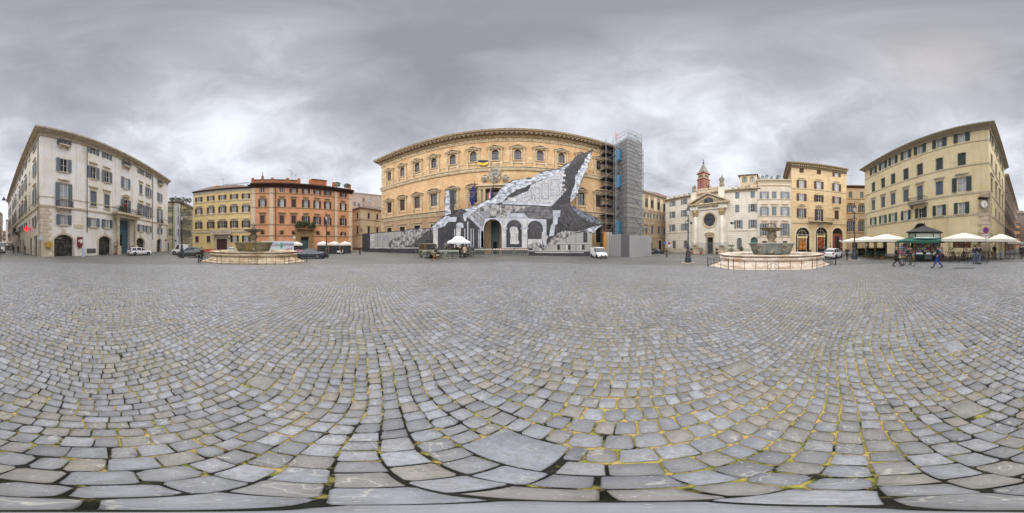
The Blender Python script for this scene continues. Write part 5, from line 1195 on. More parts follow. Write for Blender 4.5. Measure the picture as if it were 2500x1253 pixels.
  if kd in ('agave', 'palm'):
   rr = random.Random(px); L_ = 1.9 if kd == 'palm' else 1.1
   for k in range(46 if kd == 'palm' else 30):
    a = rr.uniform(0, 2 * pi); e = rr.uniform(0.1, 1.35); dx, dy = cos(a) * cos(e), sin(a) * cos(e); mb.mi = rr.randrange(3); w_ = 0.09; L2 = L_ * rr.uniform(0.7, 1)
    c0 = Vector((0, 0, 1.0)); c1 = c0 + Vector((dx, dy, sin(e))) * L2 * 0.6; c2 = c0 + Vector((dx, dy, sin(e) * 0.7)) * L2; sd_ = Vector((-dy, dx, 0)).normalized() * w_
    mb.add([c0 - sd_ * .5, c0 + sd_ * .5, c1 + sd_, c1 - sd_, c2], [(0, 1, 2, 3), (3, 2, 4)])
  elif kd == 'bush': leafball(mb, (0, 0, 1.25), (0.75, 0.75, 0.6), 220, 0.11, px)
  else: leafball(mb, (0, 0, 1.2), (0.8, 0.8, 0.45), 180, 0.12, px); leafball(mb, (0, 0, 2.2), (0.9, 0.9, 0.4), 200, 0.12, px + 1); mb.mi = 1; mb.cyl((0, 0, 0.8), (0, 0, 2.2), 0.02)
  mb.build('foliage', LEAF, o)
 return f

def cream_pilaster():
 wm = mat('cream_smooth', (226, 212, 192), 0.9, col2=(212, 196, 172), scale=0.4); ST = mat('beige_trim', (204, 184, 156), 0.85)
 A = (46.6, 2.95); B = (46.4, -6.72); H = zat(440, 46.8)
 b = Building('cream_town_house', 'cream town house with light blue shutters and a layered roof cornice beside the convent', 'building', [((52, 2.95), A), (A, B)], wm, H, 12); f = b.faces[1]; P = 1864.5
 rows = [(f.z(P, 485), f.z(P, 468)), (f.z(P, 526.5), f.z(P, 505.7)), (f.z(P, 576), f.z(P, 546))]
 for k, c in enumerate((1866, 1890, 1916.5)):
  x = f.t(c)
  for i, (z0, z1) in enumerate(rows): window(b, f, x, z0, z1, 1.25 if k != 1 else 1.35, 'lblue', k != 1, head='cornice' if i else None, hm=ST, headh=0.7, gm=GLASSP if i < 2 else GLASS, shw=0.66)
  window(b, f, x, f.z(P, 594), f.z(P, 589), 1.3, None, gm=DARK if k < 2 else mat('green_shop', (36, 84, 72)), frame=None, name='low_window')
 window(b, f, f.t(1916.5), -0.8, 1.9, 1.6, None, gm=MATS['green_shop'], frame='dark', name='door')
 for py in (487, 528.5, 578.5): b.band(f.z(P, py + 1), ST, 0.25, 0.12)
 b.band(H - 1.9, ST, 0.35, 0.2); b.cornice(ST, 0.5, 1.1); b.finish(TILE, 0.05, 0.2)
 mb = MB(); mb.leafmats = 1
 for i, px in enumerate((1853, 1862, 1872, 1884, 1897, 1902, 1915)): leafball(mb, f.w(f.t(px, 1), 1, H + 0.9 + 0.25 * (i % 3)), (0.7, 0.5, 0.75), 80, 0.16, px)
 tag(mb.build('terrace_plants', LEAF), 'straggly terrace plants along the roof edge of the cream town house', 'plants')

def arcade_house():
 wm = mat('apricot_plaster', (238, 208, 158), 0.9, col2=(228, 192, 136), scale=0.4, courses=(1, 1.25, 0.52, 0.018, 0.72), third=(224, 202, 160), tscale=0.5); ST = mat('buff_trim', (212, 192, 160), 0.85, col2=(190, 168, 134), scale=1.5)
 A = (46.7, -6.75); B = (46.3, -24.2); H = zat(403, 47.3)
 b = Building('apricot_arcade_house', 'tall apricot house with three ground floor arches, brown shutters and a deep bracketed cornice', 'building', [((58, -6.75), A), (A, B)], wm, H, 12); f = b.faces[1]; P = 1999
 rows = [(f.z(P, 426), f.z(P, 412.8)), (f.z(P, 462), f.z(P, 443.5)), (f.z(P, 493), f.z(P, 476)), (f.z(P, 533), f.z(P, 511))]
 for k, c in enumerate((1957, 1999, 2042.5)):
  x = f.t(c)
  window(b, f, x, *rows[0], 1.3, 'brown', k == 2, shw=0.7, gm=GLASSP)
  window(b, f, x, *rows[1], 1.45, 'brown', head='cornice', hm=ST, headh=0.5, gm=GLASSP)
  window(b, f, x, *rows[2], 1.45, 'brown', gm=DARK if k == 1 else GLASSP)
  z0, z1 = rows[3]
  if k == 1: window(b, f, x, z0 - 0.9, z1, 1.3, 'dbrown', surround=ST, sw=0.2, head='seg', headh=0.7, hm=ST, shw=0.6)
  else: window(b, f, x, z0, z1, 1.4, 'brown', k == 0, surround=ST if k else None, sill=ST, head='seg', headh=0.7, hm=ST)
 b.band(f.z(P, 465.5), ST, 0.3, 0.12); b.band(f.z(P, 547), ST, 0.35, 0.15); b.band(f.z(P, 541), mat('buff_wall', (226, 204, 172)), 0.35, 0.06, name='buff_course')
 balcony_at(b, f, f.t(2003), f.z(P, 541.5), 7.6, ST, D=1.3, brackets=3)
 # arches
 lamp = mat('lit_shop_interior', (110, 76, 46), 0.6, col2=(46, 36, 30), scale=1.4, third=(206, 150, 84), tscale=2.2, emit=((255, 170, 90), 0.03))
 red = mat('lit_red_window', (140, 36, 26), 0.5, col2=(60, 24, 20), scale=1.8, third=(236, 150, 70), tscale=2.2, emit=((255, 90, 30), 0.02)); gold = mat('gold_letters', (236, 208, 130), 0.5, emit=((255, 226, 150), 0.25))
 for k, (px, w, py) in enumerate(((1960, 4.1, 555.5), (2006, 3.7, 555.5), (2045, 3.5, 556.5))):
  x = f.t(px); z1 = f.z(px, py)
  o = window(b, f, x, -0.6, z1, w, None, surround=mat('arch_white', (226, 216, 196)), sw=0.28, arch=1.0, frame=None, depth=0.55, gm=mat('arch_dark_glass', (34, 34, 38), 0.15), name='arched_shopfront' if k < 2 else 'arched_doorway')
  hh = z1 + 0.6
  if k < 2:
   mb = MB(); mb.box(-w * 0.32, w * (0.32 if k == 0 else 0.2), -0.03, -0.01, 0.9 if k == 0 else 1.2, hh - w / 2 - 0.8); b.fpart(f, mb, 'lit_display', lamp if k == 0 else red, parent=o)
   mb = MB()
   for c in (-w * 0.35, w * 0.27): mb.box(c - 0.09, c + 0.09, -0.12, -0.031, 0, hh - w / 2 - 0.1)
   mb.box(-w / 2 + 0.02, w / 2 - 0.02, -0.1, -0.032, hh - w / 2 - 0.1, hh - w / 2 + 0.05)
   rr_ = w * 0.31; mb.tube([(rr_ * cos(pi * i / 10) - 0.15, -0.07, hh - w / 2 + rr_ * sin(pi * i / 10)) for i in range(11)], 0.05, 5); mb.box(-0.19, -0.11, -0.09, -0.03, hh - w / 2 + .05, hh - 0.15)
   b.fpart(f, mb, 'frame', mat('cream_frame', (214, 196, 164)), parent=o)
   if k == 0:
    mb = MB()
    for c in (-0.55, 0.55): mb.lathe([(0.5, 0.9), (0.55, 1.4), (0.4, 2.2), (0.5, 2.7), (0.2, 3.0)], 10, (c, -0.25)); mb.ball((c, -0.25, 3.2), 0.2, 8, 6)
    b.fpart(f, mb, 'display_figures', mat('amber_display', (190, 120, 50), 0.6), parent=o)
   t = text('naturalmente' if 0 else 'napoleoni' if k == 0 else 'antonini', 0.78, gold, o, 0.02, 'shop_lettering'); t.location = (0, -0.16, hh - w / 2 - 0.6); t.scale = (min(1, w * 0.9 / max(0.1, t.dimensions.x)),) * 3 if t.dimensions.x else (1, 1, 1)
  else:
   mb = MB(); RB = mat('red_brick_infill', (146, 76, 48), 0.85, courses=(1, 0.5, 0.22, 0.02, 0.7))
   mb.box(-w / 2 + 0.01, -0.75, -0.4, -0.02, 0, hh - w / 2 - 0.0); mb.box(0.95, w / 2 - 0.01, -0.4, -0.02, 0, hh - w / 2); mb.box(-0.75, 0.95, -0.4, -0.02, hh - w / 2 - 0.9, hh - w / 2); b.fpart(f, mb, 'brick_infill', RB, parent=o)
   mb = MB(); mb.box(-0.75, 0.95, -0.06, -0.01, 0, hh - w / 2 - 0.9); b.fpart(f, mb, 'door', mat('dark_brown_door', (52, 42, 38)), parent=o)
   mb = MB(); mb.box(-2.6, -2.35, -0.62, -0.56, 1.5, 2.3); mb.box(-2.6, -2.35, -0.62, -0.56, 2.6, 3.0); b.fpart(f, mb, 'brass_plates', mat('brass', (120, 100, 60), 0.4, 0.5), parent=o)
 mb = MB(); mb.M = f.M; x = f.t(1999); z = f.z(1999, 556.5)
 mb.prism([(x + .15, z), (x + 1.05, z), (x + 1.3, z + 1.3), (x - 0.1, z + 1.3)], -0.5, 0.0); b.part(mb, 'keystone', TRAVG)
 b.cornice(mat('grey_deep_cornice', (150, 132, 108), 0.9), 1.5, 1.5, top=0.5)
 mb = MB()
 for g, y0 in ((f, 0), (b.faces[0], 0)):
  mb.M = g.M; n = int(g.L / 0.62)
  for i in range(n): c = 0.3 + i * (g.L - 0.6) / (n - 1); mb.box(c - 0.13, c + 0.13, -1.0, -0.25, H - 0.55, H - 0.2)
 b.part(mb, 'cornice_brackets', ST); b.finish(mat('flat_roof', (120, 108, 96)), 0, 0, flat=True)
 mb = MB(); mb.M = f.M; mb.box(f.t(1925) if 0 else 0.2, f.L - 0.2, 0.5, 1.0, H + 0.13, H + 1.0); b.part(mb, 'roof_parapet', ST)
 # rooftop screen
 o = thing('roof_pergola', 'slanted dark metal screen on the roof of the apricot house', 'pergola', f.w(f.t(2029), 1.8, H + 0.9), f.rz)
 mb = MB(); mb.add([(-3.2, 0, 1.2), (2.6, 0, 0.6), (3.2, 2.6, 1.5), (-2.4, 2.6, 2.4), (-3.2, 0, 1.1), (2.6, 0, 0.5), (3.2, 2.6, 1.4), (-2.4, 2.6, 2.3)], [(0, 1, 2, 3), (4, 5, 6, 7), (0, 1, 5, 4), (1, 2, 6, 5), (2, 3, 7, 6), (3, 0, 4, 7)]); mb.build('screen', mat('dark_panel', (74, 76, 80), 0.5, lines=((0, 0.6, 0.06, 0.6), (1, 0.5, 0.06, 0.6))), o)
 mb = MB()
 for q in ((-3.1, 0, 1.2), (2.5, 0, 0.6), (3.1, 2.5, 1.5), (-2.3, 2.5, 2.4)): mb.cyl((q[0], q[1], -0.2), q, 0.05)
 mb.build('posts', IRON, o)

def brown_side():
 wm = mat('tan_plaster', (222, 196, 158), 0.9, col2=(202, 172, 132), scale=0.5, courses=(1, 1.0, 0.45, 0.015, 0.82)); ST = mat('brown_trim', (158, 130, 98), 0.85)
 A = (50.6, -25.4); B = (46.0, -34.5); H = zat(456, 57)
 b = Building('tan_side_street_house', 'tan weathered house with slate blue shutters at the side street beside the apricot house', 'building', [(A, B)], wm, H, 10); f = b.faces[0]; P = 2076
 rows = [(f.z(P, 483), f.z(P, 468)), (f.z(P, 518), f.z(P, 500.6)), (f.z(P, 565), f.z(P, 540))]
 for c in (2076.5, 2104):
  for i, (z0, z1) in enumerate(rows): window(b, f, f.t(c), z0, z1, 1.3, 'grey' if i == 0 else 'bgrey', i != 0, shw=0.6, head='cornice' if i else None, hm=ST, headh=0.5)
 for py in (486, 521, 569): b.band(f.z(P, py + 1), ST, 0.3, 0.12)
 window(b, f, f.t(2087), -0.3, 3.0, 1.8, None, gm=DARK, frame='dark', name='door')
 b.cornice(mat('dark_wood_eave', (84, 66, 52)), 0.9, 0.7); b.finish(TILE, 0.4, 0.9)
 antenna((*polar(2078, 58), H + 0.5), 4.6, 'television aerial above the tan side street house')

def big_cream():
 wm = mat('straw_plaster', (234, 216, 170), 0.9, col2=(220, 200, 150), scale=0.35, bump=0.008, third=(218, 208, 178), tscale=0.5, stretch=(1, 1, 0.8)); ST = mat('straw_trim', (206, 196, 170), 0.85, col2=(184, 172, 142), scale=1.5)
 A = (35.4, -23.9); C = (5.15, -23.4); D = (4.9, -41.2); H = zat(306, 24.0)
 b = Building('straw_coloured_palazzo', 'large straw coloured palazzo with green shutters, corner quoins and a corner clock', 'palazzo', [((36, -36), A), (A, C), (C, D)], wm, H, 0); f = b.faces[1]; g = b.faces[2]; P = 2294
 rows = [(f.z(P, 360), f.z(P, 339)), (f.z(P, 414.7), f.z(P, 386)), (f.z(P, 476), f.z(P, 443)), (f.z(P, 527), f.z(P, 501))]
 for k, c in enumerate((2132.5, 2156, 2180.5, 2212, 2246, 2293.5, 2348)):
  x = f.t(c)
  window(b, f, x, *rows[0], 1.25, 'dgreen', shw=0.72, gm=GLASSP)
  window(b, f, x, *rows[1], 1.35, 'green' if 0 else 'dgreen', False, surround=ST, sw=0.1)
  if k == 4: window(b, f, x, rows[2][0] - 0.9, rows[2][1], 1.35, 'bgrey', False, surround=ST, sw=0.1, head='cornice', hm=ST, headh=0.5)
  elif k == 6: window(b, f, x, *rows[2], 1.6, 'dgreen', shw=0.8, head='cornice', hm=ST, headh=0.5, gm=GLASSP)
  else: window(b, f, x, *rows[2], 1.4, 'bgrey', False, surround=ST, sw=0.1, head='cornice', hm=ST, headh=0.5)
  window(b, f, x + (0.25 if k == 4 else 0), *rows[3], 1.25, 'green' if k < 3 else 'dgreen', sill=ST, shw=0.62, gm=GLASSP if k != 4 else DARK)
 for j in range(4):
  x = 1.9 + j * 3.9
  window(b, g, x, *rows[0], 1.2, 'dgreen'); window(b, g, x, *rows[1], 1.2, 'dgreen', False, surround=ST, sw=0.1); window(b, g, x, *rows[2], 1.3, 'bgrey', False, surround=ST, sw=0.1, head='cornice', hm=ST, headh=0.5); window(b, g, x, *rows[3], 1.2, 'dgreen', j != 0 and False, shw=0.6)
 p = [A, C, D]
 for py, h in ((365.5, 0.18), (419, 0.25), (484, 0.3), (533, 0.35)): b.band(f.z(P, py), ST, h, 0.09, p)
 b.quoins(f, f.L, -0.4, f.z(P, 482), TRAV, (1.6, 1.1), 0.62, -1, 0.24); b.quoins(g, 0.0, -0.4, f.z(P, 482), TRAV, (1.25, 0.85), 0.62, 1, 0.24); b.quoins(f, 0, -0.8, f.z(P, 482), ST, (1.2, 0.8), 0.55, 1, 0.1)
 b.cornice(mat('grey_brown_eave', (150, 140, 120)), 1.1, 1.0, path=[(36, -36), A, C, D])
 o = balcony_at(b, f, f.t(2244), rows[2][0] - 0.95, 3.9, TRAVG, D=1.1)
 # ground floor
 shop = mat('cafe_interior', (96, 58, 40), 0.4, col2=(40, 30, 26), scale=2.2, third=(220, 150, 90), tscale=3.5)
 window(b, f, f.t(2347.5), 1.25, zat(582, 25), 3.1, None, gm=shop, frame='dark', mull=1, bars=0, name='cafe_window')
 o = window(b, f, f.t(2247), 0.1, f.z(2247, 545), 3.6, None, surround=ST, sw=0.2, arch=1.0, gm=DARK, frame='dark', name='arched_gateway', mull=3)
 for px in (2118, 2137, 2160, 2190, 2212): window(b, f, f.t(px), -0.2, 2.7, 1.5, None, gm=mat('ochre_shop', (150, 118, 60), 0.6, col2=(60, 48, 36), scale=1.5) if px != 2160 else DARK, frame='dark', mull=0, bars=0, name='shop_door')
 for x in (1.7, 5.6, 9.5): window(b, g, x, -0.2, 3.6, 1.5, None, surround=ST, arch=1.0, gm=DARK, frame='dark', name='arched_door')
 # creeper on the wall
 mb = MB(); mb.leafmats = 1
 for i in range(26): leafball(mb, f.w(f.t(R.choice((2318, 2322, 2372, 2384, 2390))) + R.uniform(-.9, .9), -0.1, R.uniform(0.6, 3.0)), (0.35, 0.08, 0.3), 12, 0.09, i)
 tag(mb.build('wall_creeper', LEAF), 'thin green creeper climbing the straw palazzo wall around the cafe window', 'creeper')
 b.finish(TILE, 0.25, 0.9)
 # clock
 p = Vector(C) + Vector((0.55, 0.75)); d = p.length; z = zat(498.6, d); o = thing('street_clock', 'round white street clock hanging at the corner of the straw coloured palazzo', 'clock', (p.x, p.y, z), atan2(-p.x, p.y) + 0.35)
 mb = MB(); mb.cyl((0, -0.16, 0), (0, 0.16, 0), 0.62, n=24); mb.build('case', mat('clock_rim', (112, 108, 100), 0.5), o)
 mb = MB(); mb.cyl((0, -0.175, 0), (0, -0.161, 0), 0.53, n=24); fc = mb.build('dial', mat('dial_white', (226, 224, 216), 0.4), o)
 mb = MB()
 for i in range(12): a = 2 * pi * i / 12; mb.M = Matrix.Rotation(a, 4, 'Y'); mb.box(-0.018, 0.018, -0.183, -0.176, 0.42, 0.5)
 mb.build('hour_marks', IRON, fc); mb = MB(); mb.M = Matrix.Rotation(1.1, 4, 'Y'); mb.box(-0.02, 0.02, -0.19, -0.184, -0.05, 0.32); mb.M = Matrix.Rotation(2.7, 4, 'Y'); mb.box(-0.015, 0.015, -0.197, -0.191, -0.05, 0.45); mb.build('hands', IRON, fc)
 mb = MB(); mb.box(-0.8, 0.8, -0.5, 0.7, 0.86, 0.92); mb.cyl((0, 0, 0.62), (0, 0, 0.86), 0.05); mb.build('canopy', mat('rusty_roof', (92, 66, 52)), o)
 # the next palazzo down the street
 pk = mat('pinkish_brick', (176, 138, 114), 0.9, col2=(150, 114, 92), scale=0.5)
 b2 = Building('brick_street_palazzo', 'brown pink brick palazzo further down the narrow street with dark shutters', 'palazzo', [((5.15, -41.3), (4.0, -88))], pk, 20.0, 12); h = b2.faces[0]
 for j in range(11):
  for z0, z1 in ((16.2, 17.8), (12.3, 14.4), (8.2, 10.6), (4.6, 6.4)): window(b2, h, 2.2 + j * 4.1, z0, z1, 1.2, 'dbrown' if j % 3 else 'dgreen', sill=ST, surround=None)
 for z in (3.6, 11.2, 15.4): b2.band(z, TRAVG, 0.3, 0.15)
 for j in range(6): window(b2, h, 3 + j * 7.0, -0.2, 3.0, 2.2, None, gm=DARK, frame='dark', name='shop_opening')
 b2.cornice(CORN, 1.3, 1.4); b2.finish(TILE, 0.2, 0.8)

def far_street():
 OR = mat('peach_plaster', (226, 172, 130), 0.9, col2=(210, 152, 110), scale=0.4); ST = mat('white_strip', (224, 220, 212), 0.85)
 rows = [(13.0, 14.8), (9.6, 11.6), (5.6, 8.0), (1.6, 3.8)]
 b = side_building('peach_end_building', 'distant peach coloured building with pale corner closing the left side of the street', (-3.4, -97), (-14, -92), 15.8, OR, rows, (2.6, 5.8, 9), 'bgrey', sill=ST); f = b.faces[0]
 mb = MB(); mb.M = f.M; mb.box(0.1, 1.3, -0.1, 0.01, -1, 15.4); b.part(mb, 'corner_strip', ST)
 side_building('orange_end_building', 'distant orange building closing the right side of the street', (6.5, -98.5), (2.6, -101), 16.0, mat('orange_far', (220, 158, 108), 0.9), rows, (1.2, 3.4), 'dbrown')
 side_building('pink_far_building', 'pale pink building at the far end of the street', (5, -150), (-9, -150), 12.5, mat('pink_far', (206, 164, 150), 0.9, col2=(190, 148, 134), scale=0.4), [(9, 10.8), (5.6, 7.6), (2.0, 4)], (1.5, 4, 6.5, 9, 11.5), 'grey')
 side_building('grey_far_wall_building', 'dark stone building on the left of the far street end', (-1.2, -104), (-2.6, -150), 21, mat('grey_far', (150, 138, 126), 0.9), [(15, 17), (10.5, 12.5), (6, 8)], (4, 10, 16, 22, 28), 'dbrown', depth=9)

white_palazzo(); olive_building(); yellow_building(); orange_building(); behind_left(); FB = farnese(); right_behind()
CF = convent(); cream_pilaster(); arcade_house(); brown_side(); big_cream(); far_street()

# ------------------------------------------------------------------ hoarding, scaffold and things in front of the palace
from mathutils.geometry import tessellate_polygon
YM = 28.0
def mpt(p, y=YM):
 a = az(p[0]); return (y * tan(a), zat(p[1], y / cos(a)))
def plate(poly, y0, y1, holes=()):
 """flat board with the given outline in the plane of the hoarding, real thickness y0..y1"""
 loops = [[Vector((x, z, 0)) for x, z in poly]] + [[Vector((x, z, 0)) for x, z in h] for h in holes]
 tri = tessellate_polygon(loops); V = [v for l in loops for v in l]; n = len(V); mb = MB()
 vs = [(v.x, y0, v.y) for v in V] + [(v.x, y1, v.y) for v in V]; fs = [tuple(t) for t in tri] + [tuple(i + n for i in t) for t in tri]; o = 0
 for l in loops:
  k = len(l); fs += [(o + i, o + (i + 1) % k, o + (i + 1) % k + n, o + i + n) for i in range(k)]; o += k
 return mb.add(vs, fs)
def rough(pts, seed, amp=0.16, step=0.55):
 """break straight edges into a torn, rocky outline"""
 rr = random.Random(seed); out = []
 for i, p in enumerate(pts):
  q = pts[(i + 1) % len(pts)]; d = hypot(q[0] - p[0], q[1] - p[1]); n = max(1, int(d / step)); nx, nz = -(q[1] - p[1]) / max(d, .01), (q[0] - p[0]) / max(d, .01)
  for k in range(n):
   t = k / n; a = rr.uniform(-amp, amp) if k else 0; out.append((p[0] + (q[0] - p[0]) * t + nx * a, p[1] + (q[1] - p[1]) * t + nz * a))
 return out
def arch_pts(px0, px1, ytop, ybot, n=12):
 (x0, zb), (x1, _) = mpt((px0, ybot)), mpt((px1, ybot)); _, zt = mpt(((px0 + px1) / 2, ytop)); r = (x1 - x0) / 2; c = (x0 + x1) / 2
 return [(x0, zb)] + [(c - r * cos(pi * i / n), zt - r + r * sin(pi * i / n)) for i in range(n + 1)] + [(x1, zb)]
def hoarding():
 o = thing('printed_hoarding', 'giant torn edged hoarding printed with a grey ruined arcade and rocks across the palace front', 'hoarding', (0, YM, 0))
 K = mat('print_dark', (62, 61, 66), 0.7, col2=(46, 46, 50), scale=0.5, third=(84, 84, 90), tscale=1.2)
 RL = mat('print_pale_rock', (206, 212, 226), 0.7, col2=(96, 102, 116), scale=1.2, fac=0.5, lo=0.42, hi=0.60, third=(228, 232, 242), tscale=4.5, stretch=(1, 1, 1.7), detail=12)
 RG = mat('print_grey_rock', (172, 170, 170), 0.7, col2=(66, 64, 66), scale=1.2, lo=0.43, hi=0.58, third=(204, 202, 202), tscale=5, stretch=(1.4, 1, 1), detail=12)
 RD = mat('print_dark_rock', (78, 76, 80), 0.7, col2=(48, 47, 51), scale=1.8, lo=0.40, hi=0.62, third=(116, 116, 122), tscale=5, detail=12)
 PL = mat('print_pale_masonry', (206, 210, 222), 0.7, col2=(150, 154, 168), scale=0.55, lines=((2, 0.62, 0.05, 0.74),))
 PW = mat('print_white_masonry', (214, 214, 213), 0.7, col2=(164, 164, 166), scale=0.8, lines=((2, 0.5, 0.04, 0.8),))
 RE = mat('print_relief', (200, 202, 210), 0.7, col2=(136, 138, 146), scale=3.4, lo=0.38, hi=0.62, third=(226, 228, 232), tscale=6, detail=10)
 GW = mat('print_grey_wall', (170, 170, 168), 0.7, col2=(146, 146, 144), scale=6, lines=((0, 1.9, 0.3, 0.8),)); MG = mat('print_mid_grey', (168, 168, 174), 0.7, col2=(132, 132, 138), scale=1.6, lines=((2, 0.7, 0.1, 0.7),))
 out = [(884, 626), (884, 571), (903, 569), (983.5, 563), (1003, 559), (1049, 557), (1061, 547), (1072, 535), (1085.5, 527), (1086.4, 463.8), (1107.7, 461.8), (1108.5, 517), (1124, 510), (1150, 507), (1164, 501), (1184, 491), (1202, 483), (1212, 475),
  (1220, 462), (1237, 447), (1257, 438), (1298, 434), (1326, 418), (1352, 414), (1366, 411), (1384, 399), (1398, 392), (1404, 384), (1410, 379), (1430, 372), (1449.4, 364), (1443, 379), (1434, 413), (1424, 431), (1417, 451), (1412.6, 471),
  (1401, 488), (1391, 495.5), (1407, 508), (1430, 517), (1450, 528.5), (1464, 538.6), (1472.4, 548.6), (1458.6, 558.7), (1450, 570), (1444, 571), (1444, 630)]
 P = [mpt(p) for p in out]; P = [(x, max(z, -0.6)) for x, z in P]
 rr = random.Random(5); rp = P[:7]
 for a, b_ in zip(P[6:-2], P[7:-1]):
  n = max(1, int(hypot(b_[0] - a[0], b_[1] - a[1]) / 0.5))
  for k in range(1, n + 1): t = k / n; j = 0.12 if k < n else 0; rp.append((a[0] + (b_[0] - a[0]) * t + rr.uniform(-j, j), a[1] + (b_[1] - a[1]) * t + rr.uniform(-j, j)))
 rp.append(P[-1])
 hole = arch_pts(1181.8, 1224.6, 535.4, 624); hole[0] = (hole[0][0], -0.5); hole[-1] = (hole[-1][0], -0.5)
 def part(mb, name, m, lvl): q = mb.build(name, m, o); q.location = (0, -0.004 * lvl, 0); return q
 part(plate(rp, 0.0, 0.22, [hole]), 'backing_board', K, 0)
 def pr(name, m, pts, lvl, seed=None, amp=0.12, holes=()):
  q = [mpt(p) for p in pts]; q = [(x, max(z, -0.5)) for x, z in q]
  if seed: q = rough(q, seed, amp, 0.5)
  part(plate(q, -0.003, 0.002, holes), name, m, lvl)
 def rect(name, m, x0, y0, x1, y1, lvl): pr(name, m, [(x0, y1), (x1, y1), (x1, y0), (x0, y0)], lvl)
 inset = lambda pts, k=0.0: pts
 pr('printed_rock', RL, [(1126, 511), (1150, 508), (1164, 502), (1184, 492), (1205, 483), (1213, 476), (1221, 463), (1238, 448), (1258, 439), (1298, 435.5), (1326, 419.5), (1352, 415.5), (1366, 412), (1384, 401), (1397, 394), (1388, 406), (1379, 413), (1370, 419), (1340, 433), (1318, 440), (1297, 450), (1262, 463), (1240, 478), (1230, 492), (1205, 502), (1185, 509), (1160, 515), (1140, 516)], 1, 11)
 pr('printed_rock', RL, [(1087.5, 466), (1096, 464), (1099, 500), (1101, 522), (1086.5, 527)], 1, 12)
 pr('printed_frieze', RE, [(1297, 451), (1340, 434), (1368, 417), (1379, 416), (1373, 442), (1372, 472), (1344, 501), (1240, 496), (1228, 493), (1262, 478), (1290, 466)], 2, 13, 0.05)
 for x0, y0, x1, y1 in ((1296, 458, 1318, 486), (1322, 447, 1340, 486), (1344, 438, 1366, 478)): rect('printed_panel', MG, x0, y0, x1, y1, 3); rect('printed_relief', RE, x0 + 2, y0 + 2.5, x1 - 2, y1 - 2.5, 4)
 rect('printed_panel', MG, 1239, 482, 1262, 493, 3); rect('printed_relief', PW, 1240.5, 483.5, 1260.5, 491.5, 4); rect('printed_panel', MG, 1275, 482, 1290, 492, 3); rect('printed_relief', PW, 1276.5, 483.5, 1288.5, 490.5, 4)
 pr('printed_ledge', PL, [(1226, 494), (1344, 499), (1344, 504), (1226, 499)], 5); pr('printed_ledge', PL, [(1344, 499), (1373, 470), (1374, 475), (1346, 504)], 5)
 for k in range(7): x = 1344 + 5.0 * k; y = 497 - 4.4 * k; rect('printed_block', PW, x, y - 10, x + 8, y - 4, 6)
 for k in range(4): rect('printed_block', PW, 1366 + 2.6 * k, 462 - 12 * k, 1377 + 1.3 * k, 467 - 12 * k, 6)
 pr('printed_rock', RL, [(1446, 368), (1442, 379), (1433, 413), (1423, 431), (1416, 451), (1411.6, 471), (1400, 487), (1392, 494), (1393, 478), (1402, 455), (1406, 428), (1421, 402), (1434, 381)], 1, 14, 0.2)
 pr('printed_rock', RD, [(1400, 394), (1412, 382), (1430, 375), (1444, 368), (1432, 380), (1412, 392), (1400, 404), (1388, 412)], 1, 15)
 pr('printed_rock', mat('print_blue_grey_rock', (120, 126, 144), 0.7, col2=(48, 48, 56), scale=2.2, lo=0.42, hi=0.6, third=(170, 176, 190), tscale=3.6), [(1392, 497), (1407, 509), (1430, 518.5), (1450, 530), (1463, 539.5), (1470, 547), (1458, 547), (1440, 543), (1420, 532), (1402, 516)], 1, 16, 0.15)
 pr('printed_rock', RL, [(1470, 549.5), (1458, 558), (1449, 569), (1443, 566), (1425, 563), (1436, 558), (1455, 552)], 1, 17, 0.06)
 pr('printed_rock', RD, [(1365, 500), (1388, 497), (1420, 535), (1435, 552), (1405, 556), (1380, 556), (1368, 540)], 1, 18, 0.15)
 pr('printed_rock', RG, [(1160, 514), (1182, 503), (1226, 500), (1300, 503), (1276, 513), (1242, 522), (1237, 531), (1222, 534), (1205, 529), (1193, 528), (1190, 516)], 3, 19, 0.2)
 pr('printed_entablature', mat('print_shaded_band', (112, 111, 116), 0.7, col2=(70, 69, 73), scale=1.0, lo=0.4, hi=0.6, lines=((2, 0.62, 0.09, 1.5),)), [(1276, 504), (1346, 506), (1352, 520), (1348, 534), (1292, 534), (1280, 520), (1244, 520)], 2)
 # arcade
 h1, h2 = arch_pts(1236, 1274, 537, 604), arch_pts(1287.5, 1325.5, 539, 604)
 arc = [mpt(p) for p in ((1179, 606), (1179, 546), (1190, 533), (1237, 531), (1240, 521), (1280, 521), (1291, 534), (1334, 536), (1334, 606))]
 hp = [(x + (0.02 if i == 0 else -0.02 if i == len(hole) - 1 else 0), z) for i, (x, z) in enumerate(hole)]; zb = arc[0][1]
 # the printed arcade stops at the portal edge: it is cut round the real opening
 arc2 = [arc[0]] + [(p[0] - 0.0, p[1]) for p in []] + arc[1:]
 left = [(hole[0][0] - 0.75, zb), (hole[0][0] - 0.03, zb)] + [(p[0] - 0.03 if i < 7 else p[0], p[1] + 0.03) for i, p in enumerate(hole[1:-1])] + [(hole[-1][0] + 0.03, zb), arc[-1], arc[-2], arc[-3], arc[-4], arc[-5], arc[-6], arc[-7], arc[2], (hole[0][0] - 0.75, arc[1][1])]
 part(plate(left, -0.003, 0.002, [[(x, max(z, zb + 0.02)) for x, z in h1], [(x, max(z, zb + 0.02)) for x, z in h2]]), 'printed_arcade', PL, 4)
 for px0, px1 in ((1225.5, 1234), (1275.5, 1286.5)): rect('printed_pier', PW, px0, 534, px1, 606, 5)
 rect('printed_capital', PL, 1233, 556, 1239, 560, 6); rect('printed_capital', PL, 1271, 556, 1290, 560, 6); rect('printed_string', MG, 1226, 531.5, 1292, 533, 6)
 pr('printed_rock', RD, arch_raw := [(1244, 540), (1256, 538), (1268, 542), (1273, 552), (1262, 556), (1250, 548)], 1, 20, 0.05)
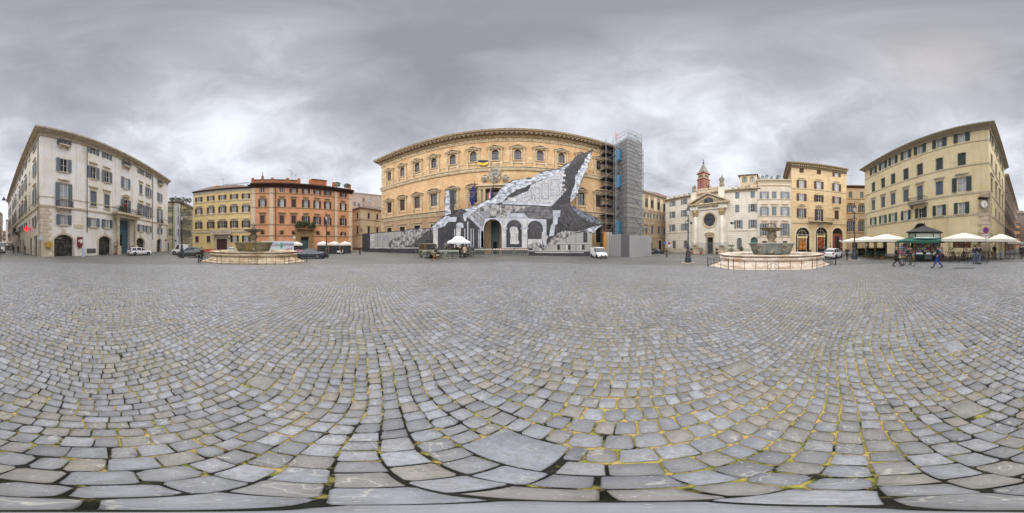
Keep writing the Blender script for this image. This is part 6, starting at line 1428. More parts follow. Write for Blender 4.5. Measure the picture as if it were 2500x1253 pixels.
 pr('printed_rock', RD, [(1292, 553), (1300, 543), (1312, 542), (1322, 552), (1324, 575), (1300, 580)], 1, 21, 0.05)
 pr('printed_pale_block', PW, [(1246, 596), (1245, 556), (1252, 553), (1262, 555), (1266, 566), (1265, 585), (1268, 594), (1262, 597)], 3, 22, 0.06)
 rect('printed_parapet', PW, 1289, 584, 1324, 606, 3); pr('printed_rock', RG, [(1286, 606), (1292, 596), (1306, 592), (1322, 596), (1330, 606)], 6, 23)
 pr('printed_pale_block', PL, [(1350, 514), (1368, 514), (1367, 530), (1362, 531), (1361, 547), (1356, 549), (1352, 575), (1340, 578), (1345, 550), (1350, 545)], 6); pr('printed_pale_block', PW, [(1323, 566), (1338, 577), (1333, 590), (1322, 585)], 7)
 # carved figures and shading of the printed upper storey, cracks through the dark wing
 rr = random.Random(31); SD = mat('print_soft_shade', (132, 134, 142), 0.7, col2=(176, 178, 188), scale=1.8)
 for k in range(26):
  x = rr.uniform(1266, 1370); y = 500 - (x - 1240) * 0.12 - rr.uniform(8, 40); s_ = rr.uniform(1.2, 3.2)
  if y > 500 - max(0, (1300 - x)) * 0.2 - 62 + max(0, (1330 - x) * 0.55): pr('printed_shade', SD, [(x, y), (x + s_, y - s_ * .4), (x + s_ * 1.3, y + s_), (x + s_ * .3, y + s_ * 1.6)], 5)
 for k in range(16):
  x = rr.uniform(1372, 1440); y = rr.uniform(506, 552); pr('printed_crack', RD, [(x, y), (x + rr.uniform(6, 14), y + rr.uniform(3, 9)), (x + rr.uniform(6, 12), y + rr.uniform(10, 13)), (x - 1, y + 2)], 2)
 # vault and its beams
 pr('printed_vault', mat('print_coffers', (150, 152, 160), 0.7, col2=(112, 113, 120), scale=1.3, lines=((0, 0.55, 0.07, 0.65), (2, 0.6, 0.06, 1.25))), [(1134, 529), (1152, 517), (1194, 514), (1197, 529), (1184, 537), (1179, 556), (1152, 537)], 5)
 pr('printed_beam', PL, [(1131, 523), (1146, 514), (1166, 512), (1150, 521), (1146, 528), (1139, 532), (1138, 540), (1134, 540), (1131, 531)], 6)
 pr('printed_beam', PL, [(1148, 528), (1152, 528), (1180, 560), (1179, 565), (1150, 537)], 6)
 for a, b_ in (((1152, 519), (1178, 542)), ((1163, 517), (1184, 537)), ((1158, 533), (1188, 520))): pr('printed_rib', PW, [a, (a[0] + 1.4, a[1] - 0.6), (b_[0] + 1.4, b_[1] - 0.6), b_], 6)
 for x0, x1, y0 in ((1113.5, 1125, 557), (1058, 1069, 557)): rect('printed_pier', PW, x0, y0, x1, 606, 4)
 for x0, x1, y0 in ((1109, 1111.5, 560), (1134, 1135.8, 558), (1141, 1143.5, 541), (1149, 1151, 558), (1155, 1156.6, 558), (1168, 1170, 560), (1174.5, 1180.5, 564)): rect('printed_shaft', PL, x0, y0, x1, 605, 4)
 pr('printed_pale_block', PL, [(1115, 557), (1114, 547), (1122, 543), (1131, 546), (1132, 556)], 5); pr('printed_pale_block', PL, [(1092, 541), (1094, 531), (1115, 530), (1115, 536), (1112, 542)], 5)
 pr('printed_rock', RL, [(1052, 557), (1062, 548), (1073, 536), (1086, 529), (1099, 529), (1096, 541), (1086, 552), (1070, 557)], 3, 24); pr('printed_rock', RD, [(1100, 528), (1124, 514), (1140, 518), (1132, 524), (1131, 535), (1116, 530), (1100, 531)], 3, 25, 0.06)
 pr('printed_rock', RG, [(986, 564), (1004, 560.5), (1056, 559), (1055, 575), (1040, 590), (1012, 601), (955, 604), (950, 592), (972, 572)], 2, 26, 0.2); pr('printed_rock', RD, [(1040, 566), (1056, 562), (1055, 580), (1030, 600), (1000, 602), (1020, 585)], 3, 27, 0.2)
 pr('printed_wall', GW, [(903.5, 606), (903.5, 571), (960, 566.5), (982, 565), (970, 573), (950, 592), (950, 606)], 1); rect('printed_panel', MG, 917, 575, 930, 588, 2); rect('printed_panel', MG, 936, 573, 950, 588, 2)
 for k in range(6): rect('printed_quoin', PW, 904, 573 + k * 5.4, 914 - (k % 2) * 3, 576.6 + k * 5.4, 2)
 pr('printed_rock', RG, [(1328, 604), (1345, 584), (1362, 569), (1374, 563), (1397, 565), (1430, 563), (1392, 573), (1372, 586), (1350, 598)], 6, 28, 0.15)
 pr('printed_wall', GW, [(1346, 596), (1376, 584), (1400, 571), (1436, 565), (1443.5, 571), (1443.5, 596)], 2); rect('printed_grille', K, 1424, 567, 1434, 592, 3); rect('printed_wall', GW, 1388, 573, 1392, 593, 3)
 rect('printed_wall', GW, 1300, 597, 1443.5, 611, 1); rect('printed_ledge', PW, 1345, 593.5, 1443.5, 595.5, 4)
 for x0 in (1322, 1360, 1386, 1420): rect('printed_bracket', K, x0, 598, x0 + 7, 610, 4); rect('printed_bracket', PW, x0 - 4, 597.5, x0, 611, 4)
 rect('printed_ledge', PW, 903, 604.5, 1056, 606.5, 4); rect('printed_ledge', PW, 1290, 611.5, 1443.5, 613.5, 4); rect('printed_ledge', PW, 1305, 615.5, 1425, 617.5, 4)
 # plain grey boards and the orange post on the right
 gL, gD = mat('board_light_grey', (150, 150, 152), 0.6, col2=(140, 140, 143), scale=0.3), mat('board_dark_grey', (104, 103, 108), 0.6)
 q = thing('grey_site_hoarding', 'plain grey board fence round the foot of the scaffold tower', 'hoarding', (22, 24, -0.6))
 pts = [polar(1492, 34), polar(1493, 33.9), polar(1516, 32.3), (20.1, 22.9), (25.9, 22.5), (28.5, 26.5)]
 for i, (a, b_) in enumerate(zip(pts[1:-1], pts[2:])):
  mb = MB(); d = Vector(b_) - Vector(a); n = Vector((-d.y, d.x)).normalized() * 0.06; h = 4.55
  mb.slab([Vector(a).to_tuple(), Vector(b_).to_tuple(), (Vector(b_) + n).to_tuple(), (Vector(a) + n).to_tuple()], -0.6, 3.75 - 0.15 * i); w = mb.build('board_panel', (gL, gD, gL, gD)[i], q); w.location = (-22, -24, 0.6)
 x0, z0 = mpt((1474, 618)); x1, z1 = mpt((1480, 567)); mb = MB(); mb.box(x0, x1, 27.9, 28.4, -0.6, z1); w = mb.build('wooden_post', mat('orange_timber', (206, 140, 60), 0.7, col2=(180, 116, 46), scale=1.5)); tag(w, 'broad orange timber post between the white van and the grey boards', 'post')
 x0, _ = mpt((1481, 600)); x1, z1 = mpt((1495, 567)); mb = MB(); mb.box(x0, x1, 28.05, 28.25, -0.6, z1); w = mb.build('printed_board', GW); tag(w, 'narrow hoarding board printed with grey masonry right of the orange post', 'hoarding')
 x0, _ = mpt((1443.6, 600)); mb = MB(); mb.box(x0 - 0.02, x0 + 0.10, 27.88, 27.98, -0.6, 4.2); w = mb.build('ochre_post', mat('ochre_pole', (196, 170, 90), 0.6)); tag(w, 'thin yellow pole at the torn hoarding end beside the white van', 'post')
hoarding()

def scaffolds():
 GM = mat('galvanised_tube', (136, 138, 140), 0.6, 0.1); DK = mat('scaffold_deck', (120, 122, 118)); DD = mat('dark_deck', (58, 60, 66), 0.8)
 o = thing('facade_scaffold', 'open tube scaffold with dark decks against the right end of the palace', 'scaffold', (20.5, 29.5, -0.5))
 x0, x1, y0, y1 = -1.9, 2.2, -0.9, 1.2; top = 25.0
 for k in range(12): mb = MB(); z = 2.2 + k * 2.05; mb.box(x0 - 0.2, x1 + 0.2, y0, y1, z, z + 0.09); mb.build('deck', DD, o)
 mb = MB()
 for xx in (x0, 0.15, x1):
  for yy in (y0, y1): mb.cyl((xx, yy, 0), (xx, yy, top + 1.8 * (xx < 2)), 0.055, n=5)
 for k in range(12):
  z = 2.2 + k * 2.05
  for dz in (0.5, 1.0): mb.cyl((x0, y0, z + dz), (x1, y0, z + dz), 0.04, n=4); mb.cyl((x0, y0, z + dz), (x0, y1, z + dz), 0.04, n=4)
  if k % 2: mb.cyl((x0, y0, z), (0.15, y0, z + 2.05), 0.035, n=4)
 mb.build('tubes', GM, o)
 o = thing('hoist_mast', 'tall lattice hoist mast with blue cabins between the facade scaffold and the netted tower', 'hoist', (21.0, 27.6, -0.5)); mb = MB()
 xm, ym = -0.55, 0.0
 for dx in (-0.3, 0.3):
  for dy in (-0.3, 0.3): mb.cyl((xm + dx, ym + dy, 0), (xm + dx, ym + dy, 28.5), 0.05, n=4)
 for k in range(38):
  z = k * 0.75; s_ = 1 if k % 2 else -1; mb.cyl((xm - 0.3 * s_, ym - 0.3, z), (xm + 0.3 * s_, ym - 0.3, z + 0.75), 0.035, n=4); mb.cyl((xm - 0.3, ym - 0.3, z), (xm + 0.3, ym - 0.3, z), 0.03, n=4)
 mb.build('lattice_mast', GM, o); mb = MB()
 for dx in (-0.3, 0.3): mb.cyl((xm + dx, ym - 0.32, 26.8), (xm + dx, ym - 0.32, 28.9), 0.06, n=4)
 mb.build('mast_tip', mat('red_white_tip', (190, 70, 74), 0.6, lines=((2, 0.7, 0.35, 2.2),)), o)
 BL = mat('blue_steel', (36, 128, 176), 0.5)
 for z in (4.2, 14.6, 21.4): MB().box(0.15, 1.0, 0.35, 1.6, z, z + 2.9).build('blue_cabin', BL, o)
 # tower wrapped in netting
 NET = bpy.data.materials.new('grey_netting'); NET.use_nodes = True; nt = NET.node_tree; B = nt.nodes['Principled BSDF']; B.inputs['Base Color'].default_value = lin((120, 120, 121)); B.inputs['Roughness'].default_value = 0.8; B.inputs['Alpha'].default_value = 0.82
 tcn = nt.nodes.new('ShaderNodeTexCoord'); nz = nt.nodes.new('ShaderNodeTexNoise'); nz.inputs['Scale'].default_value = 0.9; nz.inputs['Detail'].default_value = 5; nt.links.new(tcn.outputs['Object'], nz.inputs[0]); mr = nt.nodes.new('ShaderNodeMapRange'); nt.links.new(nz.outputs[0], mr.inputs[0]); mr.inputs[1].default_value = 0.3; mr.inputs[2].default_value = 0.7; mr.inputs[3].default_value = 0.80; mr.inputs[4].default_value = 0.98; nt.links.new(mr.outputs[0], B.inputs['Alpha'])
 o = thing('scaffold_tower', 'tall scaffold tower wrapped in grey netting at the right corner of the palace', 'scaffold', (24.4, 28.0, -0.5))
 ax, bx, ay, by = -2.2, 2.0, -2.2, 3.2; H = 27.2
 for k in range(13): z = 1.8 + k * 2.05; MB().box(ax + 0.1, bx - 0.1, ay + 0.1, by, z, z + 0.08).build('deck', DD if k % 3 else DK, o)
 for k in range(11): z = 3.8 + k * 2.05; MB().box(bx, bx + 1.3, ay + 0.8, by - 1.2, z, z + 0.08).build('deck', DD, o)
 mb = MB()
 for xx in (ax, -0.2, bx):
  for yy in (ay, 0.5, by): mb.cyl((xx, yy, 0), (xx, yy, H + 1.9), 0.06, n=5)
 for yy in (ay + 0.8, by - 1.2): mb.cyl((bx + 1.3, yy, 0), (bx + 1.3, yy, H - 1.0), 0.06, n=5)
 for k in range(14):
  z = 1.8 + k * 2.05
  for dz in (0, 1.0): mb.cyl((ax, ay - 0.05, z + dz), (bx, ay - 0.05, z + dz), 0.05, n=4); mb.cyl((ax - 0.05, ay, z + dz), (ax - 0.05, by, z + dz), 0.04, n=4)
  s_ = k % 2; mb.cyl((-0.2 if s_ else bx, ay - 0.08, z), (bx if s_ else -0.2, ay - 0.08, z + 2.05), 0.055, n=4)
  if k < 11: mb.cyl((bx, ay + 0.75, z + 2), (bx + 1.3, ay + 0.75, z + 4.05), 0.04, n=4); mb.cyl((bx, ay + 0.75, z + 3.0), (bx + 1.3, ay + 0.75, z + 3.0), 0.035, n=4)
 mb.cyl((bx + 1.3, ay + 0.8, 19.2), (bx + 3.6, ay + 0.2, 19.9), 0.06, n=5); mb.build('tubes', GM, o)
 mb = MB(); mb.add([(ax, ay, 1), (-0.3, ay, 1), (-0.3, ay, H), (ax, ay, H), (-0.2, ay - 0.02, 1), (bx, ay - 0.02, 1), (bx, ay - 0.02, H), (-0.2, ay - 0.02, H), (ax - 0.01, ay, 1), (ax - 0.01, by, 1), (ax - 0.01, by, H), (ax - 0.01, ay, H)], [(0, 1, 2, 3), (4, 5, 6, 7), (8, 9, 10, 11)]); mb.build('netting', NET, o)
 N2 = NET.copy(); N2.name = 'thin_netting'; nt2 = N2.node_tree; m2 = [n for n in nt2.nodes if n.type == 'MAP_RANGE'][0]; m2.inputs[3].default_value = 0.22; m2.inputs[4].default_value = 0.42
 mb = MB(); mb.add([(bx + 0.02, ay + 0.78, 3), (bx + 1.3, ay + 0.78, 3), (bx + 1.3, ay + 0.78, H - 1), (bx + 0.02, ay + 0.78, H - 1), (ax, ay - 0.01, H), (bx, ay - 0.01, H), (bx, ay - 0.01, H + 1.8), (ax, ay - 0.01, H + 1.8)], [(0, 1, 2, 3), (4, 5, 6, 7)]); mb.build('side_netting', N2, o)
 mb = MB(); mb.add([(bx, ay + 0.3, 5.6), (bx + 2.9, ay + 0.3, 6.6), (bx + 2.9, by - 1, 6.6), (bx, by - 1, 5.6), (bx, ay + 0.3, 5.2), (bx + 2.9, ay + 0.3, 6.45), (bx + 2.9, by - 1, 6.45), (bx, by - 1, 3.6), ], [(0, 1, 2, 3), (4, 5, 6, 7), (0, 1, 5, 4), (1, 2, 6, 5), (2, 3, 7, 6), (3, 0, 4, 7)]); mb.build('catch_fan', mat('fan_boards', (112, 112, 114), 0.7, lines=((0, 0.3, 0.05, 0.6),)), o)
scaffolds()

# flags on the palace
def flag_pole(px, lab, kind):
 f = FB[1]; x = f.t(px); z0 = f.z(px, 497); base = f.w(x, -0.3, z0); o = thing('flagpole', lab, 'flag', base)
 tipz = zat(439 if kind == 'eu' else 446, 29.5) - z0; tip = Vector((0.15, -1.5, tipz)); mb = MB(); mb.cyl((0, 0, 0), tip, 0.05, n=6); mb.build('pole', IRON, o)
 hz = tipz - 0.7; mb = MB(); n = 9; L = 3.6 if kind == 'eu' else 3.3; V = []; F = []
 for i in range(n):
  t = i / (n - 1)
  for j in range(6): s_ = j / 5; V.append((tip.x - 0.15 - 0.95 * s_ * (0.25 + 0.75 * sin(pi * min(1, 0.15 + t * 0.75))) + 0.12 * sin(9 * s_), tip.y * 0.75 + 0.16 * sin(14 * s_ + 2 * t), hz - t * L - 0.6 * s_))
 for i in range(n - 1):
  for j in range(5): F.append((i * 6 + j, i * 6 + j + 1, (i + 1) * 6 + j + 1, (i + 1) * 6 + j))
 if kind == 'eu': mb.add(V, F); mb.build('cloth', mat('flag_blue', (32, 46, 132), 0.8), o); mb = MB();
 else:
  mb.add(V, F); mb.m = [0 if (k % 5) < 2 else 1 if (k % 5) < 4 else 2 for k in range(len(F))]; mb.build('cloth', [mat('flag_navy', (36, 40, 104), 0.8), mat('flag_white', (226, 212, 214), 0.8), mat('flag_red', (196, 74, 84), 0.8)], o); return
 for k in range(6): a = k * pi / 3; q = (tip.x - 0.55 + 0.3 * cos(a), tip.y * 0.75 - 0.22, hz - 1.9 + 0.5 * sin(a)); mb.ball(q, 0.07, 5, 3)
 mb.build('stars', mat('flag_gold', (236, 196, 60), 0.6), o)
flag_pole(1162, 'blue flag with gold stars hanging from a slanted pole on the palace front', 'eu'); flag_pole(1205, 'blue, white and red flag hanging below the large carved crest', 'fr')
def banner():
 f = FB[1]; a, b_ = f.t(1168), f.t(1192.5); zt, zb = f.z(1180, 394), f.z(1180, 406); V = []; F = []; n = 9
 for i in range(n):
  t = i / (n - 1); sag = 0.35 * sin(pi * t)
  for j in range(5): s_ = j / 4; V.append((a + (b_ - a) * t, -0.55 - 0.12 * sin(5 * t + 2 * s_), zt - 0.1 * sag - (zt - zb) * s_ * (0.8 + 0.2 * sin(pi * t))))
 for i in range(n - 1):
  for j in range(4): F.append((i * 5 + j, (i + 1) * 5 + j, (i + 1) * 5 + j + 1, i * 5 + j + 1))
 mb = MB(); mb.add([f.w(*v) for v in V], F); mb.m = [0 if (k % 4) < 2 else 1 for k in range(len(F))]
 o = mb.build('banner', [mat('banner_navy', (44, 56, 84), 0.8), mat('banner_yellow', (246, 200, 40), 0.8)]); tag(o, 'blue and yellow banner hung across the palace between two upper windows', 'banner')
banner()

# ------------------------------------------------------------------ fountains
def super_r(a, p=2.0): return 1 / ((abs(cos(a)) ** p + abs(sin(a)) ** p) ** (1 / p))
def ring_mesh(mb, prof, fn, n=72):
 """prof: (scale, z); fn(angle) -> outline point"""
 vs = []
 for s_, z in prof:
  for i in range(n): q = fn(2 * pi * i / n); vs.append((q[0] * s_, q[1] * s_, z))
 fs = []
 for j in range(len(prof) - 1):
  for i in range(n): fs.append((j * n + i, j * n + (i + 1) % n, (j + 1) * n + (i + 1) % n, (j + 1) * n + i))
 fs.append(tuple(range((len(prof) - 1) * n, len(prof) * n))); mb.add(vs, fs)
def fountain(px, d, label, warm, rz=0.0):
 x, y = polar(px, d); z = G(x, y)
 o = thing('granite_fountain', label, 'fountain', (x, y, z), rz, 'twin fountains of the square')
 S1 = mat('basin_tan' if warm else 'basin_pale', (218, 200, 172) if warm else (224, 212, 198), 0.7, col2=(176, 150, 114) if warm else (198, 172, 146), scale=1.1, lo=0.42, hi=0.6, third=(158, 142, 120) if warm else (206, 190, 172), tscale=2.5, stretch=(1, 1, 2.5), bump=0.03, bscale=5)
 T1 = mat('tub_stained' if warm else 'tub_grey', (172, 160, 126) if warm else (178, 177, 166), 0.6, col2=(132, 118, 80) if warm else (108, 112, 108), scale=1.5, third=(186, 146, 72) if warm else (168, 140, 104), tscale=1.1, stretch=(1, 1, 0.22), bump=0.02)
 U1 = mat('upper_stone_dark' if warm else 'upper_stone', (160, 148, 126) if warm else (186, 170, 144), 0.8, col2=(108, 98, 84) if warm else (120, 104, 78), scale=3.0, bump=0.05)
 def lobed(a):                                  # long rounded body with projecting middle bays
  r = super_r(a, 3.2); bx = 3.7 * r * cos(a); by = 5.1 * r * sin(a); k = 1 + 0.055 * cos(4 * a) * 0 + 0.05 * (1 if abs(sin(a)) < 0.5 or abs(sin(a)) > 0.9 else 0); return (bx * k, by * k)
 mb = MB(); oc = [(4.9, 3.6), (4.9, -3.6), (3.2, -6.3), (-3.2, -6.3), (-4.9, -3.6), (-4.9, 3.6), (-3.2, 6.3), (3.2, 6.3)][::-1]
 mb.slab(oc, -0.5, 0.13); mb.build('kerb_step', S1, o)
 mb = MB(); ring_mesh(mb, [(1.11, -0.1), (1.11, 0.30), (1.08, 0.36), (1.03, 0.68), (1.02, 0.74), (1.06, 0.80), (1.075, 0.92), (1.06, 1.02), (1.015, 1.06), (1.03, 1.12), (1.075, 1.16), (1.08, 1.24), (1.03, 1.27), (0.98, 1.25), (0.96, 1.10), (0.96, 0.6)], lobed); mb.build('basin', S1, o, smooth=False)
 mb = MB(); ring_mesh(mb, [(0.965, 1.0), (0.965, 1.001)], lobed); mb.build('water', mat('fountain_water', (70, 86, 80), 0.05, spec=0.7), o)
 mb = MB(); mb.box(-0.9, 0.9, -1.9, 1.9, 0.9, 1.22); mb.build('tub_foot', U1, o)
 tub = lambda a: (1.25 * super_r(a, 2.8) * cos(a), 2.62 * super_r(a, 2.8) * sin(a))
 mb = MB(); ring_mesh(mb, [(0.72, 1.16), (0.80, 1.22), (0.84, 1.35), (0.90, 1.75), (0.97, 2.2), (1.0, 2.25), (1.03, 2.30), (1.03, 2.38), (0.97, 2.39), (0.93, 2.34), (0.90, 2.0)], tub); t = mb.build('granite_tub', T1, o, smooth=True)
 for sx in (-1, 1):
  for yy in (-1.35, 1.35):
   mb = MB(); c = Vector((sx * 1.16, yy, 1.88)); mb.tube([c + Vector((0, 0.26 * cos(a * pi / 8), 0.3 * sin(a * pi / 8))) for a in range(-9, 2)], 0.045, 6); mb.tube([c + Vector((0, 0.26 * cos(a * pi / 8), 0.3 * sin(a * pi / 8))) for a in range(-9, 2)][::-1], 0.04, 4); mb.box(c.x - 0.06, c.x + 0.06, c.y - 0.3, c.y + 0.3, c.z + 0.2, c.z + 0.32); mb.build('carved_ring', U1, t)
  mb = MB(); mb.ball((sx * 1.12, 0, 1.42), (0.18, 0.2, 0.24), 10, 8); mb.ball((sx * 1.25, 0, 1.35), (0.12, 0.1, 0.09), 8, 6); mb.build('lion_mask', U1, t)
 mb = MB(); mb.lathe([(0.62, 2.2), (0.6, 2.42), (0.42, 2.52), (0.34, 2.7), (0.52, 2.95), (0.58, 3.15), (0.44, 3.35), (0.36, 3.5), (0.5, 3.72)], 16, lobes=8, amp=0.05); mb.build('baluster', U1, o, smooth=True)
 mb = MB(); mb.lathe([(0.45, 3.66), (0.9, 3.76), (1.25, 3.88), (1.36, 3.94), (1.36, 3.99), (1.22, 3.97), (0.5, 3.85)], 40, lobes=12, amp=0.03); mb.build('upper_bowl', U1, o)
 mb = MB(); mb.lathe([(0.28, 3.85), (0.2, 4.1), (0.25, 4.25), (0.16, 4.4)], 12)
 for k in range(4):
  a = k * pi / 2; c, s_ = cos(a), sin(a); mb.tube([(0, 0, 4.3), (0.16 * c, 0.16 * s_, 4.55), (0.34 * c, 0.34 * s_, 4.62), (0.42 * c, 0.42 * s_, 4.48)], 0.07, 6)
 mb.lathe([(0.1, 4.35), (0.16, 4.6), (0.14, 4.75), (0.03, 5.0)], 8); mb.build('lily_finial', U1, o, smooth=True)
 # railing: one thing beside the fountain
 r = thing('fountain_railing', 'low iron railing of upright posts round the ' + ('tan left fountain' if warm else 'pale right fountain'), 'railing', (x, y, z), rz, 'railings round the fountains'); mb = MB(); rail = MB(); sc = 1.035; hgt = 0.78
 for i in range(8):
  a = Vector(oc[i]) * sc; b_ = Vector(oc[(i + 1) % 8]) * sc; L = (b_ - a).length; n = max(3, int(L / 0.95)); zz = G(x + a.x, y + a.y) - z
  for k in range(n + 1):
   p = a + (b_ - a) * (0.045 + 0.91 * k / n); zg = G(x + p.x, y + p.y) - z; rad = 0.035 if k in (0, n) else 0.022; mb = MB(); mb.cyl((p.x, p.y, zg - 0.05), (p.x, p.y, zg + hgt + (0.06 if k in (0, n) else 0)), rad, n=6)
   if k in (0, n): mb.ball((p.x, p.y, zg + hgt + 0.1), 0.05, 6, 4)
   mb.build('post', IRON, r)
  p = a + (b_ - a) * 0.045; q = a + (b_ - a) * 0.955; zp, zq = G(x + p.x, y + p.y) - z, G(x + q.x, y + q.y) - z; rail.cyl((p.x, p.y, zp + hgt - 0.06), (q.x, q.y, zq + hgt - 0.06), 0.014, n=4); rail.cyl((p.x, p.y, zp + 0.12), (q.x, q.y, zq + 0.12), 0.012, n=4)
 rail.build('rail', IRON, r)
 # scrolled gate panel facing the square
 sd = 1 if px < 1250 else -1; mb = MB(); gx = 4.9 * sc * sd
 for s_ in (-1, 1):
  for k in range(14):
   a0, a1 = k * 0.45, (k + 1) * 0.45; r0, r1 = 0.2 * (1 - k / 16), 0.2 * (1 - (k + 1) / 16); c = (s_ * 0.24, 0.42); mb.cyl((gx, c[0] + s_ * r0 * cos(a0), c[1] + r0 * sin(a0)), (gx, c[0] + s_ * r1 * cos(a1), c[1] + r1 * sin(a1)), 0.016, n=4)
  mb.cyl((gx, s_ * 0.04, 0.05), (gx, s_ * 0.42, 0.3), 0.016, n=4); mb.cyl((gx, s_ * 0.04, 0.72), (gx, s_ * 0.42, 0.5), 0.016, n=4)
 mb.build('scroll_panel', IRON, r)
fountain(619, 22.2, 'stained tan fountain with a granite tub and lily finial before the yellow and orange houses', True)
fountain(1884, 18.8, 'pale travertine fountain with a grey granite tub before the church and apricot house', False)

# ------------------------------------------------------------------ street lamps
def lamp(px, d, h, label):
 x, y = polar(px, d); z = G(x, y); o = thing('street_lamp', label, 'street lamp', (x, y, z), atan2(-x, y), 'cast iron lamps of the square')
 I2 = mat('lamp_iron', (66, 74, 84), 0.5, 0.3, col2=(50, 56, 64), scale=3); k = h / 7.4
 mb = MB(); mb.slab([(0.85 * cos(pi * i / 4 + pi / 8), 0.85 * sin(pi * i / 4 + pi / 8)) for i in range(8)], -0.25, 0.1); mb.build('stone_base', TRAVG, o)
 mb = MB(); mb.lathe([(0.42, 0.1), (0.42, 0.28), (0.36, 0.32), (0.38, 0.62), (0.33, 0.68), (0.27, 1.0), (0.24, 1.35), (0.27, 1.42), (0.2, 1.5), (0.15, 1.62), (0.17, 1.9), (0.11, 2.0), (0.12, 2.25), (0.085, 2.35)], 12, lobes=6, amp=0.03); mb.build('pedestal', I2, o, smooth=False)
 mb = MB(); mb.lathe([(0.085, 2.35), (0.07, 4.6 * k), (0.13, 4.65 * k), (0.13, 4.75 * k), (0.06, 4.85 * k), (0.05, 5.9 * k), (0.12, 5.95 * k), (0.05, 6.05 * k)], 10); mb.build('pole', I2, o)
 mb = MB(); zz = 4.9 * k
 for s_ in (-1, 1): mb.tube([(0, 0, zz), (0.22 * s_, 0, zz + 0.06), (0.34 * s_, 0, zz + 0.24), (0.24 * s_, 0, zz + 0.4), (0.1 * s_, 0, zz + 0.3), (0.05 * s_, 0, zz + 0.55)], 0.035, 6)
 mb.build('scroll_bracket', I2, o)
 zt = 6.05 * k; mb = MB(); mb.lathe([(0.08, zt), (0.12, zt + 0.05), (0.2, zt + 0.5), (0.2, zt + 0.55)], 8); ln = mb.build('lantern', mat('lantern_glass', (222, 226, 228), 0.25), o)
 mb = MB(); mb.lathe([(0.27, zt + 0.55), (0.27, zt + 0.6), (0.16, zt + 0.78), (0.2, zt + 0.82), (0.1, zt + 0.92), (0.05, zt + 1.1), (0.02, h)], 8); mb.build('lantern_roof', I2, ln)
 mb = MB()
 for i in range(4): a = pi / 4 + i * pi / 2; mb.cyl((0.13 * cos(a), 0.13 * sin(a), zt), (0.22 * cos(a), 0.22 * sin(a), zt + 0.56), 0.016, n=4)
 mb.build('lantern_bars', I2, ln); return o
lamp(444, 25.0, 6.9, 'iron street lamp before the grey four wheel drive car, left of the tan fountain'); lamp(797, 26.0, 7.1, 'iron street lamp in front of the orange palazzo beside the grey sedan')
lamp(1680, 19.8, 6.9, 'iron street lamp with a scroll bracket nearest to the church'); lamp(2086, 21.5, 7.5, 'iron street lamp next to the white restaurant parasols')

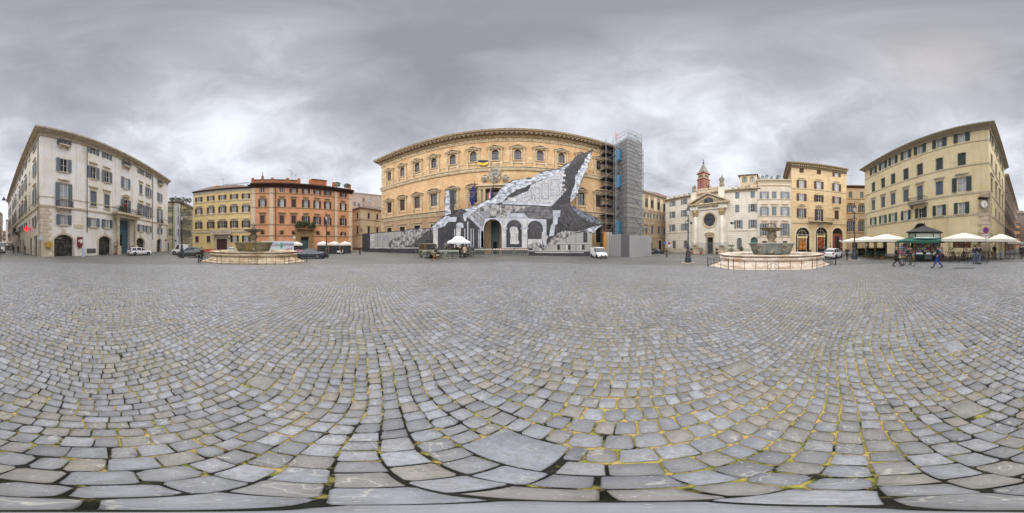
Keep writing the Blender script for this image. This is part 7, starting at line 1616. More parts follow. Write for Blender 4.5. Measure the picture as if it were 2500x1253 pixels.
# ------------------------------------------------------------------ people
SKIN = mat('skin', (196, 150, 126), 0.6)
def skinned(verts, edges, radii, name, m, sub=1, smooth=True):
 me = bpy.data.meshes.new(name); me.from_pydata(verts, edges, []); o = bpy.data.objects.new(name, me); COL.objects.link(o)
 o.modifiers.new('s', 'SKIN'); k = me.skin_vertices[0].data
 for i, r in enumerate(radii): k[i].radius = r if isinstance(r, tuple) else (r, r)
 for q in k: q.use_root = False
 k[0].use_root = True
 sb = o.modifiers.new('u', 'SUBSURF'); sb.levels = sub; sb.render_levels = sub
 dg = bpy.context.evaluated_depsgraph_get(); out = bpy.data.meshes.new_from_object(o.evaluated_get(dg)); bpy.data.objects.remove(o); out.materials.clear(); out.materials.append(m)
 if smooth: out.shade_smooth()
 return out
def person(px, d, label, face=0.0, pose='stand', h=1.74, jacket=(40, 42, 50), legs=(44, 46, 56), hair=(50, 40, 34), shoes=(34, 32, 32), coat=0, bald=False, group=None, carry=None, dz=0.0, lean=0.0, arms='down', loc=None):
 """face: direction looked at, degrees clockwise from the viewing direction (0 = walking away, 180 = towards the camera)"""
 x, y = loc or polar(px, d); z = G(x, y) + dz; s = h / 1.75; yaw = -(az(px) + radians(face))
 o = thing('person', label, 'person', (x, y, z), yaw, group)
 def J(st):                                    # joints, front = +y
  w = st == 'walk'; ln = radians(lean)
  T = lambda p, up: (p[0], p[1] + (p[2] - 0.95) * sin(ln) * up, 0.95 + (p[2] - 0.95) * (cos(ln) if up else 1))
  P = {'pel': (0, 0, 0.95), 'sp': (0, 0.0, 1.15), 'ch': (0, 0, 1.34), 'nk': (0, 0, 1.50), 'hd': (0, 0.025, 1.60), 'ht': (0, 0.02, 1.70)}
  for s_, n in ((-1, 'L'), (1, 'R')):
   P['sh' + n] = (0.17 * s_, 0, 1.42); P['hp' + n] = (0.09 * s_, 0, 0.90)
   if w:
    f = 1 if n == 'L' else -1
    P['kn' + n] = (0.09 * s_, 0.20 if f > 0 else 0.02, 0.50); P['an' + n] = (0.09 * s_, 0.38 if f > 0 else -0.34, 0.09 if f > 0 else 0.16); P['to' + n] = (0.095 * s_, 0.53 if f > 0 else -0.20, 0.07 if f > 0 else 0.05)
    P['el' + n] = (0.235 * s_, -0.14 if f > 0 else 0.08, 1.16); P['wr' + n] = (0.24 * s_, 0.02 if f > 0 else 0.28, 0.96 if f > 0 else 1.02)
   else:
    P['kn' + n] = (0.10 * s_, 0.02, 0.50); P['an' + n] = (0.11 * s_, -0.02, 0.09); P['to' + n] = (0.125 * s_, 0.14, 0.05)
    P['el' + n] = (0.24 * s_, -0.02, 1.15); P['wr' + n] = (0.23 * s_, 0.10, 0.92)
   if arms == 'front': P['el' + n] = (0.23 * s_, 0.03, 1.16); P['wr' + n] = (0.10 * s_, 0.26, 1.18)
   if arms == 'phone' and n == 'R': P['el' + n] = (0.24 * s_, 0.08, 1.17); P['wr' + n] = (0.08, 0.26, 1.34)
  return {k: tuple(c * s for c in T(v, 0 if k[:2] in ('hp', 'kn', 'an', 'to') else 1)) for k, v in P.items()}
 P = J(pose)
 def graph(names, edges, rad, nm, m, sub=1): ix = {n: i for i, n in enumerate(names)}; return skinned([P[n] for n in names], [(ix[a], ix[b]) for a, b in edges], [tuple(q * s for q in rad[n]) if isinstance(rad[n], tuple) else rad[n] * s for n in names], nm, m, sub)
 names = ['pel', 'sp', 'ch', 'nk', 'hd', 'ht', 'shL', 'elL', 'wrL', 'shR', 'elR', 'wrR', 'hpL', 'knL', 'anL', 'toL', 'hpR', 'knR', 'anR', 'toR']
 E = [('pel', 'sp'), ('sp', 'ch'), ('ch', 'nk'), ('nk', 'hd'), ('hd', 'ht')] + [(a + n, b + n) for n in 'LR' for a, b in (('sh', 'el'), ('el', 'wr'), ('hp', 'kn'), ('kn', 'an'), ('an', 'to'))] + [('ch', 'shL'), ('ch', 'shR'), ('pel', 'hpL'), ('pel', 'hpR')]
 rad = {'pel': (.14, .10), 'sp': (.12, .09), 'ch': (.15, .10), 'nk': .05, 'hd': (.075, .09), 'ht': (.07, .08)}
 for n in 'LR': rad.update({'sh' + n: .055, 'el' + n: .042, 'wr' + n: .03, 'hp' + n: .085, 'kn' + n: .058, 'an' + n: .04, 'to' + n: .035})
 body = graph(names, E, rad, 'body', SKIN, 1); mb = MB(); mb.v = [tuple(v.co) for v in body.vertices]; mb.f = [tuple(p.vertices) for p in body.polygons]; mb.m = [0] * len(mb.f)
 # face: nose, ears; hands: palm, four fingers and a thumb at each wrist
 H = Vector(P['hd']); mb.ball(H + Vector((0, 0.098, 0.0)) * s, (0.014 * s, 0.022 * s, 0.022 * s), 6, 5)
 for s_ in (-1, 1): mb.ball(H + Vector((0.078 * s_, 0.0, 0.005)) * s, (0.012 * s, 0.02 * s, 0.032 * s), 6, 5)
 for n, s_ in (('L', -1), ('R', 1)):
  W = Vector(P['wr' + n]); el = Vector(P['el' + n]); dr = (W - el).normalized(); fw = Vector((0, 1, 0)); fw = (fw - dr * fw.dot(dr)).normalized(); pc = W + dr * 0.05 * s
  mb.cyl(W - dr * .01, pc + dr * 0.03 * s, 0.026 * s, 0.03 * s, 8)
  for k, L in enumerate((0.068, 0.078, 0.074, 0.058)):
   b0 = pc + dr * 0.025 * s + fw * (0.028 - 0.018 * k) * s; b1 = b0 + dr * L * 0.5 * s; b2 = b1 + (dr * 0.8 - Vector((s_, 0, 0)) * 0.5).normalized() * L * 0.5 * s; mb.cyl(b0, b1, 0.009 * s, 0.0085 * s, 6); mb.cyl(b1, b2, 0.0085 * s, 0.006 * s, 6)
  t0 = W + dr * 0.03 * s + fw * 0.025 * s; mb.cyl(t0, t0 + (dr + fw * 0.7).normalized() * 0.055 * s, 0.011 * s, 0.008 * s, 6)
 mb.build('body', SKIN, o, smooth=True); bpy.data.meshes.remove(body)
 mb = MB()
 for s_ in (-1, 1): mb.ball(H + Vector((0.03 * s_, 0.083, 0.025)) * s, 0.009 * s, 5, 4)
 mb.cbox(H + Vector((0, 0.09, -0.042)) * s, (0.04 * s, 0.01 * s, 0.008 * s)); mb.build('eyes_and_mouth', mat('face_dark', (84, 52, 46), 0.5), o)
 if not bald:
  mb = MB(); c = H + Vector((0, -0.02, 0.055)) * s; mb.ball(c, (0.09 * s, 0.098 * s, 0.085 * s), 12, 8); mb.ball(H + Vector((0, -0.055, -0.01)) * s, (0.078 * s, 0.06 * s, 0.09 * s), 10, 6); mb.build('hair', mat('hair_%d_%d' % hair[:2], hair, 0.8), o, smooth=True)
 # clothes
 JM = mat('jacket_%d_%d_%d' % jacket, jacket, 0.85, col2=tuple(int(c * 0.75) for c in jacket), scale=7, bump=0.02, bscale=18); LM = mat('trousers_%d_%d_%d' % legs, legs, 0.85, col2=tuple(int(c * 0.8) for c in legs), scale=6)
 nm = ['pel', 'sp', 'ch', 'nk', 'shL', 'elL', 'wrL', 'shR', 'elR', 'wrR']; P2 = dict(P); jr = {'pel': (.17, .135), 'sp': (.15, .12), 'ch': (.175, .13), 'nk': .066}
 for n in 'LR': jr.update({'sh' + n: .075, 'el' + n: .06, 'wr' + n: .045})
 bakP = P; P = P2; a, b_ = Vector(P['nk']), Vector(P['ch']); P['nk'] = tuple(a - (a - b_) * 0.25); P['pel'] = (P['pel'][0], P['pel'][1], P['pel'][2] - 0.06 * s)
 for n in 'LR': w_, e_ = Vector(P['wr' + n]), Vector(P['el' + n]); P['wr' + n] = tuple(w_ - (w_ - e_) * 0.06)
 def graph2(names, edges, rad, nm_, m): ix = {n: i for i, n in enumerate(names)}; return skinned([P[n] for n in names], [(ix[a], ix[b]) for a, b in edges], [tuple(q * s for q in rad[n]) if isinstance(rad[n], tuple) else rad[n] * s for n in names], nm_, m, 1)
 ed = [('pel', 'sp'), ('sp', 'ch'), ('ch', 'nk')] + [(p + n, q + n) for n in 'LR' for p, q in (('sh', 'el'), ('el', 'wr'))] + [('ch', 'shL'), ('ch', 'shR')]
 put(graph2(nm, ed, jr, 'jacket', JM), 'coat' if coat else 'jacket', o)
 if coat:
  mb = MB(); zc = P['pel'][2]; mb.lathe([(0.165 * s, zc + 0.05), (0.19 * s, zc - 0.1), (0.22 * s, (0.95 - coat) * s)], 12, (0, P['pel'][1]), 1, 0.95); mb.build('coat_skirt', JM, o, smooth=True)
 P = bakP; nm = ['pel', 'hpL', 'knL', 'anL', 'hpR', 'knR', 'anR']; lr = {'pel': (.145, .11)}
 for n in 'LR': lr.update({'hp' + n: .10, 'kn' + n: .075, 'an' + n: .062})
 P = P2 = dict(bakP);
 put(graph2(nm, [('pel', 'hpL'), ('pel', 'hpR')] + [(p + n, q + n) for n in 'LR' for p, q in (('hp', 'kn'), ('kn', 'an'))], lr, 'trousers', LM), 'trousers', o)
 for n in 'LR':
  a, t = Vector(bakP['an' + n]), Vector(bakP['to' + n]); mb = MB(); mb.cyl(a + Vector((0, -0.03 * s, -0.02)), t + Vector((0, 0.06 * s, -0.005)), 0.052 * s, 0.04 * s, 10); mb.build('shoe', mat('shoe_%d_%d' % shoes[:2], shoes, 0.5), o, smooth=True)
 if carry == 'backpack': mb = MB(); mb.ball(Vector(bakP['ch']) + Vector((0, -0.2, -0.08)) * s, (0.16 * s, 0.11 * s, 0.23 * s), 10, 8); mb.build('straps', JM, o); q = tag(put(mb.mesh('backpack', mat('backpack_cloth', (70, 72, 62), 0.8)), 'backpack', None, o.location, yaw), 'backpack worn by the ' + label[:40].rsplit(' ', 1)[0] if 0 else 'rucksack on the back of the person in khaki near the church' if px > 1250 else 'rucksack on the back of the person by the tan fountain', 'rucksack'); bpy.data.objects.remove([c for c in o.children if c.name.startswith('straps')][0])
 if carry == 'umbrella':
  W = Vector(bakP['wrR']); M = o.matrix_basis if 0 else Matrix.Translation(o.location) @ Matrix.Rotation(yaw, 4, 'Z')
  mb = MB(); mb.cyl(W + Vector((0, 0.0, 0.0)), W + Vector((0.02, -0.12, -0.78)), 0.05, 0.012, 8); mb.cyl(W + Vector((0, 0.02, 0.12)), W, 0.014, 0.02, 6); u = put(mb.mesh('folded_umbrella', mat('umbrella_black', (30, 32, 34), 0.7)), 'folded_umbrella', None, o.location, yaw); tag(u, 'folded black umbrella hanging from the hand of the person in bright blue trousers', 'umbrella')
 return o
person(318, 34, 'person in a dark jacket standing at the portal behind the white estate car', 180, jacket=(44, 46, 58)); person(384.3, 44, 'person in dark clothes at the last shop arch of the white palazzo', 100, jacket=(40, 44, 66))
person(486.5, 18.6, 'person in a dark jacket beside the left end of the tan fountain railing', 200, h=1.6, jacket=(66, 66, 60), legs=(58, 56, 52), carry=None); person(493, 21.5, 'person in dark clothes just behind the person at the tan fountain railing', 150, jacket=(50, 48, 48))
person(878.4, 32.6, 'person in black standing alone at the left end of the printed hoarding', 150, jacket=(36, 34, 36), legs=(34, 34, 38)); person(1064, 20.0, 'person in a dark jacket and orange brown trousers walking past the military off-roader', -90, 'walk', jacket=(44, 46, 60), legs=(170, 112, 66))
person(1122.5, 22.6, 'person in a black uniform standing in front of the white gazebo', 170, jacket=(32, 34, 42), legs=(32, 34, 40)); person(1134.5, 22.7, 'person in a cream coat and dark trousers in front of the white gazebo', 190, jacket=(216, 192, 160), legs=(40, 38, 42), coat=0.25)
CAM = (112, 104, 72)
person(1104, 25.0, 'soldier in camouflage under the left half of the white gazebo', 180, jacket=CAM, legs=CAM, arms='front'); person(1115, 25.4, 'soldier in camouflage under the right half of the white gazebo', 180, jacket=(104, 98, 70), legs=CAM)
person(1627.5, 30.0, 'person in a khaki coat walking away in front of the church side street', 0, 'walk', jacket=(120, 116, 84), legs=(36, 36, 42), coat=0.25, carry='backpack'); person(2068, 22.4, 'person in a black jacket walking away beside the white hatchback', 10, 'walk', jacket=(38, 36, 44), legs=(72, 68, 68), hair=(120, 116, 112))
person(2002.5, 44, 'person in a teal jacket at the red lit shop arch', 0, jacket=(34, 80, 86)); person(2012.5, 45, 'person in a pale top at the dark door of the second shop arch', 180, jacket=(150, 170, 140)); person(2053.7, 30, 'person in dark red behind the white hatchback', 160, jacket=(84, 40, 40))
person(2188.5, 14.5, 'bald person in a long black coat walking right past the newsstand', 90, 'walk', h=1.74, jacket=(34, 36, 38), legs=(38, 40, 50), coat=0.42, bald=True, group=None); person(2215.9, 15.2, 'person in a dark padded jacket and grey trousers walking left at the newsstand', -80, 'walk', jacket=(46, 48, 62), legs=(104, 104, 110), coat=0.15)
person(2223, 17.6, 'person in a brown coat facing the newsstand counter', 20, jacket=(112, 98, 88), legs=(34, 34, 38)); person(2290.5, 12.9, 'person in a navy jacket and bright blue trousers walking left before the newsstand', -85, 'walk', h=1.76, jacket=(48, 56, 78), legs=(34, 66, 190), hair=(60, 48, 40), carry='umbrella')
person(2379.5, 15.4, 'leaning person in a navy jacket and jeans, left of the pair by the bar fence', 20, h=1.76, jacket=(40, 48, 78), legs=(98, 124, 158), lean=16, arms='front'); person(2390, 15.1, 'person in a navy jacket and jeans, right of the pair by the bar fence', 30, h=1.76, jacket=(44, 52, 76), legs=(98, 124, 158), lean=10, arms='front')
person(2428, 22.5, 'person in black leaning at the arched door round the palazzo corner', 200, jacket=(36, 36, 44), lean=8); person(2492.5, 21.0, 'person in dark clothes beside the parked bicycles at the far right', 160, jacket=(36, 38, 40), legs=(40, 40, 46)); person(2498, 24.0, 'person in navy at the right edge beyond the bicycles', 170, jacket=(36, 48, 62))
person(33, 33.0, 'person in black walking up the street, left of a pair', 180, 'walk', jacket=(38, 38, 44)); person(44.5, 36.0, 'person in a dark coat walking up the street, right of a pair', 180, 'walk', jacket=(44, 38, 40), coat=0.3); person(61, 31.0, 'person in black and light trousers against the white palazzo side wall', 120, jacket=(36, 38, 42), legs=(134, 132, 134))
person(8.5, 46.0, 'person in dark clothes next to the white van in the street', 170, 'walk', jacket=(40, 44, 50))
for i, (px, d) in enumerate(((16, 52), (19.5, 56), (22.5, 60), (13, 64))): person(px, d, ('first of the small dark figures far up the street, under the awnings', 'second small figure far up the street, in reddish clothes', 'third small figure far up the street, near the wall', 'most distant small figure in the street')[i], 170, jacket=((44, 44, 48), (96, 50, 52), (60, 56, 60), (48, 50, 56))[i])

# ------------------------------------------------------------------ vehicles
TYRE = mat('tyre', (34, 34, 35), 0.8); RIM = mat('alloy_rim', (150, 152, 156), 0.35, 0.7); CGL = mat('car_glass', (44, 50, 56), 0.08, spec=0.8); LAMPG = mat('headlight', (214, 220, 224), 0.15); TAIL = mat('tail_light', (150, 24, 28), 0.25); BLK = mat('black_trim', (34, 34, 36), 0.6)
def car(name, label, px, d, head, L, W, H, paint, kind='hatch', rough=0.25, metal=0.0, cat='car', loc=None, extra=None):
 """head: heading in degrees clockwise from the viewing direction; local +x is forward"""
 x, y = loc or polar(px, d); z = G(x, y); o = thing(name, label, cat, (x, y, z), pi / 2 - az(px) - radians(head)); PM = mat('paint_%s_%d_%d' % (kind, paint[0], paint[2]), paint, rough, metal)
 hl = L / 2; belt = H * {'van': 0.56, 'jeep': 0.56, 'truck': 0.5}.get(kind, 0.62)
 prof = {  # x fraction, shoulder z, half width factor
  'sedan': [(-1, .62, .80), (-.97, .66, .90), (-.80, .70, .97), (-.45, .67, 1), (.30, .65, 1), (.42, .63, .99), (.80, .53, .95), (.95, .46, .86), (1, .38, .76)],
  'hatch': [(-1, .58, .86), (-.97, .64, .93), (-.80, .66, .98), (-.40, .64, 1), (.35, .61, 1), (.48, .60, .99), (.82, .52, .94), (.96, .44, .85), (1, .36, .76)],
  'van': [(-1, .55, .95), (-.96, .56, .98), (-.6, .56, 1), (.0, .56, 1), (.50, .56, 1), (.62, .54, .98), (.85, .47, .95), (.97, .40, .88), (1, .33, .80)],
  'jeep': [(-1, .56, .96), (-.9, .57, 1), (-.3, .57, 1), (.2, .56, 1), (.38, .55, .9), (.9, .53, .86), (.98, .51, .84), (1, .40, .80)]}[kind]
 V = []; F = []; zb = 0.20 if kind != 'jeep' else 0.45
 for fx, fz, fw in prof:
  X = fx * hl; w = W / 2 * fw; zs = fz * H; e = 0.30 if abs(fx) > 0.99 else zb
  V += [(X, -w * .86, e), (X, -w, e + .12), (X, -w * 1.0, zs * .62), (X, -w * .97, zs * .90), (X, -w * .88, zs), (X, 0, zs + .025), (X, w * .88, zs), (X, w * .97, zs * .90), (X, w, zs * .62), (X, w, e + .12), (X, w * .86, e)]
 n = 11; k = len(prof)
 for i in range(k - 1):
  for j in range(n): F.append((i * n + j, i * n + (j + 1) % n, (i + 1) * n + (j + 1) % n, (i + 1) * n + j))
 F += [tuple(range(n)), tuple(range((k - 1) * n, k * n))]
 mb = MB(); mb.add(V, F); body = mb.build('body', PM, o, smooth=kind != 'jeep')
 if kind != 'jeep': body.data.polygons.foreach_set('use_smooth', [len(p.vertices) == 4 for p in body.data.polygons])
 # greenhouse: glass lower, painted roof and pillars
 gh = {'sedan': [(-.66, .66), (-.36, .97), (.0, 1.0), (.12, .97), (.44, .63)], 'hatch': [(-.93, .66), (-.76, .95), (-.3, 1.0), (.12, .96), (.47, .60)], 'van': [(-.985, .56), (-.95, .97), (-.3, 1.0), (.28, .97), (.60, .55)], 'jeep': [(-.99, .57), (-.98, .98), (-.3, 1.0), (.16, .98), (.22, .56)]}[kind]
 wt = .74 if kind != 'van' else .86; V = []; F = []; wt = .9 if kind == 'jeep' else wt
 (xa, za), (xb, zb_), (xc, zc), (xd, zd), (xe, ze) = [(a * hl, b * H) for a, b in gh]
 wl = W / 2 * .93; wu = W / 2 * wt; e = 0.045
 V = [(xa, -wl, za - .03), (xe, -wl, ze - .03), (xe, wl, ze - .03), (xa, wl, za - .03), (xb, -wu, zb_ - e), (xc, -wu, zc - e), (xd, -wu, zd - e), (xd, wu, zd - e), (xc, wu, zc - e), (xb, wu, zb_ - e)]
 F = [(0, 1, 6, 5, 4), (3, 9, 8, 7, 2), (0, 4, 9, 3), (1, 2, 7, 6), (4, 5, 8, 9), (5, 6, 7, 8)]
 mb = MB(); mb.add(V, F); mb.build('windows', CGL if kind != 'van' or 1 else PM, o)
 mb = MB(); r = .02
 mb.add([(xb - .06, -wu - r, zb_ - e - .03), (xc, -wu - r, zc - e - .02), (xd + .05, -wu - r, zd - e - .03), (xd + .05, wu + r, zd - e - .03), (xc, wu + r, zc - e - .02), (xb - .06, wu + r, zb_ - e - .03), (xb, -wu + .05, zb_), (xc, -wu + .05, zc), (xd, -wu + .05, zd), (xd, wu - .05, zd), (xc, wu - .05, zc), (xb, wu - .05, zb_)],
  [(0, 1, 7, 6), (1, 2, 8, 7), (3, 4, 10, 9), (4, 5, 11, 10), (6, 7, 10, 11), (7, 8, 9, 10), (0, 6, 11, 5), (2, 3, 9, 8), (0, 1, 2, 3, 4, 5)])
 for s_ in (-1, 1):
  for (x0, z0, x1, z1, t) in ((xa, za, xb, zb_, .10), (xe, ze, xd, zd, .06), (0.02 * hl, za - .02, -0.02 * hl, zc - e, .05)) + (((-.42 * hl, za - .02, -.44 * hl, zc - e, .9 if kind == 'van' else .07),) if kind in ('van', 'hatch') else ()):
   w0, w1 = (wl + .008) * s_, (wu + .012) * s_; mb.add([(x0 - t, w0, z0), (x0 + t, w0, z0), (x1 + t, w1, z1 - .02), (x1 - t, w1, z1 - .02)], [(0, 1, 2, 3)])
 mb.build('roof', PM if kind != 'jeep' else mat('canvas_roof', (120, 112, 82), 0.9), o)
 wr = H * {'van': .185, 'jeep': .21, 'sedan': .24, 'hatch': .215}[kind]; wx = (-.60, .64) if kind != 'jeep' else (-.55, .66)
 for a in wx:
  for s_ in (-1, 1):
   c = (a * hl, s_ * (W / 2 - .1), wr); mb = MB(); mb.cyl((c[0], c[1] - .11 * s_, wr), (c[0], c[1] + .115 * s_, wr), wr, n=20); wh = mb.build('wheel', TYRE, o)
   mb = MB(); mb.cyl((c[0], c[1] + .116 * s_, wr), (c[0], c[1] + .125 * s_, wr), wr * .64, n=16); rm = mb.build('rim', RIM, wh)
   mb = MB()
   for q in range(5): a_ = q * 2 * pi / 5; mb.cyl((c[0] + wr * .2 * cos(a_ + .6), c[1] + .127 * s_, wr + wr * .2 * sin(a_ + .6)), (c[0] + wr * .52 * cos(a_ + .6), c[1] + .127 * s_, wr + wr * .52 * sin(a_ + .6)), .03, n=5)
   mb.v = [tuple(v) for v in mb.v]; mb.build('rim_gap', BLK, wh)
   mb = MB(); n2 = 12; R2 = wr * 1.16
   mb.add([(c[0] + R2 * cos(pi * i / n2), s_ * (W / 2 + .004), wr + R2 * sin(pi * i / n2)) for i in range(n2 + 1)] + [(c[0] + R2 * cos(pi * i / n2), s_ * (W / 2 - .05), wr + R2 * sin(pi * i / n2)) for i in range(n2 + 1)], [tuple(range(n2 + 1))] + [(i, i + 1, i + n2 + 2, i + n2 + 1) for i in range(n2)]); mb.build('wheel_arch', BLK, o)
 zf = prof[-2][1] * H; zr = prof[1][1] * H
 for s_ in (-1, 1):
  if kind == 'jeep': mb = MB(); mb.cyl((hl - .02, s_ * W * .3, zf * .86), (hl + .03, s_ * W * .3, zf * .86), .11, n=12)
  else: mb = MB(); mb.add([(hl * .97, s_ * W * .26, zf * .80), (hl * .90, s_ * W * .455, zf * .86), (hl * .86, s_ * W * .465, zf * 1.03), (hl * .95, s_ * W * .28, zf * 1.0), (hl * .9, s_ * W * .26, zf * .80), (hl * .84, s_ * W * .40, zf * .86), (hl * .84, s_ * W * .40, zf * .98), (hl * .9, s_ * W * .28, zf * .95)], [(0, 1, 2, 3), (0, 1, 5, 4), (1, 2, 6, 5), (2, 3, 7, 6), (3, 0, 4, 7)])
  mb.build('headlight', LAMPG, o)
  mb = MB(); th = .5 if kind == 'van' else .16; mb.box(-hl * 1.0 - .012, -hl * .93, *sorted((s_ * W * .30, s_ * W * .462)), zr - th - .06, zr - .06) if kind != 'van' else mb.box(-hl - .012, -hl * .96, *sorted((s_ * W * .41, s_ * W * .475)), .75, 1.15); mb.build('tail_light', TAIL, o)
  mb = MB(); mb.ball((.40 * hl, s_ * (W / 2 + .09), ze + .05), (.07, .09, .07), 8, 6); mb.build('side_mirror', PM if kind != 'jeep' else BLK, o)
 mb = MB(); mb.box(hl * .96, hl + .012, -W * .24, W * .24, zf * .52, zf * .80); mb.build('grille', BLK, o)
 mb = MB(); mb.box(hl * .93, hl + .008, -W * .38, W * .38, .27, .36); mb.box(-hl - .008, -hl * .93, -W * .38, W * .38, .27, .40); mb.build('bumper_inset', BLK, o)
 mb = MB(); mb.box(hl + .012, hl + .03, -.26, .26, .42, .53); mb.build('number_plate', WHITEP, o); mb = MB(); mb.box(-hl - .03, -hl - .012, -.26, .26, .62, .73); mb.build('number_plate', WHITEP, o)
 mb = MB()
 for s_ in (-1, 1):
  for xx in (.02 * hl, .42 * hl, -.40 * hl): mb.box(xx - .006, xx + .006, *sorted((s_ * (W / 2 - .02), s_ * (W / 2 + .003))), .38, belt * .9)
  mb.box(.0, .14, *sorted((s_ * (W / 2 - .02), s_ * (W / 2 + .02))), belt * .86, belt * .90)
 mb.build('door_seams', BLK, o); return o
WH = (226, 228, 230)
car('parked_car', 'white estate car with lettering on its door parked before the white palazzo portal', 340.5, 31.5, 62, 4.7, 1.82, 1.48, WH, 'hatch')
car('parked_car', 'grey four wheel drive car parked behind the left street lamp', 465, 28.5, -75, 4.75, 1.9, 1.68, (104, 108, 114), 'hatch', 0.25, 0.6); car('parked_car', 'long dark grey sedan parked between the tan fountain and the street lamp', 753, 25.5, -82, 5.0, 1.9, 1.46, (86, 96, 108), 'sedan', 0.25, 0.6)
car('parked_car', 'silver white small car half hidden behind the tan fountain', 565, 40, 180, 4.1, 1.75, 1.5, (206, 212, 220), 'hatch'); car('parked_car', 'white hatchback seen from behind, right of the pale fountain', 2036, 25.6, 22, 4.0, 1.72, 1.5, WH, 'hatch')
car('parked_car', 'small dark car parked in the side street beyond the grey boards', 1594, 47, 200, 4.2, 1.75, 1.45, (44, 46, 52), 'sedan'); car('parked_car', 'dark car at the right end of the side street, beside the scooters', 1606, 49, 90, 4.2, 1.75, 1.4, (50, 50, 54), 'hatch')
car('parked_van', 'small white van in the gap of the printed hoarding beside the orange post', 1461.5, 26.9, 158, 3.9, 1.7, 1.7, WH, 'van', cat='van')
car('delivery_van', 'white van parked in the street at the left edge of the picture', 1, 37, 178, 4.8, 1.95, 2.3, WH, 'van', cat='van'); car('military_off_roader', 'camouflaged military off-roader with canvas roof parked left of the white gazebo', 1050, 24.6, 152, 4.3, 1.95, 2.05, (104, 108, 78), 'jeep', 0.8, cat='military car')
t = car('cab_truck', 'white open truck cab behind the grey four wheel drive car', 441, 34, -75, 3.6, 1.9, 2.1, WH, 'van', cat='truck')
def promo_truck():
 x, y = polar(681, 31.5); z = G(x, y); o = thing('billboard_truck', 'white and pale blue box truck with blue shop lettering behind the tan fountain', 'truck', (x, y, z), -az(681)); PM = mat('truck_panel', (214, 222, 232), 0.4)
 MB().box(-3.4, 2.9, 0, 2.1, 0.55, 2.75).build('cargo_box', PM, o); MB().box(-3.4, 2.9, -0.02, -0.003, 0.55, 0.85).build('red_stripe', mat('stripe_red', (150, 70, 84), 0.5), o); MB().box(-5.2, -3.5, 0.1, 2.0, 0.5, 2.2).build('cab', WHITEP, o)
 for xx in (-4.4, -1.8, 1.9):
  mb = MB(); mb.cyl((xx, 0.05, 0.42), (xx, 0.35, 0.42), 0.42, n=18); mb.build('wheel', TYRE, o)
 bl = mat('sign_blue', (30, 52, 132), 0.5); t = text('ACQUA', 0.62, bl, o); t.location = (-0.55, -0.02, 2.1); t = text('SAPONE', 0.62, bl, o); t.location = (1.75, -0.02, 2.1)
 mb = MB(); mb.lathe([(0.02, 1.35), (0.26, 1.8), (0.3, 2.1), (0.1, 2.5)], 10, (0.47, -0.03), 1, 0.15); mb.build('green_drop', mat('drop_green', (96, 166, 150), 0.5), o)
 t = text('Sapone', 0.4, mat('script_red', (206, 70, 110), 0.5), o, name='script_lettering'); t.location = (1.9, -0.02, 1.35); t.rotation_euler = (0, -0.2, 0)
promo_truck()

# ------------------------------------------------------------------ gazebo, barriers, camouflage nets
def gazebo():
 x, y = polar(1120, 24.4); z = G(x, y); o = thing('white_gazebo', 'white pop up gazebo beside the military off-roader', 'gazebo', (x, y, z), -az(1120)); W = 1.62; CL = mat('white_canvas', (232, 232, 238), 0.8)
 mb = MB(); V = [(-W, -W, 2.2), (W, -W, 2.2), (W, W, 2.2), (-W, W, 2.2), (-.55, -.1, 2.95), (.55, -.1, 2.95), (.55, .1, 2.95), (-.55, .1, 2.95), (-1.0, -.9, 2.5), (1.0, -.9, 2.5), (1.0, .9, 2.5), (-1.0, .9, 2.5), (-W, -W, 1.95), (W, -W, 1.95), (W, W, 1.95), (-W, W, 1.95)]
 F = [(0, 1, 9, 8), (1, 2, 10, 9), (2, 3, 11, 10), (3, 0, 8, 11), (8, 9, 5, 4), (9, 10, 6, 5), (10, 11, 7, 6), (11, 8, 4, 7), (4, 5, 6, 7), (0, 1, 13, 12), (1, 2, 14, 13), (2, 3, 15, 14), (3, 0, 12, 15)]; mb.add(V, F); mb.build('canopy', CL, o)
 for a in (-W + .03, W - .03):
  for b_ in (-W + .03, W - .03): mb = MB(); mb.cyl((a, b_, 0), (a, b_, 2.1), 0.025); mb.build('pole', RIM, o)
 mb = MB(); mb.box(-1.0, 1.0, 0.2, 0.9, 0.70, 0.75); mb.box(-0.95, -0.9, 0.25, 0.85, 0, 0.7); mb.box(0.9, 0.95, 0.25, 0.85, 0, 0.7); t = mb.build('folding_table', mat('table_dark', (66, 66, 70), 0.7), None, (x, y, z), -az(1120)); tag(t, 'dark folding table under the white gazebo', 'table')
gazebo()
BG = mat('barrier_green_grey', (168, 176, 160), 0.5, 0.2)
BS = bpy.data.materials.new('barrier_stripes')
BS.use_nodes = True
def _stripes():
 nt = BS.node_tree; N = nt.nodes; L = nt.links; tc = N.new('ShaderNodeTexCoord'); sp = N.new('ShaderNodeSeparateXYZ'); L.new(tc.outputs['Object'], sp.inputs[0])
 def m(op, a, b): x = N.new('ShaderNodeMath'); x.operation = op; [L.new(v, x.inputs[i]) if not isinstance(v, float) else setattr(x.inputs[i], 'default_value', v) for i, v in enumerate((a, b))]; return x.outputs[0]
 g = m('LESS_THAN', m('FRACT', m('DIVIDE', m('ADD', sp.outputs[0], sp.outputs[2]), 0.36), 0.0), 0.5); mx = N.new('ShaderNodeMix'); mx.data_type = 'RGBA'; L.new(g, mx.inputs[0]); mx.inputs[6].default_value = lin((222, 216, 206)); mx.inputs[7].default_value = lin((196, 104, 92)); L.new(mx.outputs[2], N['Principled BSDF'].inputs['Base Color'])
_stripes()
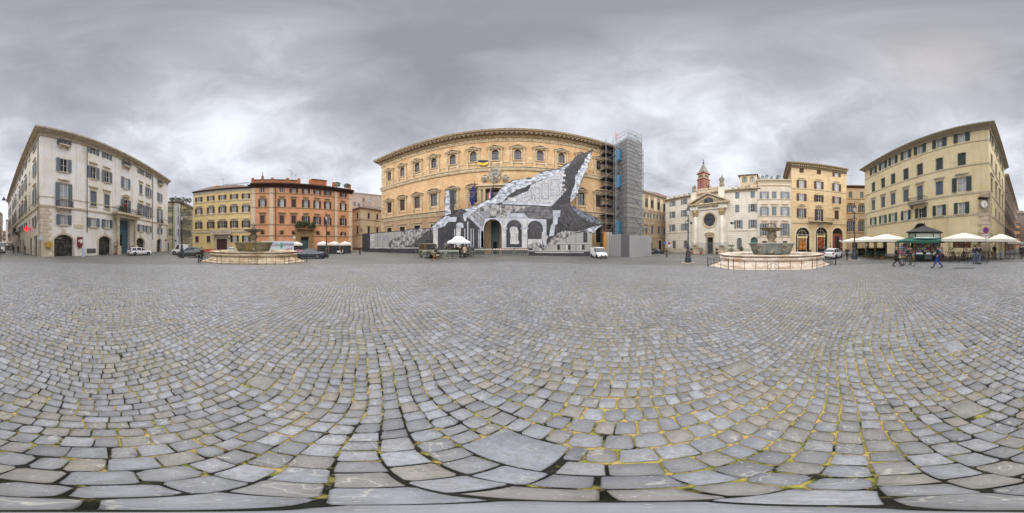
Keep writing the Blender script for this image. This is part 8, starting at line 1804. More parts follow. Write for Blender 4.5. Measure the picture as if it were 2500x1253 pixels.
def barrier(px0, px1, d, label, striped=False):
 a, b_ = Vector(polar(px0, d)), Vector(polar(px1, d)); c = (a + b_) / 2; L = (b_ - a).length; z = G(c.x, c.y); rz = atan2((b_ - a).y, (b_ - a).x)
 o = thing('crowd_barrier', label, 'barrier', (c.x, c.y, z), rz, 'metal crowd barriers before the palace'); h = L / 2 - .03
 mb = MB(); mb.tube([(-h, 0, .12), (-h, 0, 1.1), (h, 0, 1.1), (h, 0, .12)], .024, 6); mb.cyl((-h, 0, .18), (h, 0, .18), .02); mb.build('frame', BG, o)
 mb = MB(); n = max(4, int(L / .14))
 for i in range(1, n): mb.cyl((-h + 2 * h * i / n, 0, .18), (-h + 2 * h * i / n, 0, .95), .011, n=4)
 mb.build('bars', BG, o); MB().box(-h, h, -.03, .01, .92, 1.1).build('top_panel', BS if striped else BG, o)
 for s_ in (-1, 1): mb = MB(); mb.box(s_ * (h - .15) - .03, s_ * (h - .15) + .03, -.3, .3, 0, .05); mb.build('foot', BG, o)
for a in ((1031, 1062, 23.6, 'crowd barrier in front of the military off-roader'), (1071, 1088, 22.9, 'short crowd barrier between the off-roader and the gazebo'), (1086, 1120, 22.2, 'crowd barrier in front of the white gazebo table'), (1158, 1202, 25.8, 'plain crowd barrier left of the palace portal'), (1203.5, 1254, 26, 'first red and white striped crowd barrier, before the portal', True), (1256, 1290, 26.2, 'second red and white striped crowd barrier, right of the portal', True)): barrier(*a)
mb = MB(); rr = random.Random(3)
for i in range(26): p = polar(1090 + rr.uniform(-3, 3), 26.0 + rr.uniform(-.4, .4)); leafball(mb, (p[0], p[1], 0.2 + rr.uniform(0, 1.7)), (.35, .3, .3), 22, .14, i)
NETM = mat('camouflage_net', (170, 168, 162), 0.9, col2=(90, 88, 84), scale=3); tag(mb.build('camouflage_net', NETM), 'pale camouflage netting hung between the off-roader and the gazebo', 'netting')
mb = MB()
for i in range(30): p = polar(1146 + rr.uniform(-6, 6), 25.4 + rr.uniform(-.4, .4)); leafball(mb, (p[0], p[1], 0.1 + rr.uniform(0, 1.2)), (.35, .3, .3), 22, .14, i)
tag(mb.build('camouflage_net', NETM), 'heap of pale camouflage netting right of the white gazebo', 'netting')

# ------------------------------------------------------------------ parasols, restaurant terraces, newsstand
CAN = mat('cream_canvas', (232, 226, 212), 0.85, col2=(218, 210, 194), scale=0.8)
def parasol(px, d, W, z0, z1, label, group='white parasols', legs=True, D=None):
 x, y = polar(px, d); z = G(x, y); o = thing('parasol', label, 'parasol', (x, y, z), -az(px) + 0.06, group); D = D or W; mb = MB(); e = 0.28
 C = [(-W / 2, -D / 2), (0, -D / 2), (W / 2, -D / 2), (W / 2, 0), (W / 2, D / 2), (0, D / 2), (-W / 2, D / 2), (-W / 2, 0)]; V = [(a, b_, z0 + (0.0 if a and b_ else 0.06)) for a, b_ in C] + [(a * .5, b_ * .5, z0 + (z1 - z0) * .56) for a, b_ in C] + [(a * .06, b_ * .06, z1) for a, b_ in C] + [(a, b_, z0 - e) for a, b_ in C]
 F = []
 for i in range(8): j = (i + 1) % 8; F += [(i, j, j + 8, i + 8), (i + 8, j + 8, j + 16, i + 16), (i + 24, j + 24, j, i)]
 F.append(tuple(range(16, 24))); mb.add(V, F); mb.build('canopy', CAN, o)
 mb = MB(); mb.cyl((0, 0, 0), (0, 0, z1 + .12), .04, n=8); mb.build('pole', IRON, o)
 mb = MB()
 for a, b_ in C: mb.cyl((0, 0, z1 - .12), (a * .97, b_ * .97, z0 - .02), .014, n=4)
 mb.build('ribs', IRON, o); mb = MB(); mb.box(-.35, .35, -.35, .35, 0, .1); mb.build('base_plate', TRAVG, o); return o
parasol(2083, 31.5, 4.4, 2.5, 3.05, 'leftmost white restaurant parasol, beside the lamp post'); parasol(2113, 28.5, 5.0, 2.5, 3.2, 'second white restaurant parasol from the lamp post'); parasol(2164, 24.0, 6.0, 2.45, 3.3, 'largest white restaurant parasol, behind the newsstand awning')
parasol(2353, 20.3, 5.2, 2.35, 3.15, 'big white parasol over the bar tables right of the newsstand'); parasol(2444, 21.5, 3.6, 2.35, 3.1, 'white parasol at the mouth of the side street beside the corner')
parasol(2478, 34, 3.0, 2.2, 2.7, 'far white parasol up the street above the plants'); parasol(13, 62, 5.0, 2.4, 3.1, 'white parasol far up the street at the left edge');
def terrace(px0, px1, d, lab, n):
 a, b_ = Vector(polar(px0, d)), Vector(polar(px1, d)); c = (a + b_) / 2; L = (b_ - a).length; z = G(c.x, c.y); o = thing('terrace_tent', lab, 'tent', (c.x, c.y, z), atan2((b_ - a).y, (b_ - a).x), 'cream terrace tents before the orange palazzo'); h = L / 2; D = 3.2
 for i in range(n):
  x0 = -h + L * i / n; x1 = -h + L * (i + 1) / n - .02; xm = (x0 + x1) / 2; mb = MB(); V = [(x0, 0, 2.35), (x1, 0, 2.35), (x1, D, 2.35), (x0, D, 2.35), (xm, D / 2, 2.85), (x0, -.01, 1.98), (x1, -.01, 1.98), (x1, D, 1.98), (x0, D, 1.98)]
  mb.add(V, [(0, 1, 4), (1, 2, 4), (2, 3, 4), (3, 0, 4), (5, 6, 1, 0), (6, 7, 2, 1), (8, 5, 0, 3)]); mb.build('canopy', CAN, o)
  mb = MB(); k = max(4, int((x1 - x0) / .35))
  for j in range(k): q = x0 + (x1 - x0) * (j + .5) / k; mb.ball((q, -.02, 1.97), (.15, .02, .12), 8, 4)
  mb.build('scalloped_edge', CAN, o)
  for xx in (x0 + .05, x1 - .05): mb = MB(); mb.cyl((xx, .05, 0), (xx, .05, 2.3), .04); mb.build('post', BLK, o)
  mb = MB(); mb.box(x0 + .12, x1 - .12, .08, .12, .05, 1.9); mb.build('wind_screen', mat('dark_screen', (40, 42, 44), 0.2, col2=(74, 74, 72), scale=1.6), o)
  mb = MB(); mb.box(x0 + .12, x1 - .12, .03, .077, .9, .95); mb.box(xm - .02, xm + .02, .03, .077, .05, 1.9); mb.build('screen_frame', BLK, o)
terrace(774, 858, 38, 'row of cream terrace tents with dark screens right of the teal door', 3); terrace(709, 739, 37.5, 'cream terrace tent between the box truck and the teal door', 1); terrace(622, 656, 40, 'cream terrace tent seen above the granite tub of the left fountain', 1)
def kiosk():
 x, y = polar(2257, 20.6); z = G(x, y); o = thing('newsstand', 'dark green octagonal newsstand with a black pointed roof and displays of goods', 'newsstand', (x, y, z), -az(2257)); GR = mat('kiosk_green', (44, 64, 62), 0.5); RO = mat('kiosk_roof', (54, 54, 62), 0.5, lines=()); W = 1.95; D = 1.5
 oc = lambda s_: [(-W * s_, -D * .45 * s_), (-W * .55 * s_, -D * s_), (W * .55 * s_, -D * s_), (W * s_, -D * .45 * s_), (W * s_, D * .45 * s_), (W * .55 * s_, D * s_), (-W * .55 * s_, D * s_), (-W * s_, D * .45 * s_)]
 def ring(s0, z0, s1, z1, nm, m): mb = MB(); V = [(a, b_, z0) for a, b_ in oc(s0)] + [(a, b_, z1) for a, b_ in oc(s1)]; mb.add(V, [(i, (i + 1) % 8, (i + 1) % 8 + 8, i + 8) for i in range(8)] + [tuple(range(8, 16)), tuple(range(8))]); return mb.build(nm, m, o)
 ring(1, 0, 1, .95, 'base', GR); ring(.86, .95, .86, 2.3, 'dark_interior', DARK); ring(1, 2.45, 1, 2.62, 'lower_band', mat('kiosk_band', (112, 128, 122), 0.5)); ring(.97, 2.62, .97, 3.05, 'light_panels', mat('kiosk_panel', (196, 200, 190), 0.4)); ring(1.04, 3.05, 1.04, 3.22, 'upper_band', GR); ring(1.2, 3.22, .95, 3.42, 'eave', RO); ring(.95, 3.42, .05, 4.05, 'roof', RO)
 mb = MB(); mb.lathe([(.06, 4.0), (.12, 4.1), (.05, 4.2), (.08, 4.28), (.015, 4.6)], 8); mb.build('finial', RO, o)
 mb = MB()
 for a, b_ in oc(1.0): mb.cyl((a * .99, b_ * .99, .9), (a * .99, b_ * .99, 3.1), .05, n=6)
 mb.build('corner_posts', GR, o)
 GC = mat('green_awning_canvas', (36, 104, 84), 0.8); mb = MB(); a0 = [(-W * 1.05, -D * .3), (-W * .6, -D * 1.0), (W * .6, -D * 1.0), (W * 1.05, -D * .3)]; a1 = [(-W * 1.75, -D * .6), (-W * .85, -D * 1.9), (W * .8, -D * 1.9), (W * 1.25, -D * .6)]
 V = [(p[0], p[1], 2.6) for p in a0] + [(p[0], p[1], 2.2) for p in a1] + [(p[0], p[1], 1.95) for p in a1]; mb.add(V, [(i, i + 1, i + 5, i + 4) for i in range(3)] + [(i + 4, i + 5, i + 9, i + 8) for i in range(3)]); mb.build('awning', GC, o)
 mb = MB(); mb.ball((.15, -D * 1.5, 2.46), (1.5, .5, .12), 14, 6); mb.build('plastic_sheet', mat('clear_sheet', (186, 204, 208), 0.25, col2=(150, 170, 178), scale=3), o)
 # plastic curtain on the left
 mb = MB(); V = []; n = 8
 for i in range(n):
  t = i / (n - 1)
  for j in range(5): s_ = j / 4; V.append((-W * 1.55 - .75 * t - .25 * s_ * (1 - t), -D * .8 - .35 * s_ + .08 * sin(7 * t + 5 * s_), 2.15 - 1.55 * t * (0.6 + .4 * t) - .25 * s_))
 mb.add(V, [(i * 5 + j, i * 5 + j + 1, (i + 1) * 5 + j + 1, (i + 1) * 5 + j) for i in range(n - 1) for j in range(4)]); mb.build('plastic_curtain', mat('grey_sheet', (190, 192, 198), 0.4), o)
 # goods: every stack, poster and rack is a thing of its own
 rr = random.Random(4); cols = [(206, 70, 60), (230, 190, 60), (64, 96, 170), (226, 226, 222), (200, 120, 150), (90, 150, 120), (240, 150, 60), (150, 190, 220)]; base = Matrix.Translation((x, y, z)) @ Matrix.Rotation(-az(2257), 4, 'Z'); rz = -az(2257)
 mb = MB(); mb.box(-1.3, 2.0, -.35, .35, .72, .78); mb.box(-1.25, -1.2, -.3, .3, 0, .72); mb.box(1.9, 1.95, -.3, .3, 0, .72); mb.box(-.2, .6, -.34, -.30, .25, .7); t = mb.build('display_table', mat('stand_dark', (70, 70, 76), 0.7), None, base @ Vector((.2, -D * 1.75, 0)), rz); tag(t, 'display table with paper goods in front of the newsstand', 'table')
 def goods(nm, lab, cx, cy, z0, w, h, rows, k, cat):
  g = thing(nm, lab, cat, base @ Vector((cx, cy, 0)), rz)
  MB().box(-w / 2, w / 2, .03, .07, z0, z0 + h).build('rack', BLK, g); ms = [mat('print_%d' % i, c, 0.5, col2=tuple(min(255, int(q * .6 + 60)) for q in c), scale=9) for i, c in enumerate(cols)]
  mb = MB()
  for r in range(rows):
   for c in range(k):
    mb.mi = rr.randrange(8); cx_ = -w / 2 + w * (c + .5) / k; cz = z0 + h * (r + .5) / rows; mb.box(cx_ - w / k * .43, cx_ + w / k * .43, -.01 - .02 * rr.random(), .028, cz - h / rows * .42, cz + h / rows * .42)
  q = mb.build('magazines', ms, g); q['kind'] = 'stuff'; return g
 goods('magazine_rack', 'tall magazine rack at the left side of the newsstand, behind the bald walker', -2.5, -D * 1.0, .25, 1.0, 1.6, 6, 4, 'magazine rack'); goods('magazine_rack', 'orange and yellow goods shelf under the middle of the newsstand awning', -.35, -D * 1.02, .95, 2.0, 1.3, 5, 8, 'magazine rack')
 goods('magazine_rack', 'dark goods shelf at the right of the newsstand counter', 1.25, -D * 1.03, .95, 1.1, 1.2, 5, 5, 'magazine rack'); goods('postcard_rack', 'postcard rack hanging below the right end of the newsstand awning', 1.75, -D * 1.6, .3, .7, 1.2, 6, 3, 'postcard rack'); goods('postcard_rack', 'low rack of bright cards between the walkers and the newsstand table', -1.6, -D * 1.62, .1, 1.1, .95, 4, 5, 'postcard rack')
 for i, (cx, w, lab) in enumerate(((-.75, .8, 'pale pile of papers at the left of the newsstand table'), (.25, .6, 'pile of white newspapers in the middle of the newsstand table'), (1.0, .6, 'pile of newspapers at the right of the newsstand table'))):
  mb = MB()
  for k in range(5): mb.mi = k % 2; mb.box(cx - w / 2 + .02 * k, cx + w / 2 - .03 * k, -.25, .22, .78 + .03 * k + .002, .78 + .03 * (k + 1))
  t = mb.build('newspaper_stack', [WHITEP, mat('newsprint', (196, 198, 196), 0.8)], None, base @ Vector((.2, -D * 1.75, 0)), rz); tag(t, lab, 'newspapers')
kiosk()

# ------------------------------------------------------------------ bar tables, chairs, fences, bikes, signs
def chair_mesh():
 mb = MB()
 for a in (-.2, .2):
  for b_ in (-.2, .2): mb.cyl((a, b_, 0), (a * .9, b_ * .9, .45), .014, n=5)
  mb.cyl((a * .9, .18, .45), (a * .85, .26, .88), .014, n=5)
 mb.tube([(-.17, .26, .88), (0, .28, .93), (.17, .26, .88)], .014, 5); mb.tube([(.18 * cos(k * pi / 4), .18 * sin(k * pi / 4), .445) for k in range(9)], .015, 4); return mb.mesh('legs', IRON)
CHM = {}
def bistro_chair(x, y, rz, lab):
 if 'f' not in CHM:
  CHM['f'] = chair_mesh(); mb = MB(); mb.lathe([(.2, .44), (.22, .455), (.2, .475)], 12); CHM['s'] = mb.mesh('seat', mat('cane_seat', (110, 84, 60), 0.8)); mb = MB(); mb.box(-.16, .16, .24, .26, .55, .85); CHM['b'] = mb.mesh('backrest', MATS['cane_seat'])
 o = thing('bistro_chair', lab, 'chair', (x, y, G(x, y)), rz, 'bar chairs beside the newsstand'); put(CHM['f'], 'frame', o); put(CHM['s'], 'seat', o); put(CHM['b'], 'backrest', o)
def bistro_table(x, y, lab):
 if 't' not in CHM: mb = MB(); mb.lathe([(.3, .71), (.32, .73), (.3, .745)], 16); CHM['t'] = mb.mesh('tabletop', mat('table_top', (120, 112, 104), 0.4)); mb = MB(); mb.lathe([(.22, 0), (.2, .03), (.03, .05), (.03, .7)], 10); CHM['p'] = mb.mesh('pedestal', IRON)
 o = thing('bistro_table', lab, 'table', (x, y, G(x, y)), 0, 'bar tables beside the newsstand'); put(CHM['t'], 'tabletop', o); put(CHM['p'], 'pedestal', o)
tl = ['nearest the newsstand', 'second from the newsstand', 'in front of the cafe window', 'right of the cafe window', 'behind the two people in jeans', 'round the palazzo corner']
for i, (px, d) in enumerate(((2318, 18.5), (2333, 19.6), (2347, 18.8), (2362, 19.8), (2396, 18.6), (2432, 19.8))):
 x, y = polar(px, d); bistro_table(x, y, 'small round bar table ' + tl[i])
 for k, a in enumerate((0.6, 2.6, 4.6)[:3 if i < 5 else 2]): bistro_chair(x + .55 * cos(a + i), y + .55 * sin(a + i), a + i - pi / 2, ('iron framed bar chair %s of the table ' % ('left', 'right', 'in front')[k]) + tl[i])
def fence_panel(px0, d0, px1, d1, lab):
 a, b_ = Vector(polar(px0, d0)), Vector(polar(px1, d1)); c = (a + b_) / 2; h = (b_ - a).length / 2; o = thing('terrace_fence_panel', lab, 'fence', (c.x, c.y, G(c.x, c.y)), atan2((b_ - a).y, (b_ - a).x), 'iron panels round the bar terrace')
 mb = MB(); mb.tube([(-h, 0, 0), (-h, 0, 1.05), (h, 0, 1.05), (h, 0, 0)], .022, 5); mb.cyl((-h, 0, .12), (h, 0, .12), .016, n=5); mb.build('frame', IRON, o)
 mb = MB(); mb.cyl((-h, 0, .12), (h, 0, 1.05), .014, n=4); mb.cyl((h, 0, .12), (-h, 0, 1.05), .014, n=4); mb.tube([(.16 * cos(k * pi / 5), 0, .58 + .16 * sin(k * pi / 5)) for k in range(11)], .012, 4); mb.cyl((0, 0, .12), (0, 0, 1.05), .012, n=4); mb.build('cross_bars', IRON, o)
for a in ((2299, 16.9, 2318, 16.5, 'iron terrace panel just right of the newsstand'), (2320, 16.5, 2340, 16.2, 'iron terrace panel in front of the second bar table'), (2342, 16.2, 2362, 16.0, 'iron terrace panel below the cafe window'), (2364, 16.0, 2384, 15.9, 'iron terrace panel left of the two people in jeans'), (2393, 15.8, 2411, 15.8, 'iron terrace panel right of the two people in jeans'), (2411, 15.8, 2414, 18.5, 'iron terrace panel running back to the palazzo corner')): fence_panel(*a)
def planter(px, d, lab, w=1.3, green=True):
 x, y = polar(px, d); o = thing('terrace_planter', lab, 'planter', (x, y, G(x, y)), -az(px), 'green lattice screens under the restaurant parasols'); GM_ = mat('green_lattice', (46, 88, 72), 0.7); h = w / 2
 mb = MB(); mb.tube([(-h, 0, .1), (-h, 0, .95), (h, 0, .95), (h, 0, .1), (-h, 0, .1)], .03, 5)
 for i in range(1, 6): mb.cyl((-h + w * i / 6, 0, .1), (-h + w * i / 6, 0, .95), .015, n=4)
 for i in range(1, 4): mb.cyl((-h, 0, .1 + .85 * i / 4), (h, 0, .1 + .85 * i / 4), .015, n=4)
 mb.build('lattice', GM_, o); mb = MB(); mb.lathe([(.2, 0), (.28, .3), (.3, .32)], 10, (.1, -.35)); mb.build('pot', TERRA, o); mb = MB(); mb.leafmats = 1; leafball(mb, (.1, -.35, .5), (.3, .3, .25), 60, .07, int(px)); mb.build('foliage', LEAF, o)
for a in ((2116, 24.5, 'green lattice screen with a pot at the left of the restaurant terrace'), (2136, 23.0, 'green lattice screen with a pot in the middle of the restaurant terrace'), (2151, 21.8, 'green lattice screen with a leafy pot beside the newsstand curtain')): planter(*a)
for i, (px, d) in enumerate(((2100, 27.5), (2128, 26.0), (2146, 25.0))):
 x, y = polar(px, d); o = thing('restaurant_table', ('dark clothed restaurant table below the leftmost parasols', 'restaurant table behind the middle lattice screen', 'restaurant table behind the lattice screen next to the newsstand')[i], 'table', (x, y, G(x, y)), .3 * i, 'restaurant tables'); MB().box(-.5, .5, -.4, .4, .7, .75).build('tabletop', mat('dark_wood_top', (70, 52, 44), 0.6), o)
 for a in (-.42, .42):
  for b_ in (-.33, .33): mb = MB(); mb.cyl((a, b_, 0), (a, b_, .7), .025); mb.build('leg', IRON, o)
for i, (px, d) in enumerate(((2097, 27.0), (2103, 28.2), (2125, 25.5), (2131, 26.6), (2143, 24.4), (2149, 25.6))): x, y = polar(px, d); bistro_chair(x, y, i, 'restaurant chair number %s from the lamp post under the big white parasols' % ('one', 'two', 'three', 'four', 'five', 'six')[i])
for i, (p0, p1, d, hh) in enumerate(((2094, 2113, 28.6, 1.2), (2115, 2134, 27.6, 1.25), (2138, 2160, 25.4, 1.3))):
 a, b_ = Vector(polar(p0, d)), Vector(polar(p1, d)); c = (a + b_) / 2; L = (b_ - a).length; o = thing('terrace_screen', ('dark green terrace screen nearest the lamp post', 'middle dark green terrace screen under the parasols', 'dark green terrace screen next to the newsstand')[i], 'screen', (c.x, c.y, G(c.x, c.y)), atan2((b_ - a).y, (b_ - a).x), 'dark terrace screens'); MB().box(-L / 2, L / 2, -.02, .02, .1, hh).build('panel', mat('dark_green_panel', (44, 60, 54), .7, col2=(30, 36, 34), scale=4), o); mb = MB(); mb.tube([(-L / 2, 0, 0), (-L / 2, 0, hh + .05), (L / 2, 0, hh + .05), (L / 2, 0, 0)], .03, 5); mb.build('frame', IRON, o)
def bicycle(px, d, rz, lab, col=(60, 64, 70), scooter=False):
 x, y = polar(px, d); o = thing('bicycle', lab, 'bicycle', (x, y, G(x, y)), rz); FM = mat('bike_%d' % col[0], col, .4)
 for cx in (-.52, .52):
  mb = MB(); n = 18; mb.tube([(cx + .33 * cos(2 * pi * i / n), 0, .34 + .33 * sin(2 * pi * i / n)) for i in range(n + 1)], .02, 4); w = mb.build('wheel', TYRE, o); mb = MB()
  for i in range(8): mb.cyl((cx, 0, .34), (cx + .32 * cos(pi * i / 4), 0, .34 + .32 * sin(pi * i / 4)), .004, n=3)
  mb.build('spokes', RIM, w)
 mb = MB(); A, B_, C_, D_ = (-.52, 0, .34), (-.12, 0, .3), (-.22, 0, .78), (.36, 0, .8)
 for p, q in ((A, B_), (A, C_), (B_, C_), (B_, D_), (C_, D_), (D_, (.52, 0, .34)), (D_, (.34, 0, .98)), (C_, (-.26, 0, .92))): mb.cyl(p, q, .018, n=5)
 mb.build('frame', FM, o); mb = MB(); mb.tube([(.28, -.26, .98), (.36, 0, 1.0), (.28, .26, .98)], .014, 5); mb.build('handlebar', RIM, o); mb = MB(); mb.ball((-.28, 0, .95), (.13, .07, .035), 8, 5); mb.build('saddle', BLK, o)
for a in ((2452, 20.2, .9, 'leftmost bicycle of the row parked at the side street mouth'), (2462, 20.4, .5, 'second bicycle of the row at the side street mouth', (90, 40, 38)), (2471, 20.8, .4, 'third bicycle of the row at the side street mouth', (120, 122, 126)), (2482, 20.4, .1, 'rightmost bicycle of the row, next to the people in dark clothes'), (1634, 42, .4, 'bicycle leaning at the convent wall below the no parking sign', (84, 90, 96)), (727, 33, .2, 'bicycle beside the pink sign left of the grey sedan', (70, 50, 60)), (68, 29.5, 1.4, 'bicycle leaning on the side wall of the white palazzo'), (2216, 14.9, .1, 'bicycle pushed by the person in the padded jacket', (54, 58, 60)), (541, 40, .3, 'bicycle before the dark red door of the yellow house', (150, 120, 100))): bicycle(*a)
def scooter(px, d, rz, lab, col):
 x, y = polar(px, d); o = thing('motor_scooter', lab, 'scooter', (x, y, G(x, y)), rz, 'parked scooters'); M_ = mat('scooter_%d' % col[0], col, .35)
 for cx in (-.55, .6): mb = MB(); mb.cyl((cx, -.06, .25), (cx, .06, .25), .25, n=16); mb.build('wheel', TYRE, o)
 mb = MB(); mb.ball((-.4, 0, .55), (.45, .2, .24), 12, 8); mb.box(-.2, .35, -.17, .17, .28, .36); mb.cyl((.6, 0, .3), (.42, 0, 1.0), .05, n=8); mb.add([(.35, -.22, .3), (.35, .22, .3), (.5, .2, .9), (.5, -.2, .9), (.42, -.22, .3), (.42, .22, .3), (.56, .2, .9), (.56, -.2, .9)], [(0, 1, 2, 3), (4, 5, 6, 7), (0, 1, 5, 4), (1, 2, 6, 5), (2, 3, 7, 6), (3, 0, 4, 7)]); mb.build('body', M_, o, smooth=False)
 mb = MB(); mb.ball((-.35, 0, .8), (.4, .15, .07), 10, 5); mb.build('saddle', BLK, o); mb = MB(); mb.tube([(.38, -.3, 1.02), (.44, 0, 1.05), (.38, .3, 1.02)], .02, 5); mb.build('handlebar', BLK, o)
for a in ((717, 32, .8, 'black motor scooter between the fountain and the grey sedan', (50, 50, 54)), (1613, 46, .5, 'dark scooter left of the person in khaki', (46, 46, 52)), (1619, 47, .8, 'dark scooter right by the corner of the convent', (60, 58, 62)), (1976, 43, .4, 'dark scooter parked between the two lit shop arches', (46, 48, 60)), (831.5, 36.5, 1.2, 'white scooter in front of the cream terrace tents', (216, 216, 214))): scooter(*a)
def road_sign(px, d, lab, zt, kind='nopark', h=None, rz=0):
 x, y = polar(px, d); z = G(x, y); o = thing('road_sign', lab, 'road sign', (x, y, z), -az(px) + rz); mb = MB(); mb.cyl((0, 0, 0), (0, 0, zt + .3 if kind != 'plate' else zt + .25), .03, n=8); mb.build('pole', RIM, o); y0 = -.05
 if kind == 'nopark':
  mb = MB(); mb.cyl((0, y0, zt), (0, y0 + .02, zt), .3, n=24); mb.build('red_disc', mat('sign_red', (196, 40, 52), .5), o); mb = MB(); mb.cyl((0, y0 - .004, zt), (0, y0, zt), .225, n=24); mb.build('blue_disc', mat('sign_disc_blue', (40, 70, 168), .5), o)
  mb = MB(); mb.M = Matrix.Translation((0, 0, zt)) @ Matrix.Rotation(pi / 4, 4, 'Y'); mb.box(-.03, .03, y0 - .008, y0 - .0045, -.26, .26); mb.build('red_bar', MATS['sign_red'], o)
  mb = MB(); mb.box(-.25, .25, y0, y0 + .015, zt - .75, zt - .38); mb.build('white_plate', WHITEP, o); mb = MB(); mb.box(-.18, .18, y0 - .004, y0, zt - .52, zt - .47); mb.box(-.12, .12, y0 - .004, y0, zt - .64, zt - .6); mb.build('plate_marks', MATS['sign_disc_blue'], o)
 else:
  mb = MB(); mb.box(-.3, .3, y0, y0 + .02, zt - .35, zt + .25); mb.build('plate', mat('sign_pale', (190, 200, 220), .5) if kind == 'plate' else mat('sign_sky', (60, 100, 180), .5), o)
road_sign(2407, 16.4, 'round no parking sign with white plates at the bar terrace corner', zat(562, 16.4)); road_sign(1633.5, 41, 'round no parking sign on the convent wall left of the lamp post', zat(595, 41) + .8); road_sign(2051.5, 36, 'round no parking sign between the apricot house and the parasols', zat(580, 36)); road_sign(404.5, 47, 'small no parking sign at the corner between white palazzo and olive house', zat(590, 47) + .5)
road_sign(1623, 43, 'small white and blue plate sign beside the convent no parking sign', zat(594, 43) + .8, 'white'); road_sign(99, 25.2, 'pale plate sign on a pole at the corner of the white palazzo', zat(579, 25.2), 'plate'); road_sign(429, 50, 'small blue plate sign at the olive house corner', zat(590, 50) + .5, 'blue')
# utility things
def bin_(px, d, lab):
 x, y = polar(px, d); o = thing('litter_bin', lab, 'litter bin', (x, y, G(x, y))); mb = MB(); mb.lathe([(.2, .1), (.24, .15), (.26, .8), (.3, .85), (.28, .9), (.1, .92)], 14); mb.build('basket', mat('bin_metal', (150, 154, 156), .4, .5), o); mb = MB(); mb.cyl((0, 0, 0), (0, 0, .12), .12); mb.build('foot', IRON, o)
bin_(2446, 19.8, 'round metal litter bin between the corner tables and the bicycles')
x, y = polar(204, 26.4); o = thing('advert_stand', 'pale folding advert stand against the white palazzo beside the red machine', 'advert stand', (x, y, G(x, y)), -az(204)); mb = MB(); mb.add([(-.3, -.25, 0), (.3, -.25, 0), (.3, 0, 1.25), (-.3, 0, 1.25), (-.3, -.22, 0), (.3, -.22, 0), (.3, .03, 1.25), (-.3, .03, 1.25)], [(0, 1, 2, 3), (4, 5, 6, 7), (0, 1, 5, 4), (1, 2, 6, 5), (2, 3, 7, 6), (3, 0, 4, 7)]); mb.build('panel', mat('poster_pale_blue', (178, 196, 214), .5, col2=(140, 160, 180), scale=5), o); mb = MB(); mb.cyl((-.28, .3, 0), (-.28, 0, 1.2), .02); mb.cyl((.28, .3, 0), (.28, 0, 1.2), .02); mb.build('back_legs', RIM, o)
x, y = polar(730, 33.5); o = thing('advert_stand', 'small white and pink advert stand left of the grey sedan', 'advert stand', (x, y, G(x, y)), -az(730)); MB().box(-.8, .8, 0, .05, .2, 1.1).build('panel', mat('poster_pink', (226, 200, 212), .5, col2=(210, 110, 150), scale=2.4), o); mb = MB(); mb.box(-.7, -.65, -.2, .2, 0, .2); mb.box(.65, .7, -.2, .2, 0, .2); mb.build('feet', IRON, o)
# small potted tree by the white palazzo portal, orange site barrier before the yellow house
x, y = polar(283.5, 32.5); o = thing('potted_tree', 'thin sparse potted tree left of the white palazzo portal', 'tree', (x, y, G(x, y))); mb = MB(); mb.lathe([(.25, 0), (.34, .45)], 10); mb.build('pot', TERRA, o); mb = MB(); mb.cyl((0, 0, .4), (0, 0, 1.5), .03); mb.cyl((0, 0, 1.2), (.3, .1, 1.9), .02); mb.cyl((0, 0, 1.2), (-.3, 0, 2.0), .02); mb.build('trunk', mat('bark', (96, 80, 62), .9), o); mb = MB(); leafball(mb, (0, 0, 2.0), (.7, .6, .75), 170, .09, 77); mb.build('crown', mat('yellow_green_leaf', (150, 140, 80), .8), o)
for i, px in enumerate((506, 519)):
 x, y = polar(px, 44 - i); o = thing('site_barrier', ('orange plastic site barrier left of the dark red door of the yellow house', 'orange plastic site barrier nearest the dark red door of the yellow house')[i], 'barrier', (x, y, G(x, y)), -az(px)); mb = MB(); mb.box(-.95, .95, -.05, .05, .15, 1.0); mb.build('panel', mat('orange_plastic', (224, 104, 72), .6, lines=((0, .3, .05, .6),)), o); mb = MB(); mb.box(-.8, -.6, -.3, .3, 0, .15); mb.box(.6, .8, -.3, .3, 0, .15); mb.build('feet', IRON, o)
# wires and the hanging lamp over the street
def wire(p, q, sag, lab, r=.012):
 p, q = Vector(p), Vector(q); mb = MB(); pts = [p + (q - p) * (i / 14) - Vector((0, 0, sag * 4 * (i / 14) * (1 - i / 14))) for i in range(15)]; mb.tube([t - p for t in pts], r, 4); tag(mb.build('street_wire', BLK, None, p), lab, 'wire')
zl = zat(474, 24.5); wire((-6.2, -24.7, zl), (5.15, -23.5, zl + .3), .35, 'thin wire across the street mouth that carries the hanging lamp')
x, y = polar(9.5, 24.4); o = thing('hanging_lamp', 'dark bell shaped lamp hanging over the street at the left edge', 'street lamp', (x, y, zl - .35)); mb = MB(); mb.lathe([(.3, -.62), (.22, -.4), (.1, -.28), (.06, -.1), (.03, 0)], 14); mb.build('shade', BLK, o); mb = MB(); mb.ball((0, 0, -.6), .12, 8, 6); mb.build('bulb_glass', LAMPG, o)
wire((4.9, -36, 8.2), (-5.6, -36, 8.4), .3, 'second thin wire across the street, further from the square')
# manhole patch on the paving
x, y = polar(2356, 12.6); mb = MB(); mb.slab([(.9, .35), (-.7, .45), (-.95, -.2), (.6, -.4)], -.01, .004); tag(mb.build('asphalt_patch', mat('asphalt_patch', (92, 92, 88), .9, col2=(76, 76, 74), scale=5), None, (x, y, G(x, y) + .012), -az(2356)), 'dark asphalt repair patch in the setts in front of the bar terrace', 'patch')

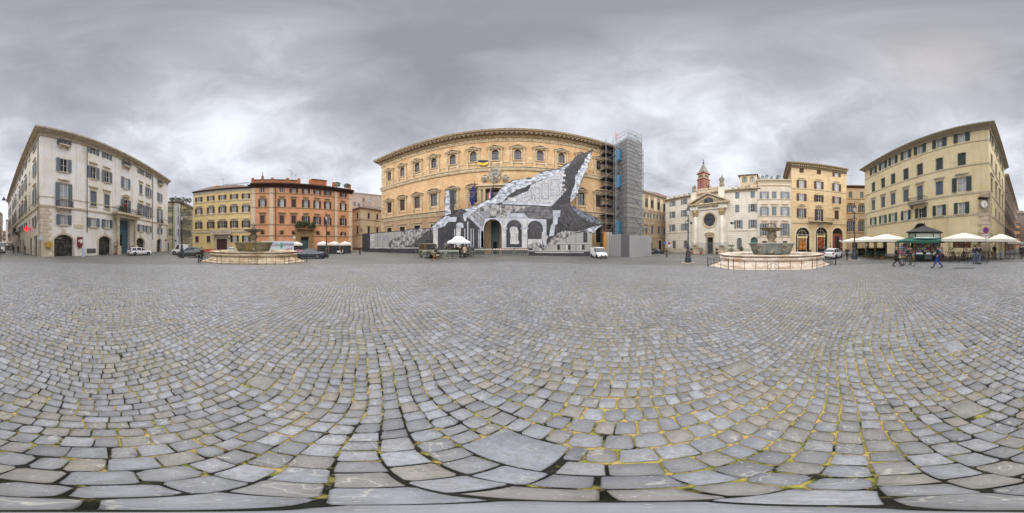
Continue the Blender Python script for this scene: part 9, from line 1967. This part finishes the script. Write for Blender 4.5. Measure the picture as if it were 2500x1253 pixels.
# ------------------------------------------------------------------ meshes that hold several countable pieces become one object per piece
def pieces(me):
 n = len(me.vertices); par = list(range(n))
 def find(a):
  while par[a] != a: par[a] = par[par[a]]; a = par[a]
  return a
 for p in me.polygons:
  v = p.vertices; r = find(v[0])
  for k in v[1:]: par[find(k)] = r
 gr = {}
 for i in range(n): gr.setdefault(find(i), []).append(i)
 isl = list(gr.values()); co = [me.vertices[i].co for i in range(n)]
 bb = [(Vector([min(co[i][k] for i in g) for k in range(3)]), Vector([max(co[i][k] for i in g) for k in range(3)])) for g in isl]
 m = len(isl); pr = list(range(m))
 def f2(a):
  while pr[a] != a: a = pr[a]
  return a
 sz = [max(b - a) for a, b in bb]
 for i in range(m):
  for j in range(i):
   if f2(i) == f2(j): continue
   g = [max(0, bb[i][0][k] - bb[j][1][k], bb[j][0][k] - bb[i][1][k]) for k in range(3)]
   if hypot(*g) <= max(0.02, 0.5 * max(sz[i], sz[j])): pr[f2(i)] = f2(j)
 out = {}
 for i in range(m): out.setdefault(f2(i), []).extend(isl[i])
 return list(out.values())
def submesh(me, groups, name):
 idx = {v: i for i, v in enumerate(groups)}; mb = MB(); mb.v = [tuple(me.vertices[v].co) for v in groups]
 for p in me.polygons:
  if p.vertices[0] in idx: mb.f.append(tuple(idx[v] for v in p.vertices)); mb.m.append(p.material_index)
 return mb.mesh(name, list(me.materials), me.polygons[0].use_smooth)
ONE = {'flower_heads': 'flower_head', 'brick_parapet': 'brick_parapet', 'carved_lilies': 'carved_lily', 'dentil_course': 'dentil', 'cornice_brackets': 'cornice_bracket', 'cornice_dentils': 'cornice_dentil', 'parapet_posts': 'parapet_post', 'post_caps': 'post_cap',
 'statue_plinths': 'statue_plinth', 'narrow_openings': 'narrow_opening', 'posts': 'post', 'hour_marks': 'hour_mark', 'stars': 'star', 'bumper_inset': 'bumper_inset', 'door_seams': 'door_seam', 'corner_posts': 'corner_post', 'feet': 'foot', 'eyes_and_mouth': 'face_feature', 'scrollwork': 'scroll_carving', 'pediment_dentils': 'pediment_dentil'}
for o in [q for q in SC.objects if q.type == 'MESH' and q.name.split('.')[0] in ONE]:
 nm = ONE[o.name.split('.')[0]]; me = o.data; ps = pieces(me)
 if len(ps) < 2: o.name = nm; continue
 mw = Matrix.LocRotScale(o.location, o.rotation_euler, None); pl = Vector(o.parent.location) if o.parent else Vector()
 ps.sort(key=lambda g: ((mw @ me.vertices[g[0]].co) + pl).length); first = None
 for k, g in enumerate(ps[:100]):
  c = put(submesh(me, g, nm), nm, o.parent); c.matrix_basis = o.matrix_basis.copy(); first = first or c
 if len(ps) > 100: c = put(submesh(me, [v for g in ps[100:] for v in g], nm), nm, o.parent); c.matrix_basis = o.matrix_basis.copy(); c['kind'] = 'stuff'
 for ch in list(o.children): ch.parent = first
 bpy.data.objects.remove(o)
ORD = ['first', 'second', 'third', 'fourth', 'fifth', 'sixth', 'seventh', 'eighth', 'ninth', 'tenth', 'eleventh', 'twelfth']
for src, nm, lab, grp in (('parapet_plants', 'parapet_plant', '%s small plant from the side street along the convent roof parapet', 'plants on the convent parapet'), ('terrace_plants', 'terrace_plant', '%s straggly roof plant from the convent on the cream town house', 'roof plants of the cream town house')):
 o = bpy.data.objects[src]; me = o.data; ps = pieces(me)
 for k, g in enumerate(ps[:12]): c = put(submesh(me, g, nm), nm); tag(c, lab % ORD[k], 'plant', grp)
 bpy.data.objects.remove(o)
